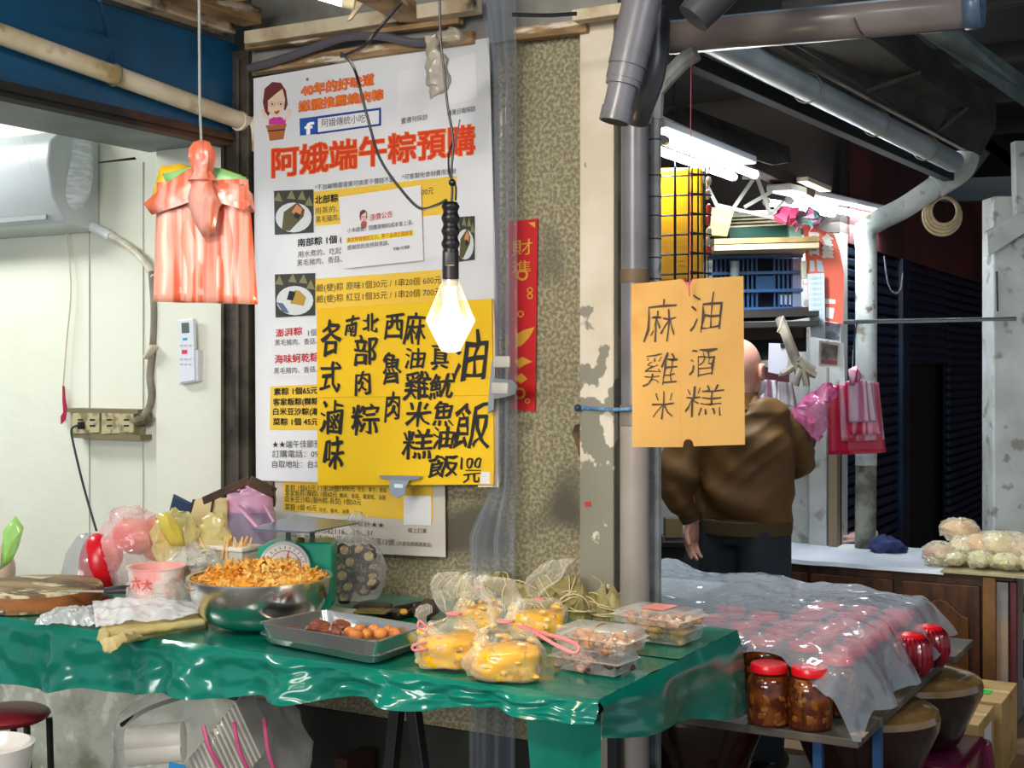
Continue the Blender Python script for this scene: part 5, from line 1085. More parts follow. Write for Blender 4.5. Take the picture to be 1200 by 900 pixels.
# fluorescent lamps
tubeg = M('tube_white', '#f4f8ff', .3, emit=22)
def tube_lamp(x0, y0, x1, y1, X, lab, dz):
    a = onX(x0, y0, X); e = onX(x1, y1, X)
    t = thing('tube_lamp', lab, 'lamp', (a+e)/2)
    MB().bar(a+UP*.055, e+UP*.055, .10, .03).build('housing', M('lamp_white', '#c9cdd0', .4), t, smooth=False, bevel=.006)
    for s_ in (-1, 1):
        o = MB().tube([a+V((s_*.045, 0, 0)), e+V((s_*.045, 0, 0))], .0145, 14).build('fluorescent_tube', tubeg, t)
        for p in (a, e): MB().tube([p+V((s_*.045, -.012, 0)), p+V((s_*.045, .012, 0))], .017, 10).build('end_cap', M('cap_grey', '#c5cad2', .4), t)
    m_ = (a+e)/2
    l = light('tube_light', 'AREA', m_-UP*.03, 15, (.86, .93, 1), m_-UP*1, shape='RECTANGLE', size=.12, size_y=(e-a).length)
    return a, e
tube_lamp(762, 166, 872, 206, -1.66, 'first bright fluorescent lamp over the yellow crate', 0)
tube_lamp(912, 236, 1028, 258, -1.66, 'second bright fluorescent lamp over the orange poster', 0)
# yellow plastic sheet behind black wire rack
t = thing('wire_rack', 'black wire grid rack hanging in front of the bright yellow panel', 'rack', P(800, 330, 4.2))
for k in range(6):
    y = 205+k*23; MB().tube([P(772, y+2, 4.2), P(824, y, 4.2)], .0032, 5).build('rack_wire', BLACK, t)
    MB().tube([P(806, y-2, 4.15), P(834, y+1, 4.15)], .0028, 5).build('rack_wire', BLACK, t)
for x in (791, 807, 811, 818, 826): MB().tube([P(x, 196, 4.19), P(x, 330, 4.19)], .003 if x > 800 else .0045, 5).build('rack_wire', BLACK, t)
MB().tube([P(791, 200, 4.2), P(790, 60, 4.3)], .002, 5).build('hanging_wire', BLACK, t)
b = MB(); b.slab([P(770, 197, 4.26), P(824, 196, 4.26), P(825, 329, 4.26), P(770, 331, 4.26)], -FW, .05)
tag(b.build('yellow_sign_sheet', M('yellow_plastic', '#f6b400', .35, c2='#e3a000', vs=5), None, smooth=False, bevel=.01, loc=P(800, 260, 4.26)), 'bright yellow plastic panel behind the black wire grid', 'panel')
t = thing('bead_string', 'string of small clear and red ornaments hanging right of the yellow panel', 'ornament', P(830, 300, 4.3))
for k, (y, m) in enumerate(((198, 0), (212, 0), (228, 0), (245, 1), (258, 1), (272, 0), (283, 0), (294, 1))): MB().ball(P(829+(k % 2)*1.5, y, 4.3), (.011, .008, .017), 8, 6).build('bead', M('bead_red', '#b84a5c', .3) if m else M('bead_clear', '#c9cccb', .15), t)
MB().tube([P(829, 190, 4.3), P(830, 325, 4.3)], .0015, 5).build('cord', M('cord_dark', '#2a1b16'), t)
# stall shelf with crates
DSh = 5.3
t = thing('stall_shelf', 'dark shelf of boards and struts above the old man holding crates', 'shelf', P(890, 375, DSh))
dkw = M('dark_shelf', '#2b2825', .7); pwd = M('pale_shelf_board', '#b59b63', .6, c2='#8f7a4c', vs=7)
for y, m in ((290, pwd), (297, M('light_shelf_board', '#cfc29a', .6)), (373, dkw), (384, dkw)):
    MB().bar(P(826, y, DSh), P(943, y-3, DSh), .5, .02).build('board', m, t, smooth=False)
MB().bar(P(828, 372, DSh+.1), P(944, 366, DSh+.1), .4, .03).build('board', dkw, t, smooth=False)
MB().bar(P(828, 394, DSh), P(940, 388, DSh), .03, .05).build('rail', M('rail_brown', '#4a4039', .7), t, smooth=False)
prect(826, 382, 945, 412, DSh+.15, .04).build('shelf_back', M('shelf_back_dark', '#1d2120', .8), t, smooth=False)  # plain dark panel behind the lower boards and rail
for a, c in (((842, 245), (822, 205)), ((860, 243), (884, 208)), ((886, 205), (903, 252)), ((838, 240), (935, 262)), ((872, 243), (905, 224)), ((903, 252), (918, 236)), ((870, 208), (892, 208))):
    MB().bar(P(*a, DSh-.2), P(*c, DSh-.2), .012, .014).build('strut', M('strut_white', '#a9a9a0', .5), t, smooth=False)
t = thing('green_crate', 'dark green plastic crate with pale end on the shelf above the blue crate', 'crate', P(890, 288, DSh-.1))
b = MB(); b.slab([P(852, 266, DSh-.1), P(922, 262, DSh-.1), P(932, 284, DSh-.1), P(856, 288, DSh-.1)], -FW, .35); b.build('crate_body', M('crate_green', '#0f4a3c', .4), t, smooth=False, bevel=.005)
MB().slab([P(924, 262, DSh-.13), P(938, 262, DSh-.13), P(939, 282, DSh-.13), P(926, 284, DSh-.13)], -FW, .05).build('crate_end', M('crate_mint', '#79b29a', .4), t, smooth=False)
for k in range(4): MB().slab([P(870+k*14, 271, DSh-.09), P(879+k*14, 270, DSh-.09), P(880+k*14, 280, DSh-.09), P(871+k*14, 281, DSh-.09)], -FW, .012).build('crate_slot', M('crate_darkgreen', '#06281f', .5), t, smooth=False)
t = thing('paper_stack', 'stack of cream papers lying on top of the green crate', 'paper', P(890, 262, DSh-.05))
for k in range(4): MB().slab([P(853, 265-k*4, DSh-.1), P(919, 262-k*4, DSh-.1), P(912, 258-k*4, DSh+.1), P(862, 259-k*4, DSh+.1)], UP, .006).build('sheet', M('cream_paper', '#cfcbae', .6), t, smooth=False)
b = MB(); b.slab([P(834, 243, DSh-.25), P(860, 246, DSh-.25), P(852, 277, DSh-.25), P(832, 275, DSh-.25)], -FW, .06); tag(b.build('folder', M('olive_card', '#b5a85c', .6, c2='#9c8f4a', vs=6), None, smooth=False, loc=P(845, 260, DSh-.25)), 'yellowish card folder standing left of the green crate', 'folder')
tag(crumple(MB().ball(P(924, 253, DSh-.2), (.05, .04, .03), 14, 10), .03, 20, 3).build('pink_bag', M('pink_bag_m', '#d8517a', .4)), 'pink crumpled bag on the green crate left of the second lamp', 'bag')
tag(crumple(MB().ball(P(948, 256, DSh-.2), (.06, .04, .03), 14, 10), .03, 20, 4).build('teal_pink_bag', M('teal_pink_bag_m', '#6aa9a5', .4, c2='#d76a9c', vs=18)), 'teal and pink crumpled bag right under the second lamp', 'bag')
t = thing('blue_crate', 'dark blue slatted plastic crate on the shelf beside the orange poster', 'crate', P(895, 365, DSh))
bl = M('crate_blue', '#1c4f86', .4); dkb = M('crate_inside_navy', '#0a1b30', .7)
prect(836, 303, 938, 364, DSh+.05, .02).build('crate_inside', dkb, t, smooth=False)  # plain dark navy panel behind the slats
for y in (302, 321, 342, 363): MB().bar(P(830, y, DSh-.03), P(940, y-2, DSh-.03), .03, .012).build('rail', M('crate_rail', '#2f6298', .4), t, smooth=False)
for k in range(19):
    x = 840+k*5.2
    if k in (10, 11, 12): continue
    MB().bar(P(x, 362, DSh-.02), P(x-.5, 303, DSh-.02), .008, .01, up=FW).build('slat', bl, t, smooth=False)
MB().slab([P(886, 324, DSh-.03), P(908, 323, DSh-.03), P(908, 340, DSh-.03), P(886, 341, DSh-.03)], -FW, .006).build('solid_panel', bl, t, smooth=False)
for x in (914, 919, 924): MB().slab([P(x, 345, DSh-.02), P(x+3, 345, DSh-.02), P(x+3, 357, DSh-.02), P(x, 357, DSh-.02)], -FW, .004).build('white_slot', M('slot_white', '#b9c4cc', .5), t, smooth=False)
MB().slab([P(929, 303, DSh-.03), P(939, 302, DSh-.03), P(939, 361, DSh-.03), P(929, 362, DSh-.03)], -FW, .008).build('crate_end', M('crate_end', '#7f98b4', .4), t, smooth=False)
tag(MB().tube([P(861, 333, DSh-.08), P(861, 306, DSh-.08)], .018, 10).build('white_bottle', M('bottle_pale', '#8aa0a6', .3)), 'pale bottle standing in front of the blue crate above the kraft sign', 'bottle')
t = thing('wall_phone', 'small white device hanging between the blue crate and orange poster', 'device', P(942, 320, DSh-.1))
MB().slab([P(939, 306, DSh-.15), P(946, 306, DSh-.15), P(945, 326, DSh-.15), P(940, 327, DSh-.15)], -FW, .02).build('body', M('ivory', '#d5d2b8', .4), t, bevel=.003)
MB().tube([P(943+3*math.cos(a), 330+3*math.sin(a), DSh-.15) for a in [PI*k/6 for k in range(7)]], .003, 5).build('hook', M('ivory', '#d5d2b8'), t)
# orange poster and papers
DP = 5.15
SO = Sheet(P(965, 330, DP), (.22, -1, 0))
t = thing('orange_poster', 'curled orange-red poster with pale writing hanging under the second lamp', 'poster', SO.at(965, 395))
orm = M('poster_orange', '#e9674a', .5, c2='#d95a42', vs=3)
SO.poly('paper', [(941, 262), (962, 269), (978, 275), (984, 292), (989, 320), (988, 380), (981, 378), (966, 376), (948, 372), (946, 330)], orm, t, 0, .003)
chars(SO, [('日', 954, 286, 10, 26), ('鑫', 970, 288, 12, 28)], M('pale_poster_ink', '#e4e6dd', .5), t, off=.003, bold=1.2)
SO.poly('pale_patch', [(949, 305), (954, 306), (955, 318), (949, 318)], M('pale_blue_print', '#a9c4cd', .5), t, .002); SO.poly('pale_patch', [(957, 304), (963, 306), (966, 319), (958, 318)], M('pale_blue_print', '#a9c4cd'), t, .002)
SO.poly('pale_patch', [(967, 350), (979, 351), (979, 356), (967, 356)], WHITEP, t, .002); SO.poly('pale_patch', [(968, 360), (978, 361), (976, 374), (968, 372)], WHITEP, t, .002)
S3 = Sheet(P(958, 360, DP-.02), (.1, -1, 0))
o = S3.poly('price_sheet', [(946, 321), (966, 320), (967, 397), (950, 395)], M('bluish_paper', '#b9cad2', .6), None, 0, .002); tag(o, 'long pale blue sheet of small print over the orange poster', 'paper')
write(S3, [('一二三四五六七八九十', 949, 328+k*6.2, 964, 327.5+k*6.2, 3.5) for k in range(10)], M('faint_ink', '#71848c', .6), o, 'small_print')
S4 = Sheet(P(975, 420, DP+.05), (.1, -1, 0))
o = S4.poly('picture_card', [(960, 399), (984, 402), (984, 431), (959, 429)], M('card_white', '#c4c4bb', .6), None, 0, .002); tag(o, 'framed picture of a temple-like scene pinned below the orange poster', 'picture')
S4.poly('picture', [(963, 402), (982, 405), (981, 428), (962, 426)], M('pic_grey', '#5a585a', .6, c2='#8d7f74', vs=30), o, .002); S4.poly('picture_base', [(963, 421), (981, 423), (981, 428), (962, 426)], M('pic_red', '#8e3c4c', .6), o, .003)
o = S4.poly('blue_notice', [(966, 377), (985, 380), (984, 400), (967, 397)], M('notice_blue', '#9fb6c4', .6, c2='#71829a', vs=40), None, .01, .002); tag(o, 'pale blue printed notice directly below the orange poster', 'notice')
o = S4.poly('white_strip', [(984, 400), (989, 402), (990, 452), (984, 450)], M('strip_white', '#d2dadb', .6), None, -.02, .004); tag(o, 'white strip of board at the wall edge below the orange poster', 'board')
S5 = Sheet(P(912, 420, 5.0), (0, -1, 0))
o = S5.poly('note_sheet', [(901, 402), (924, 403), (923, 425), (919, 440), (900, 436)], M('note_grey', '#b9bac4', .6), None, 0, .002); tag(o, 'blank grey-white sheet clipped beside the old man', 'paper')
S5.poly('paper_clip', [(914, 403), (920, 403), (919, 408), (915, 408)], BLACK, o, .004, .004)
# grey work gloves / tool on a stick
t = thing('wooden_hook', 'weathered wooden arm with claw-like roots hanging beside the note sheet', 'hook', P(935, 430, 4.95))
gw = M('grey_wood', '#6d675c', .8, c2='#8d8676', vs=14)
MB().tube(cable([P(914, 374, 5.0), P(924, 400, 4.95), P(934, 425, 4.95), P(938, 440, 4.95)], n=4), [.02]*13, 8).build('wood_arm', gw, t)
for pts in (((936, 425), (948, 436), (956, 440)), ((938, 432), (934, 444), (932, 452)), ((940, 432), (944, 446), (945, 452)), ((930, 430), (918, 438), (914, 438)), ((936, 420), (946, 428), (954, 434))):
    MB().tube(cable([P(x, y, 4.93) for x, y in pts], n=4), .013, 7).build('claw', gw, t)
tag(MB().tube([P(918, 370, 4.9), P(914, 383, 4.9), P(911, 389, 4.9), P(914, 390, 4.9)], .003, 5).build('small_hook', M('hook_ivory', '#cfc5a5', .5)), 'small ivory hook dangling from the shelf rail', 'hook')
# dim goods behind his head
tag(MB().ball(P(885, 412, 5.75), (.14, .05, .04), 16, 8).build('dark_green_bundle', M('bundle_green', '#35401f', .7, c2='#4d5030', vs=9)), 'dim dark green bundle behind the old man under the shelf', 'bundle')
tag(prect(880, 430, 925, 470, 6.18, .06).build('maroon_box', M('maroon_dark', '#4a1a28', .6), smooth=False), 'dark maroon box behind the old man at ear height', 'box')
for k, (x, y) in enumerate(((896, 452), (915, 455))):
    t = thing('hanging_pouch', ['striped white and plum plastic bag hanging just right of the old man', 'second striped plum bag hanging nearer to his shoulder'][k], 'bag', P(x+4, y+20, 5.1))
    st_ = film('plum_bag', '#8d5a72', .85, .1, .3, .003, 20, (1, 1, .3), stripes=('#e3dfe4', 1, (22, 22, 1)))
    sheetpoly([(x-4, y-8), (x+14, y-6), (x+20, y+24), (x-6, y+16)], 5.15-.05*k, .002, st_, 'pouch_film', t, lambda u, v: .03*math.sin(u*PI)+.008*math.sin(u*18))
# pink translucent bag in his hand, red-pink bags
t = thing('pink_held_bag', 'translucent pink bag held in the raised right hand of the old man', 'bag', P(950, 495, 4.85))
b = MB()
b.tube(cable([P(972, 452, 4.85), P(962, 470, 4.85), P(950, 487, 4.85), P(940, 502, 4.85)], n=5), [.02+.062*(k/15)**.8 for k in range(16)], 16, flat=.6)
crumple(b, .02, 18, 2); b.build('bag_film', film('magenta_film', '#c04f8c', .5, .25, .2, .005, 22), t)
t = thing('pink_bag_bundle', 'bundle of crimson striped plastic bags hanging from the steel rod', 'bag bundle', P(1005, 500, 5.6))
pinkb = film('crimson_bag', '#e0245e', .93, .07, .3, .002, 20, (1, 1, .3), stripes=('#f3b7cf', 1, (26, 26, .8)))
crim = film('crimson_flat', '#d1063f', .95, .05, .3, .002, 20)
sheetpoly([(970, 452), (1028, 450), (1039, 530), (971, 533)], 5.62, .002, crim, 'bag', t, lambda u, v: .03*math.sin(u*PI)+.008*math.sin(u*14+3))
sheetpoly([(981, 450), (1030, 448), (1037, 515), (986, 517)], 5.58, .002, pinkb, 'bag', t, lambda u, v: .03*math.sin(u*PI)+.006*math.sin(u*17))
sheetpoly([(990, 447), (1026, 447), (1034, 508), (996, 509)], 5.55, .002, pinkb, 'bag', t, lambda u, v: .03*math.sin(u*PI)+.006*math.sin(u*15+2))
sheetpoly([(993, 446), (1020, 446), (1027, 493), (994, 495)], 5.52, .002, film('mauve_bag', '#d66f9f', .93, .07, .3, .002, 20, (1, 1, .3), stripes=('#ecd3e6', 1, (20, 20, .8))), 'bag', t, lambda u, v: .03*math.sin(u*PI)+.006*math.sin(u*19+2))
fan([(994, 433), (1004, 428), (1010, 440), (1006, 452), (996, 452)], 5.5, 'gathered_top', pinkb, t, .03)
MB().tube([P(1004, 378, 5.6), P(1000, 410, 5.6), P(999, 432, 5.5)], .003, 5).build('string', M('dark_string', '#1a3040', .6), t)
# steel rod, white bent downpipe, posts
tag(MB().tube([P(984, 377.5, 5.6), P(1190, 373.5, 5.95)], .0095, 10).build('steel_rod', M('bright_steel', '#b9c8d0', .25, .8)), 'thin bright steel rod stretched horizontally across the shutters', 'rod')
wp = M('white_downpipe', '#c3ccc8', .5, c2='#9aa39f', vs=6, c3='#7b745f', v3=16)
t = thing('white_downpipe', 'white painted downpipe bending from the eaves down in front of the shutters', 'pipe', P(1010, 640, 6.0))
q = P(1015, 430, 6.0); rp = 12.5*6/FL; pz_ = lambda y: P(1015, y, 6.0).z
MB().tube([V((q.x, q.y, pz_(545))), V((q.x, q.y, pz_(262)))], rp, 18).build('upright', wp, t)
MB().tube([V((q.x-.01, q.y, .02)), V((q.x, q.y, pz_(545)))], rp*.98, 18).build('worn_base', M('worn_pipe', '#8f8f83', .7, c2='#5b5a4e', vs=9, vr=(.42, .58), c3='#3a382f', v3=14), t)
MB().tube(cable([V((q.x, q.y, pz_(290))), V((q.x, q.y, pz_(270))), P(1030, 258, 6.0), P(1060, 243, 6.0), P(1100, 216, 6.0)], n=5), rp*1.02, 18).build('slanting_run', wp, t)
MB().tube(cable([P(1096, 219, 6.0), P(1118, 206, 6.0), P(1130, 194, 6.0), P(1134, 180, 6.0)], n=5), rp*1.12, 16).build('elbow', M('white_elbow', '#cfd8d6', .45, c2='#a9ad9f', vs=9), t)
b = MB(); c = P(1104, 253, 6.05)
for k in range(4):
    r = (22-k*2.2)*6.05/FL; b = MB(); b.tube([c+RT*math.cos(a)*r+UP*math.sin(a)*r*1.02-FW*.01*k+UP*.006*k for a in [2*PI*j/28 for j in range(29)]], .008, 7)
    if k == 0: t = thing('hose_coil', 'coiled cream cable hanging below the white elbow', 'cable coil', c)
    b.build('coil_turn', M('coil_cream', '#b3a182', .6, c2='#94835f', vs=12), t)
tag(MB().tube(cable([P(1036, 300, 6.3), P(1040, 330, 6.3), P(1047, 343, 6.3), P(1055, 340, 6.3), P(1058, 320, 6.3)], n=4), .004, 6).build('drooping_wire', M('grey_wire', '#5a6068', .5)), 'thin grey wire drooping in a loop over the shutter top', 'wire')
pstm = M('white_post', '#c6cfcb', .6, c2='#b2b9b4', vs=5, c3='#8e8e82', v3=12, bump=.002)
t = thing('white_post', 'tall white painted square post at the right edge behind the counter', 'post', P(1176, 640, 6.15))
a = P(1176, 180, 6.15); b = MB(); b.bar(V((a.x, a.y, .02)), V((a.x, a.y, P(0, 232, 6.15).z)), .15, .15, up=FW); b.build('post_body', pstm, t, smooth=False, bevel=.008)
MB().slab([P(1156, 272, 6.0), P(1203, 243, 6.0), P(1203, 272, 6.0), P(1158, 301, 6.0)], -FW, .04).build('brace_board', pstm, t, smooth=False, bevel=.004)
MB().tube([P(1168, 318, 6.04), P(1169, 365, 6.04)], .005, 6).build('latch_rod', BLACK, t)
MB().slab([P(1190, 165, 6.0), P(1205, 165, 6.0), P(1205, 250, 6.0), P(1192, 250, 6.0)], -FW, .06).build('upper_board', pstm, t, smooth=False)
tag(MB().bar(V((P(1188, 600, 6.35).x, P(1188, 600, 6.35).y, .02)), P(1188, 285, 6.35), .05, .05, up=FW).build('pink_post', M('pink_post', '#a8646a', .6), smooth=False), 'slim faded pink upright directly behind the white post', 'post')
tag(MB().slab([P(1191, 455, 6.6), P(1230, 455, 6.6), P(1230, 508, 6.6), P(1191, 508, 6.6)], -FW, .03).build('far_notice', M('far_notice', '#7d6f6a', .6, c2='#2a3a5a', vs=12), None, smooth=False, loc=P(1200, 480, 6.6)), 'small dark blue and beige notice at the right edge behind the post', 'notice')
# ---------------------------------------------------------------- low counter with white sheet
YC = 5.55; ct = .655
def zc_(x, y): return onY(x, y, YC)
ctz = onY(1000, 658, YC).z
t = thing('counter_cabinet', 'low brown wooden cabinet with arched panel doors under the white sheet', 'cabinet', zc_(1040, 820))
xl = zc_(885, 700).x; xm = zc_(1168, 700).x
wdc = M('brown_cabinet', '#5a3418', .45, c2='#3c210f', vs=5, stretch=(5, 5, 1), bump=.0008)
zb = .1
MB().box((xl, YC, zb), (xm, YC+.55, ctz-.02)).build('body', wdc, t, smooth=False, bevel=.004)
MB().box((xl, YC-.02, ctz-.03), (zc_(1190, 700).x, YC+.6, ctz-.012)).build('top_board', M('counter_top', '#3a2416', .6), t, smooth=False)
def door(x0, x1):
    a = zc_(x0, 700).x; e = zc_(x1, 700).x; z0 = zb+.04; z1 = ctz-.06
    d = MB().box((a+.008, YC-.022, z0), (e-.008, YC, z1)).build('door', wdc, t, smooth=False, bevel=.004)
    pts = [V((a+.05, YC-.022, z0+.06)), V((e-.05, YC-.022, z0+.06)), V((e-.05, YC-.022, z1-.14))]
    for k in range(9): u = k/8; pts.append(V((e-.05+(a-e+.1)*u, YC-.022, z1-.13+.07*math.sin(u*PI)**2)))
    MB().slab([p-V((0, .012, 0)) for p in pts], (0, -1, 0), .012).build('raised_panel', M('cabinet_panel', '#6b3f1d', .4, c2='#4a2912', vs=4, stretch=(4, 4, 1)), d, smooth=False, bevel=.005)
door(890, 950); door(950, 1050); door(1056, 1152)
MB().box((zc_(1153, 700).x, YC-.03, zb), (xm, YC, ctz-.02)).build('corner_stile', M('cabinet_light', '#8a6030', .5, c2='#6b4722', vs=4), t, smooth=False, bevel=.003)
tag(MB().box((zc_(1167, 700).x, YC-.0, .03), (zc_(1181, 700).x, YC+.4, ctz-.04)).build('pale_side_board', M('pale_side', '#b59a80', .6, c2='#8c8a88', vs=3), smooth=False), 'pale board standing at the right side of the brown cabinet', 'board')
tag(MB().box((zc_(1183, 700).x, YC+.02, .03), (zc_(1190, 700).x, YC+.06, ctz-.04)).build('maroon_upright', M('leg_maroon', '#6a2a34', .5), smooth=False), 'thin maroon upright at the right end of the counter', 'post')
xs1 = zc_(1108, 658).x
b = MB(); b.grid(lambda u, v: V((xl-.3+(xs1-xl+.3)*u, YC-.035+.62*v, ctz-.004+.004*noise.noise(V((u*9, v*5, 0))))), 60, 14)
b.grid(lambda u, v: V((xl-.3+(xs1-xl+.3)*u, YC-.035-.004*v, ctz-.004+.004*noise.noise(V((u*9, 0, 0)))-.018*v)), 60, 3)
tag(b.build('white_sheet', M('sheet_white', '#e6edf4', .35, c2='#d3deea', vs=3, bump=.003, bs=12), None, loc=(xl, YC, ctz), ang=180), 'glossy white sheet covering the top of the brown cabinet', 'sheet')
def C(x, y, dz=0): return onZ(x, y, ctz+dz)
t = thing('folded_cloth', 'folded pale pink cloth on the white sheet left of the blue cap', 'cloth', C(998, 637))
A, B_, C_, D_ = C(966, 629), C(1028, 630), C(1030, 637), C(972, 637)
for k in range(2): MB().grid(lambda u, v: A.lerp(B_, u).lerp(D_.lerp(C_, u), v)+UP*(.012+.014*k+.008*nz((u*5, v*4, k))), 20, 6).build('fold', M('pink_cloth', '#c9a79a', .8), t, solid=.014, ang=180)
t = thing('cloth_hat', 'dark blue crumpled cap lying on the white sheet', 'cap', C(1040, 645))
q = C(1038, 646); crumple(MB().ball(q+UP*.028, (.075, .06, .035), 24, 14), .02, 14, 1).build('crown', M('navy_cap', '#23356e', .7, c2='#1a2856', vs=20), t)
crumple(MB().ball(q+RT*.05+UP*.012, (.05, .05, .012), 16, 8), .006, 20, 2).build('brim', M('navy_cap', '#23356e'), t)
# bagged goods on the counter
gf = film('goods_film', '#efe7d0', .18, .5, .1, .006, 25)
spots = [(1125, 633, .085, .05, '#d9ac72', 'large tan loaf-like bag on top of the heap on the counter', .075), (1100, 650, .07, .04, '#caa07c', 'brownish bag at the left side of the heap on the counter', .01), (1095, 655, .05, .03, '#9a8a86', 'small greyish shiny bag at the lower left of the counter heap', 0),
         (1130, 652, .07, .045, '#d8c98a', 'pale yellow bag in the middle of the counter heap', .02), (1118, 663, .055, .035, '#d9d39a', 'pale green-yellow bag at the front left of the heap', 0), (1148, 640, .08, .05, '#d8a86a', 'orange tan bag behind the middle of the heap', .03),
         (1170, 650, .085, .055, '#dccb92', 'bulging cream bag with a red mark right of the heap middle', .03), (1150, 665, .06, .035, '#cfc98c', 'flat pale green bag at the front middle of the heap', 0), (1180, 668, .065, .035, '#d9cf8e', 'yellowish bag at the front right of the heap', 0),
         (1198, 655, .08, .05, '#d3b088', 'tan bag at the right edge on the counter', .02), (1175, 632, .11, .035, '#c9a184', 'long pinkish tan package at the back of the heap', .06), (1200, 634, .1, .03, '#c79c88', 'long pinkish package at the back right edge', .06), (1210, 668, .06, .04, '#d8cf9a', 'cream bag cut off at the right edge in front', 0)]
for k, (x, y, w_, h, c_, lab, dz) in enumerate(spots):
    q = onY(x, y, YC+.08+(.2 if dz > .05 else .1 if dz > .015 else 0)); q.z = ctz+h+dz
    t = thing('food_bag', lab, 'bag', q-UP*h, 'bagged goods heaped on the counter')
    crumple(MB().ball(q, (w_*.85, .06, h*.85), 20, 14, fn=lambda d: 1+.12*noise.noise(d*2+V((k, 0, 0)))), .008, 14, k).build('contents', M('goods_%d' % k, c_, .4, c2='#efe2b8', vs=12, vr=(.45, .7)), t)
    crumple(MB().ball(q, (w_, .075, h), 24, 16, fn=lambda d: 1+.15*noise.noise(d*3+V((k, 0, 0)))), .014, 20, k).build('bag_film', gf, t)
MB().box((xs1-.02, YC-.04, ctz-.022), (zc_(1215, 700).x, YC+.6, ctz-.008)).build('x', M('counter_top', '#3a2416')) if False else None
tag(MB().box((xs1-.01, YC-.05, ctz-.012), (zc_(1230, 700).x, YC+.6, ctz-.004)).build('counter_board', M('counter_end_board', '#b0a47c', .5), smooth=False), 'thin cream board carrying the heap of bagged goods', 'board')
# ---------------------------------------------------------------- table and dim things left of the man
tag(prect(768, 634, 830, 641, 5.6, .25).build('side_shelf', M('shelf_brown', '#4f4534', .6), smooth=False), 'brown shelf top left of the old man hand', 'shelf')
tag(prect(768, 641, 832, 843, 5.62, .2).build('dark_cupboard', M('cupboard_dark', '#1f2328', .6), smooth=False, bevel=.003), 'dark cupboard left of the old man legs', 'cupboard')
tag(prect(780, 608, 800, 630, 5.55, .08).build('small_brown_box', M('kraft_dim', '#6b5838', .7), smooth=False), 'small brown box on the shelf left of the old man', 'box')
b = MB()
for k in range(5): b.obox(P(788, 634-k*1.5, 5.6), RT*.09, FW*.08, UP*.004)
tag(b.build('paper_pile', M('pile_grey', '#555a62', .5), smooth=False), 'pile of thin grey papers on the shelf left of the old man', 'paper', kind='stuff')
# ================================================================ low board with jars, vats and stools
BZ = .62
t = thing('low_board', 'worn grey board with a chipped corner carrying the pickle jars', 'board', (-1.3, 3.6, BZ-.02))
bw = M('worn_board', '#655d4f', .6, c2='#4a443a', vs=5, bump=.001, bs=20, c3='#8a8069', v3=7)
MB().box((-1.75, 3.12, BZ-.022), (-.82, 4.12, BZ)).build('board_top', bw, t, smooth=False, bevel=.003)
for pts in ([(995, 860), (1012, 864), (1018, 858), (1008, 856)],): MB().slab([onZ(x, y, BZ+.001) for x, y in pts], UP, .0015).build('chipped_corner', M('bare_wood', '#b39a72', .8), t, smooth=False)
tag(MB().box((-1.45, 4.02, BZ+.012), (-.77, 4.3, BZ+.03)).build('second_board', bw, smooth=False, bevel=.003), 'second worn board lying at the back of the first, under the pleated red jars', 'board')
t = thing('low_trestle', 'blue steel trestle legs under the low board', 'trestle', (-1.2, 3.3, 0))
bls = M('blue_steel', '#1d4a78', .4)
for x, y in ((-.94, 3.2), (-.835, 3.36), (-1.7, 3.2), (-1.68, 4.0)): MB().bar((x, y, BZ-.024), (x+.0, y+.03, 0), .022, .022, up=(0, 1, 0)).build('leg', bls, t, smooth=False)
tag(MB().bar(onZ(775, 838, BZ-.03), onZ(872, 852, BZ-.03), .03, .02).build('metal_edge', M('edge_silver', '#9a9a90', .4, .6), smooth=False), 'pale metal strip under the left front edge of the low board', 'strip')
gla = M('jar_glass', '#5a2408', .08, tr=0, coat=1, c2='#a04f10', vs=26, vr=(.45, .62), c3='#c98a3c', v3=34, bump=.0006, bs=40)
t = thing('pickle_jar', 'x', 'jar', (0, 0, 0))
MB().lathe([(.044, .002), (.051, .008), (.053, .03), (.053, .095), (.049, .112), (.040, .122)], (0, 0, 0), 28).build('pickled_contents', gla, t)
rn = random.Random(8); b = MB()
MB().lathe([(.045, .0), (.053, .004), (.0555, .03), (.0555, .097), (.051, .115), (.041, .125), (.041, .132)], (0, 0, 0), 28, caps=(True, False)).build('glass', film('amber_glass', '#4a1f0a', .3, .4, .03, .0003, 6), t)
ld = MB(); ld.lathe([(.041, .128), (.0445, .129), (.045, .131), (.045, .146), (.043, .149), (.02, .1505)], (0, 0, 0), 36, fn=lambda a, z, i: 1+.012*math.sin(a*18)*(1 if i in (2, 3) else 0)); ld.build('lid', M('lid_red', '#e3081c', .3, coat=.3), t)
tofu = M('tofu_cube', '#c87e1c', .35, c2='#9c5514', vs=20, coat=.8)
for k in range(16):
    a = 2*PI*(k % 8)/8+.2*(k//8); h = .03+.038*(k//8)
    n_ = V((math.cos(a), math.sin(a), 0)); c = n_*.0495+UP*(h+rn.uniform(-.004, .004)); MB().obox(c, n_*.008, (V((-n_.y, n_.x, 0))+UP*rn.uniform(-.5, .5))*rn.uniform(.012, .022), (UP+V((-n_.y, n_.x, 0))*rn.uniform(-.5, .5))*rn.uniform(.014, .026)).build('tofu_cube', tofu, t, bevel=.003)
jar0 = t; _j = 0
fr1 = onZ(901, 848, BZ); fr2 = onZ(949, 853, BZ)
pos = [(fr1.x, fr1.y, 'front amber pickle jar with red lid beside the green tablecloth'), (fr2.x, fr2.y, 'front amber pickle jar with red lid nearest the low board corner')]
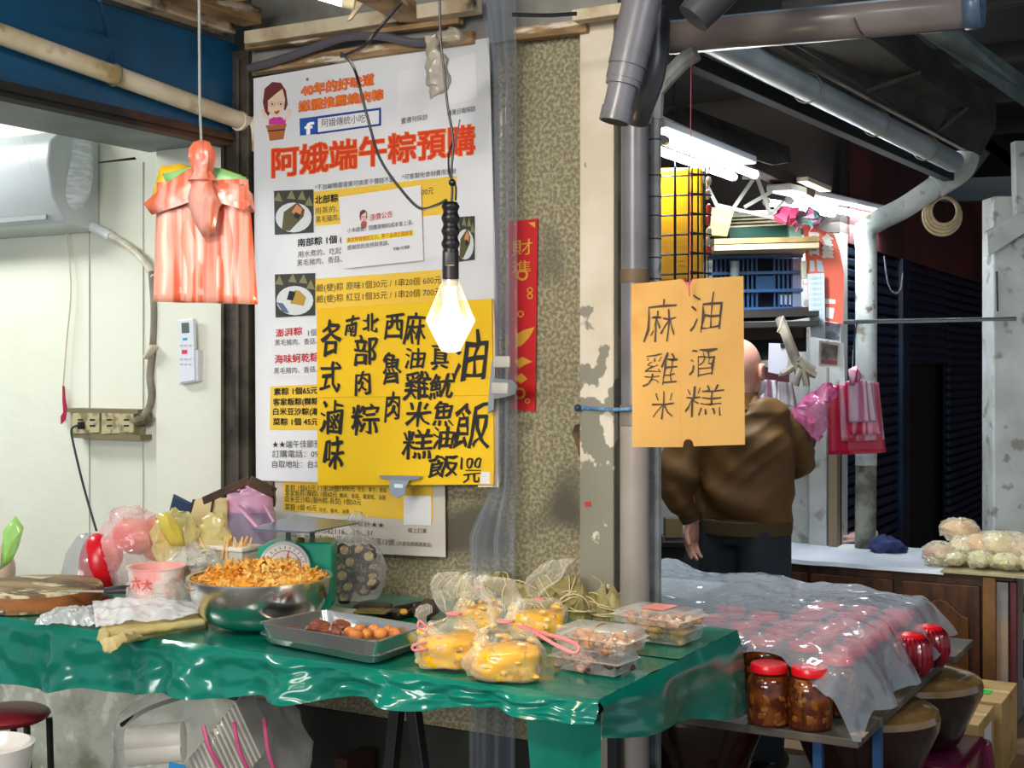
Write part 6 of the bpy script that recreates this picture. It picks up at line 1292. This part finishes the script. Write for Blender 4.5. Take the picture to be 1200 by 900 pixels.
for i in range(3):
    for j in range(7):
        x = -.928-.113*i; y = 3.33+.115*j
        if j == 0 and i > 0: continue
        pos.append((x+.005*math.sin(j*3+i), y, 'red-lidded jar under the clear sheet, %s from front, %s row from right' % (ORD[j], ORD[i])))
for j in range(3): pos.append((-1.27, 3.45+.16*j, 'red-lidded jar under the clear sheet, %s from front, fourth row from right' % ORD[j])); pos.append((-1.39, 3.5+.16*j, 'red-lidded jar under the clear sheet, %s from front, leftmost row' % ORD[j]))
for k, (x, y, lab) in enumerate(pos):
    o = jar0 if k == 0 else dup(jar0)
    o.location = (x, y, BZ+.001); o.rotation_euler = (0, 0, k*1.1)
    o['label'] = lab or 'amber pickle jar with red lid standing under the clear plastic sheet'
    o['group'] = 'pickle jars in the front' if k < 2 else 'pickle jars under the plastic sheet'
    if lab: pass
t = thing('pleated_red_jar', 'x', 'jar', (0, 0, 0))
fnp = lambda a, z, i: 1+.05*math.cos(a*22)*(1 if 0 < i < 7 else .3)
prd = M('pleated_red', '#8a0a1c', .25, c2='#5c0714', vs=6, coat=.5)
MB().lathe([(.038, 0), (.05, .013), (.058, .04), (.058, .068), (.051, .092), (.037, .106), (.018, .112), (.004, .114)], (0, 0, 0), 88, fn=fnp).build('pleated_cover', prd, t)
MB().lathe([(.040, .103), (.032, .112), (.01, .117)], (0, 0, 0), 40, fn=lambda a, z, i: 1+.03*math.cos(a*22)).build('red_top', M('bright_red_top', '#e0101e', .3), t)
p1 = onZ(1067, 790, BZ+.03); p2 = onZ(1088, 779, BZ+.03)
t.location = p1; t['label'] = 'nearer round jar under a pleated red cover at the back of the board'; t['group'] = 'pleated red covered jars'
o = dup(t); o.location = p2; o['label'] = 'farther round jar under a pleated red cover, at the back right corner of the board'; 
# clear plastic sheet draped over the jars
b = MB()
def dr_(u, v):
    X = -1.95+1.155*u; Y = 3.16+.92*v
    z = .808+.05*v*(1-u)+.012*math.sin(X*21+Y*6)*.6+.016*noise.noise(V((X*4, Y*4, 1)))+.012*noise.noise(V((X*11, Y*11, 4)))+.006*abs(noise.noise(V((X*24, Y*20, 6))))
    e = max(0, (u-.93)/.07); z -= .15*e**1.3*(.75+.25*(1-v)); 
    f = max(0, (.08-v)/.08); 
    corner = max(0, min(1, (u-.80)/.12))
    z -= f*.03+f*corner*.06; z = max(z, BZ+.006)
    Y -= .0*f
    return V((X+.02*e*math.sin(Y*25)-.05*e*v*0, Y+.02*math.sin(X*17)*(1-v)-.06*f*corner, z))
b.grid(dr_, 110, 80)
sh_ = b.build('plastic_drape', film('drape_film', '#dbe4ec', .2, .45, .04, .03, 8, (1, 1.6, 1)), None, loc=(-1.3, 3.6, .8), ang=180)
tag(sh_, 'large clear crinkled plastic sheet draped over the pickle jars', 'plastic sheet')
# boxes hidden under the sheet hold it up at the back
tag(MB().box((-1.9, 3.75, BZ), (-1.5, 4.08, BZ+.18)).build('pale_box', M('covered_box', '#7f8b8c', .6, c2='#59615e', vs=5), smooth=False, bevel=.005), 'pale grey box under the clear sheet near the drain pipe', 'box')
tag(MB().ball((-1.12, 4.0, BZ+.06), (.12, .06, .05), 20, 10).build('fur_bundle', M('grey_bundle', '#8a8c80', .8, c2='#5c5e55', vs=25)), 'greyish bundle under the clear sheet behind the jars', 'bundle')
# glazed vats
vat_m = M('vat_glaze', '#2e1812', .25, c2='#241210', vs=3, coat=.6)
def vat(x, y, rad, lab, gold=True):
    t = thing('ceramic_vat', lab, 'vat', (x, y, .38)); h = BZ-.03-.38
    MB().lathe([(rad*.62, .38), (rad*.70, .39), (rad*.85, .38+h*.4), (rad*.99, .38+h*.72), (rad, .38+h*.84)], (x, y, 0), 48, caps=(True, False)).build('vat_body', vat_m, t)
    MB().lathe([(rad, .38+h*.84), (rad*.97, .38+h*.92), (rad*.85, .38+h*.975), (rad*.6, .38+h)], (x, y, 0), 48, caps=(False, True)).build('glazed_shoulder', M('vat_gold', '#8d6f3e', .22, c2='#6e5330', vs=4, coat=.6) if gold else vat_m, t)
vat(-.935, 3.62, .20, 'dark brown glazed vat with golden shoulder, the nearer one under the board edge')
vat(-.92, 4.05, .22, 'dark brown glazed vat with golden shoulder, the farther one at the board back corner')
vat(-1.345, 3.42, .19, 'dark vat with painted-shade shoulder, half hidden under the front of the low board', False)  # no golden shoulder here: shade under the board is put into its colour
plum = M('plum_plastic', '#6a1238', .3, c2='#5a0e30', vs=3)
def stool(x, y, w_, lab, z1=.375):
    t = thing('plastic_stool', lab, 'stool', (x, y, 0))
    b = MB(); b.add([V((x+i*w_*.5*s_, y+j*w_*.5*s_, z)) for s_, z in ((1.1, z1-.02), (1.0, z1)) for i, j in ((-1, -1), (1, -1), (1, 1), (-1, 1))], [(0, 1, 2, 3), (4, 5, 6, 7), (0, 1, 5, 4), (1, 2, 6, 5), (2, 3, 7, 6), (3, 0, 4, 7)]); b.build('seat', plum, t, bevel=.01)
    for i in (-1, 1):
        for j in (-1, 1): MB().tube([V((x+i*w_*.48, y+j*w_*.48, z1-.02)), V((x+i*w_*.6, y+j*w_*.6, 0))], [.035, .028], 8).build('leg', plum, t)
    MB().box((x-w_*.52, y-w_*.56, z1-.09), (x+w_*.52, y+w_*.56, z1-.02)).build('apron', plum, t, bevel=.01)
stool(-.935, 3.62, .30, 'plum red plastic stool under the nearer golden-shouldered vat'); stool(-.90, 4.05, .34, 'plum red plastic stool with ribbed corner under the farther vat'); stool(-1.345, 3.42, .30, 'plum red plastic stool under the half hidden vat')
t = thing('plum_basin', 'plum coloured plastic basin on the ground below the green cloth corner', 'basin', (-1.5, 3.9, 0))
q = onZ(808, 905, .18); b = MB(); x, y = q.x, q.y
b.lathe([(.16, .02), (.2, .20), (.215, .21), (.2, .212), (.19, .2), (.15, .04)], (x, y, 0), 4).build('basin_shell', plum, t, smooth=False, bevel=.01)
tag(MB().box((x-.1, y-.02, .05), (x+.0, y+.1, .19)).build('basin_pack', M('pack_brown', '#4b2a2c', .6), smooth=False), 'dark red-brown pack lying in the plum basin', 'pack')
# cardboard boxes
def carton(x0, y0, x1, y1, z, lab, stk, dY):
    pA = onZ(x0, y0, z); pB = onZ(x1, y1, z)
    return
card = M('cardboard', '#c6a267', .7, c2='#b38f55', vs=5, bump=.0004, c3='#a57f49', v3=9)
def cbox(xr_, yf, d, w_, z, lab, lbl):
    t = thing('cardboard_box', lab, 'box', (xr_-w_/2, yf+d/2, 0))
    MB().box((xr_-w_, yf, 0), (xr_, yf+d, z)).build('carton', card, t, smooth=False, bevel=.003)
    MB().box((xr_-w_, yf+d*.44, z), (xr_, yf+d*.56, z+.001)).build('tape', M('tape_cream', '#d9c391', .4), t, smooth=False)
    MB().slab([V((xr_-.16, yf+d*.3, z+.002)), V((xr_-.06, yf+d*.3, z+.002)), V((xr_-.06, yf+d*.5, z+.002)), V((xr_-.16, yf+d*.5, z+.002))], UP, .001).build('green_sticker', M('sticker_green', '#35d04a', .5), t, smooth=False)
    if lbl: MB().box((xr_, yf+d*.35, z-.15), (xr_+.001, yf+d*.8, z-.04)).build('white_label', WHITEP, t, smooth=False)
q1 = onZ(1147, 850, .28); q2 = onZ(1168, 829, .30)
cbox(q1.x, q1.y, .30, .4, .28, 'tan cardboard box with white label, the nearer one right of the vats', True); cbox(q2.x+.0, q1.y+.31, .35, .45, .29, 'tan cardboard box behind the labelled one, touching the cabinet', False)
# things under the counter at far right
tag(crumple(MB().ball(P(1195, 705, 6.0), (.07, .05, .03), 14, 8), .02, 20, 1).build('red_bundle', M('red_bundle', '#7a2c30', .6)), 'dim red bundle under the counter at the right edge', 'bundle')
tag(MB().ball(P(1198, 772, 6.0), (.06, .05, .09), 14, 10).build('dark_sack', M('dark_sack', '#1c2220', .6)), 'dark round sack under the counter at the right edge', 'sack')
# ================================================================ kraft sign in front of the pipes
t = thing('kraft_sign', 'x', 'sign', P(806, 520, 2.92)); t['label'] = 'tan card sign with six thin hand-written characters hanging over the passage'
SK = Sheet(P(806, 420, 2.92), (.38, -1, 0))
kr = M('kraft_card', '#cd9d51', .6, c2='#c39345', vs=3, c3='#bf8636', v3=6)
notch1 = [(800+0, 330)]
out = [(740, 333), (799, 327), (803, 331), (808, 332), (812, 327), (871, 323.5), (873, 521), (813, 523)]+[(806.5+6*math.cos(a), 521-6.5*math.sin(a)) for a in [PI*k/6 for k in range(1, 6)]]+[(800, 524), (741, 524)]
b = MB(); SK.poly('card', out, kr, t, 0, .003)
SK.poly('crease', [(797.5, 331), (798, 331), (797.5, 522), (797, 522)], M('crease', '#c8913f', .6), t, .0004); SK.poly('crease', [(817, 345), (817.5, 345), (819, 522), (818.5, 522)], M('crease', '#c8913f'), t, .0004)
thin = M('marker_brown', '#3a2a18', .6)
chars(SK, [('麻', 774, 376, 36, 50), ('雞', 775, 432, 38, 38), ('米', 777, 475, 26, 34), ('油', 827, 366, 36, 46), ('酒', 823, 425, 30, 32), ('糕', 825, 469, 44, 36)], thin, t, wob=3.5, slant=.1, off=.002, thin=.014)
MB().tube([P(799, 327, 2.9), P(806, 334, 2.89), P(812, 327, 2.9), P(807, 334, 2.89), P(808, 347, 2.89)], .0018, 6).build('pink_string', M('pink_string', '#d9556a', .5), t)
tag(MB().tube([P(808, 331, 2.92), P(810, 62, 3.2)], .0008, 5).build('hanging_string', M('pink_string', '#d9556a')), 'thin pink string from the gutter down to the kraft sign', 'string')
t = thing('blue_rope', 'blue nylon cord tied round the drain pipe at the kraft sign edge', 'rope', P(710, 478, 3.1))
MB().tube(cable([onY(675, 478, 3.155), onY(700, 479, 3.15), onY(725, 480, 3.06), onY(742, 479, 3.04), onY(758, 478, 3.08)], n=5), .0045, 8).build('rope', M('rope_blue', '#3a77b8', .5, c2='#7fb0dc', vs=60), t)
MB().ball(onY(677, 478, 3.15), .010, 8, 6).build('knot', M('rope_dark', '#1c3a66', .5), t)
tag(MB().slab([onY(673, 498, 3.19), onY(679, 497, 3.19), onY(680, 520, 3.19), onY(679, 536, 3.19), onY(675, 522, 3.19), onY(670, 508, 3.19)], (0, -1, 0), .008).build('brown_tag', M('brown_leafy', '#8a6424', .5, c2='#3c2a16', vs=14), smooth=False, bevel=.002), 'small curled brown tag stuck on the wall under the blue cord', 'tag')
tag(MB().slab([onY(685, 588, 3.163), onY(692, 588, 3.163), onY(692, 593, 3.163), onY(686, 594, 3.163)], (0, -1, 0), .002).build('red_tape_bit', M('red_bit', '#d8322a', .5), smooth=False), 'tiny red scrap of tape on the peeling pillar', 'tape')
# ================================================================ THE OLD MAN
DM_ = 4.8
def organic(mb_list, voxel, name, mat, par, smooth_it=6, wrinkle=None, loc=None):
    me = bpy.data.meshes.new('tmp'); b = MB()
    for m in mb_list: b.add(m.v, m.f)
    me.from_pydata(b.v, [], b.f); bm = bmesh.new(); bm.from_mesh(me); bmesh.ops.recalc_face_normals(bm, faces=bm.faces); bm.to_mesh(me); bm.free()
    o = bpy.data.objects.new('tmp', me); COL.objects.link(o)
    r = o.modifiers.new('r', 'REMESH'); r.mode = 'VOXEL'; r.voxel_size = voxel
    s_ = o.modifiers.new('s', 'SMOOTH'); s_.iterations = smooth_it; s_.factor = .5
    bpy.context.view_layer.update()
    m2 = bpy.data.meshes.new_from_object(o.evaluated_get(bpy.context.evaluated_depsgraph_get()))
    bpy.data.objects.remove(o); bpy.data.meshes.remove(me)
    off = wloc(par)
    if wrinkle:
        ns = [v.normal.copy() for v in m2.vertices]
        for v, n in zip(m2.vertices, ns): v.co = v.co+n*wrinkle(v.co)
    for v in m2.vertices: v.co = v.co-off
    m2.materials.clear(); m2.materials.append(mat); m2.shade_smooth(); m2.name = name
    q = bpy.data.objects.new(name, m2); COL.objects.link(q); q.parent = par; return q
def loft(cs, n=20):   # cs: (centre, u axis radius vector, v axis radius vector)
    b = MB(); vs = []
    for c, u, v in cs: vs += [c+u*math.cos(a)+v*math.sin(a) for a in [2*PI*k/n for k in range(n)]]
    m = len(cs); fs = [(i*n+k, i*n+(k+1) % n, (i+1)*n+(k+1) % n, (i+1)*n+k) for i in range(m-1) for k in range(n)]+[tuple(range(n)), tuple(range((m-1)*n, m*n))]
    return b.add(vs, fs)
px_ = lambda x, y, dd=0: P(x, y, DM_+dd)
man = thing('person', 'older bald person seen from behind in a brown jacket and dark trousers', 'person', V((px_(872, 640).x, px_(872, 640).y, 0)))
skin = M('skin', '#dba48e', .5, c2='#cd9480', vs=9, sss=.15, bump=.0006, bs=60); scalp = M('scalp', '#d8b0a2', .42, c2='#c99d8d', vs=6, sss=.15)
sc1 = DM_/FL
fwd = (FW*.82+RT*.57).normalized(); rgt = V((fwd.y, -fwd.x, 0))     # he faces away and to the right
# head
hcx = px_(868, 432)
def hd(d):
    return 1
b1 = MB(); b1.ball(hcx+UP*.01-fwd*.012, V((1, 1, 1)), 28, 20); b1.v = [hcx+UP*.01+rgt*((p-hcx-UP*.01+fwd*.012).x*.076)+fwd*((p-hcx-UP*.01+fwd*.012).y*.097-.012)+UP*((p-hcx-UP*.01+fwd*.012).z*.098) for p in b1.v]
parts_ = [b1]
def ob(c, r3, n=16, m=10):
    b = MB(); b.ball((0, 0, 0), 1.0, n, m); b.v = [c+rgt*p.x*r3[0]+fwd*p.y*r3[1]+UP*p.z*r3[2] for p in b.v]; return b
parts_ += [ob(hcx+fwd*.045-UP*.055, (.058, .055, .062)), ob(hcx+fwd*.075-UP*.095, (.034, .03, .026)), ob(hcx+fwd*.09-UP*.025, (.05, .025, .05)), ob(hcx+fwd*.112-UP*.03, (.013, .022, .022)), ob(hcx+fwd*.104-UP*.068, (.024, .014, .012)), ob(hcx+fwd*.098+UP*.012, (.055, .018, .012))]
parts_.append(loft([(hcx-UP*.02-fwd*.02, rgt*.06, fwd*.065), (hcx-UP*.09-fwd*.03, rgt*.058, fwd*.06), (hcx-UP*.15-fwd*.045, rgt*.062, fwd*.062), (hcx-UP*.22-fwd*.05, rgt*.09, fwd*.075)]))
# arms and hands
Ls = px_(836, 496, .02); Le = px_(796, 560, .0); Lw = px_(812, 606, .02); Lh = px_(812, 622, .02)
Rs = px_(900, 500, .06); Re = px_(930, 540, .14); Rw = px_(944, 520, .30); Rh = px_(951, 505, .36)
limb = lambda pts, rs: loft([(p, (rgt*r), ((fwd*.5+UP*.86) if i else fwd)*r) for i, (p, r) in enumerate(zip(pts, rs))])
parts_ += [MB().tube([Ls, Le, Lw], [.05, .042, .028], 14), MB().tube([Rs, Re, Rw], [.05, .042, .028], 14)]
def hand(w0, dirv, palmn, side, curl, s_=1.0):
    dirv = dirv.normalized(); palmn = (palmn-dirv*palmn.dot(dirv)).normalized(); ac = dirv.cross(palmn)*side; out = []
    out.append(MB().tube([w0-dirv*.03, w0+dirv*.02], [.026, .028], 12, flat=.75))
    pb = MB(); pb.ball((0, 0, 0), 1.0, 16, 10); pc = w0+dirv*.055*s_; pb.v = [pc+dirv*p.x*.052*s_+ac*p.y*.042*s_+palmn*p.z*.017*s_ for p in pb.v]; out.append(pb)
    for k, (off_, L) in enumerate(((.034, .068), (.012, .076), (-.011, .071), (-.033, .055))):
        p = w0+dirv*.085*s_+ac*off_*s_; d = dirv.copy(); pts = [p-dirv*.02, p]; L *= s_
        for seg_, f in enumerate((.45, .32, .25)):
            d = (d*math.cos(curl*(.7+.25*k*.4))+palmn*math.sin(curl*(.7+.25*k*.4))).normalized(); p = p+d*L*f; pts.append(p)
        out.append(MB().tube(pts, [.009*s_, .009*s_, .0085*s_, .0078*s_, .0065*s_], 10))
    p = w0+dirv*.03*s_+ac*.03*s_; d = (dirv*.75+ac*.55+palmn*.35).normalized(); pts = [p-ac*.01, p+d*.03*s_]; d2 = (dirv*.9+ac*.1+palmn*.4).normalized(); pts += [pts[-1]+d2*.028*s_, pts[-1]+d2*.05*s_]
    out.append(MB().tube(pts, [.013*s_, .012*s_, .010*s_, .008*s_], 10)); return out
parts_ += hand(Lw, (Lh-Lw)*1+UP*-.05+rgt*.0, -FW*.6+RT*.5, 1, .35)
parts_ += hand(Rw, (Rh-Rw)+UP*.02, -RT*.7-FW*.1, 1, .7)
# torso and legs under the clothes
hip = px_(872, 610, .03)
parts_.append(loft([(hip+UP*-.02, rgt*.14, fwd*.10), (hip+UP*.2, rgt*.13, fwd*.10), (px_(870, 500, .02), rgt*.15, fwd*.10), (px_(868, 476, .0), rgt*.10, fwd*.08), (hcx-UP*.17-fwd*.05, rgt*.06, fwd*.06)]))
for s_ in (-1, 1):
    hp_ = hip+rgt*.08*s_; kn = V((hp_.x, hp_.y, .45))+fwd*.02; an = V((kn.x, kn.y, .07))-fwd*.02
    parts_.append(MB().tube([hp_-UP*.0, kn, an], [.085, .055, .04], 14)); parts_.append(ob(V((an.x, an.y, .045))+fwd*.05, (.04, .12, .035)))
body = organic(parts_, .0045, 'body', skin, man, 2)
# ears
for s_ in (-1, 1):
    b = MB(); c = hcx+rgt*.078*s_-UP*.012-fwd*.004; b.ball((0, 0, 0), 1.0, 16, 12); b.v = [c+rgt*(p.x*.010+s_*.006*abs(p.y))+fwd*(p.y*.018)+UP*(p.z*.032) for p in b.v]
    b.tube([c+rgt*.010*s_+fwd*math.sin(a)*.015+UP*math.cos(a)*.028 for a in [-.3+PI*1.25*-k/10 for k in range(11)]], .0045, 6); b.build('ear', M('ear_skin', '#d39a86', .5, sss=.2), man)
for s_ in (-1, 1): b = MB(); b.ball(hcx+fwd*.102+rgt*.03*s_-UP*.0, .011, 10, 8); b.build('eye', M('eye_white', '#e8e4de', .2), man)
tag(ob(hcx+fwd*.108-UP*.066, (.02, .006, .003)).build('mouth', M('lip', '#9a5448', .5), man), None, None)
# white mask edge / collar along his cheek
b = ob(hcx+fwd*.078-UP*.062, (.062, .056, .048)); b.build('face_mask', M('mask_white', '#dfe3e6', .6), man)
# jacket
jk = M('brown_jacket', '#6a4a1e', .65, c2='#5c3f18', vs=5, bump=.003, bs=14)
J = [loft([(px_(872, 618, .03), rgt*.155, fwd*.125), (px_(872, 606, .03), rgt*.17, fwd*.14), (px_(872, 592, .03), rgt*.185, fwd*.155), (px_(873, 560, .02), rgt*.185, fwd*.15), (px_(872, 510, .0), rgt*.19, fwd*.145), (px_(870, 482, -.01), rgt*.175, fwd*.13), (px_(868, 468, -.01), rgt*.125, fwd*.10), (hcx-UP*.125-fwd*.045, rgt*.085, fwd*.08), (hcx-UP*.10-fwd*.035, rgt*.07, fwd*.068)], 28)]
J.append(MB().tube(cable([px_(840, 490, -.01), px_(814, 510), px_(797, 545), px_(795, 572), px_(802, 590, .01), px_(808, 603, .02)], n=4), [.085, .085, .085, .082, .08, .078, .076, .074, .074, .074, .074, .073, .07, .067, .064, .06, .055, .05, .045, .04, .036], 16))
J.append(MB().tube(cable([px_(896, 496, .02), px_(916, 508, .06), px_(931, 530, .12), px_(934, 540, .18), px_(938, 530, .26), px_(942, 522, .30)], n=4), [.088, .088, .086, .084, .083, .082, .08, .078, .076, .076, .076, .074, .07, .066, .062, .058, .054, .05, .046, .042, .038], 16))
def wrk(p):
    q = p-hip; a = q.dot(RT); z = q.z
    w1 = .022*math.sin((z*26+a*22)+4*noise.noise(p*4)); w1 *= noise.noise(p*5)+.25; w1 += .010*(.5-abs(math.sin(z*38-a*30+5*noise.noise(p*3))))*(noise.noise(p*3.3)+.35)
    return w1+.006*noise.noise(V((p.x*16, p.y*16, p.z*9)))+.008*noise.noise(p*8)
organic(J, .009, 'jacket', jk, man, 4, wrk)
hb = loft([(px_(872, 626, .03), rgt*.165, fwd*.132), (px_(872, 623, .03), rgt*.176, fwd*.145), (px_(872, 608, .03), rgt*.180, fwd*.150), (px_(872, 605, .03), rgt*.170, fwd*.140)], 40)
hb.build('hem_band', M('hem_ribbed', '#4a3a1c', .8, bump=.003, bs=120, stretch=(1, 1, .05)), man)
for a_, c_ in ((px_(807, 601, .02), px_(811, 611, .02)), (px_(941, 524, .29), px_(946, 514, .33))): MB().tube([a_, c_], [.042, .036], 16).build('cuff', M('hem_ribbed', '#4a3a1c'), man) 
cl_ = loft([(hcx-UP*.145-fwd*.045, rgt*.092, fwd*.09), (hcx-UP*.115-fwd*.04, rgt*.078, fwd*.078), (hcx-UP*.085-fwd*.03, rgt*.074, fwd*.075)], 30); cl_.f = cl_.f[:-1]; cl_.build('collar', jk, man)
# trousers
TR = []
for s_ in (-1, 1):
    hp_ = hip+rgt*.078*s_; TR.append(loft([(hp_+UP*.02, rgt*.095, fwd*.12), (hp_-UP*.15, rgt*.095, fwd*.118), (V((hp_.x, hp_.y, .45)), rgt*.085, fwd*.09), (V((hp_.x, hp_.y, .09))-fwd*.01, rgt*.075, fwd*.085)]))
TR.append(loft([(hip+UP*.05, rgt*.155, fwd*.12), (hip-UP*.08, rgt*.168, fwd*.125)]))
organic(TR, .012, 'trousers', M('dark_trousers', '#22303a', .75, c2='#1b262f', vs=6), man, 4, lambda p: .006*noise.noise(V((p.x*9, p.y*9, p.z*4))))
for s_ in (-1, 1):
    hp_ = hip+rgt*.078*s_; ob(V((hp_.x, hp_.y, .05))+fwd*.05, (.052, .135, .05)).build('shoe', M('shoe_black', '#191919', .4), man)
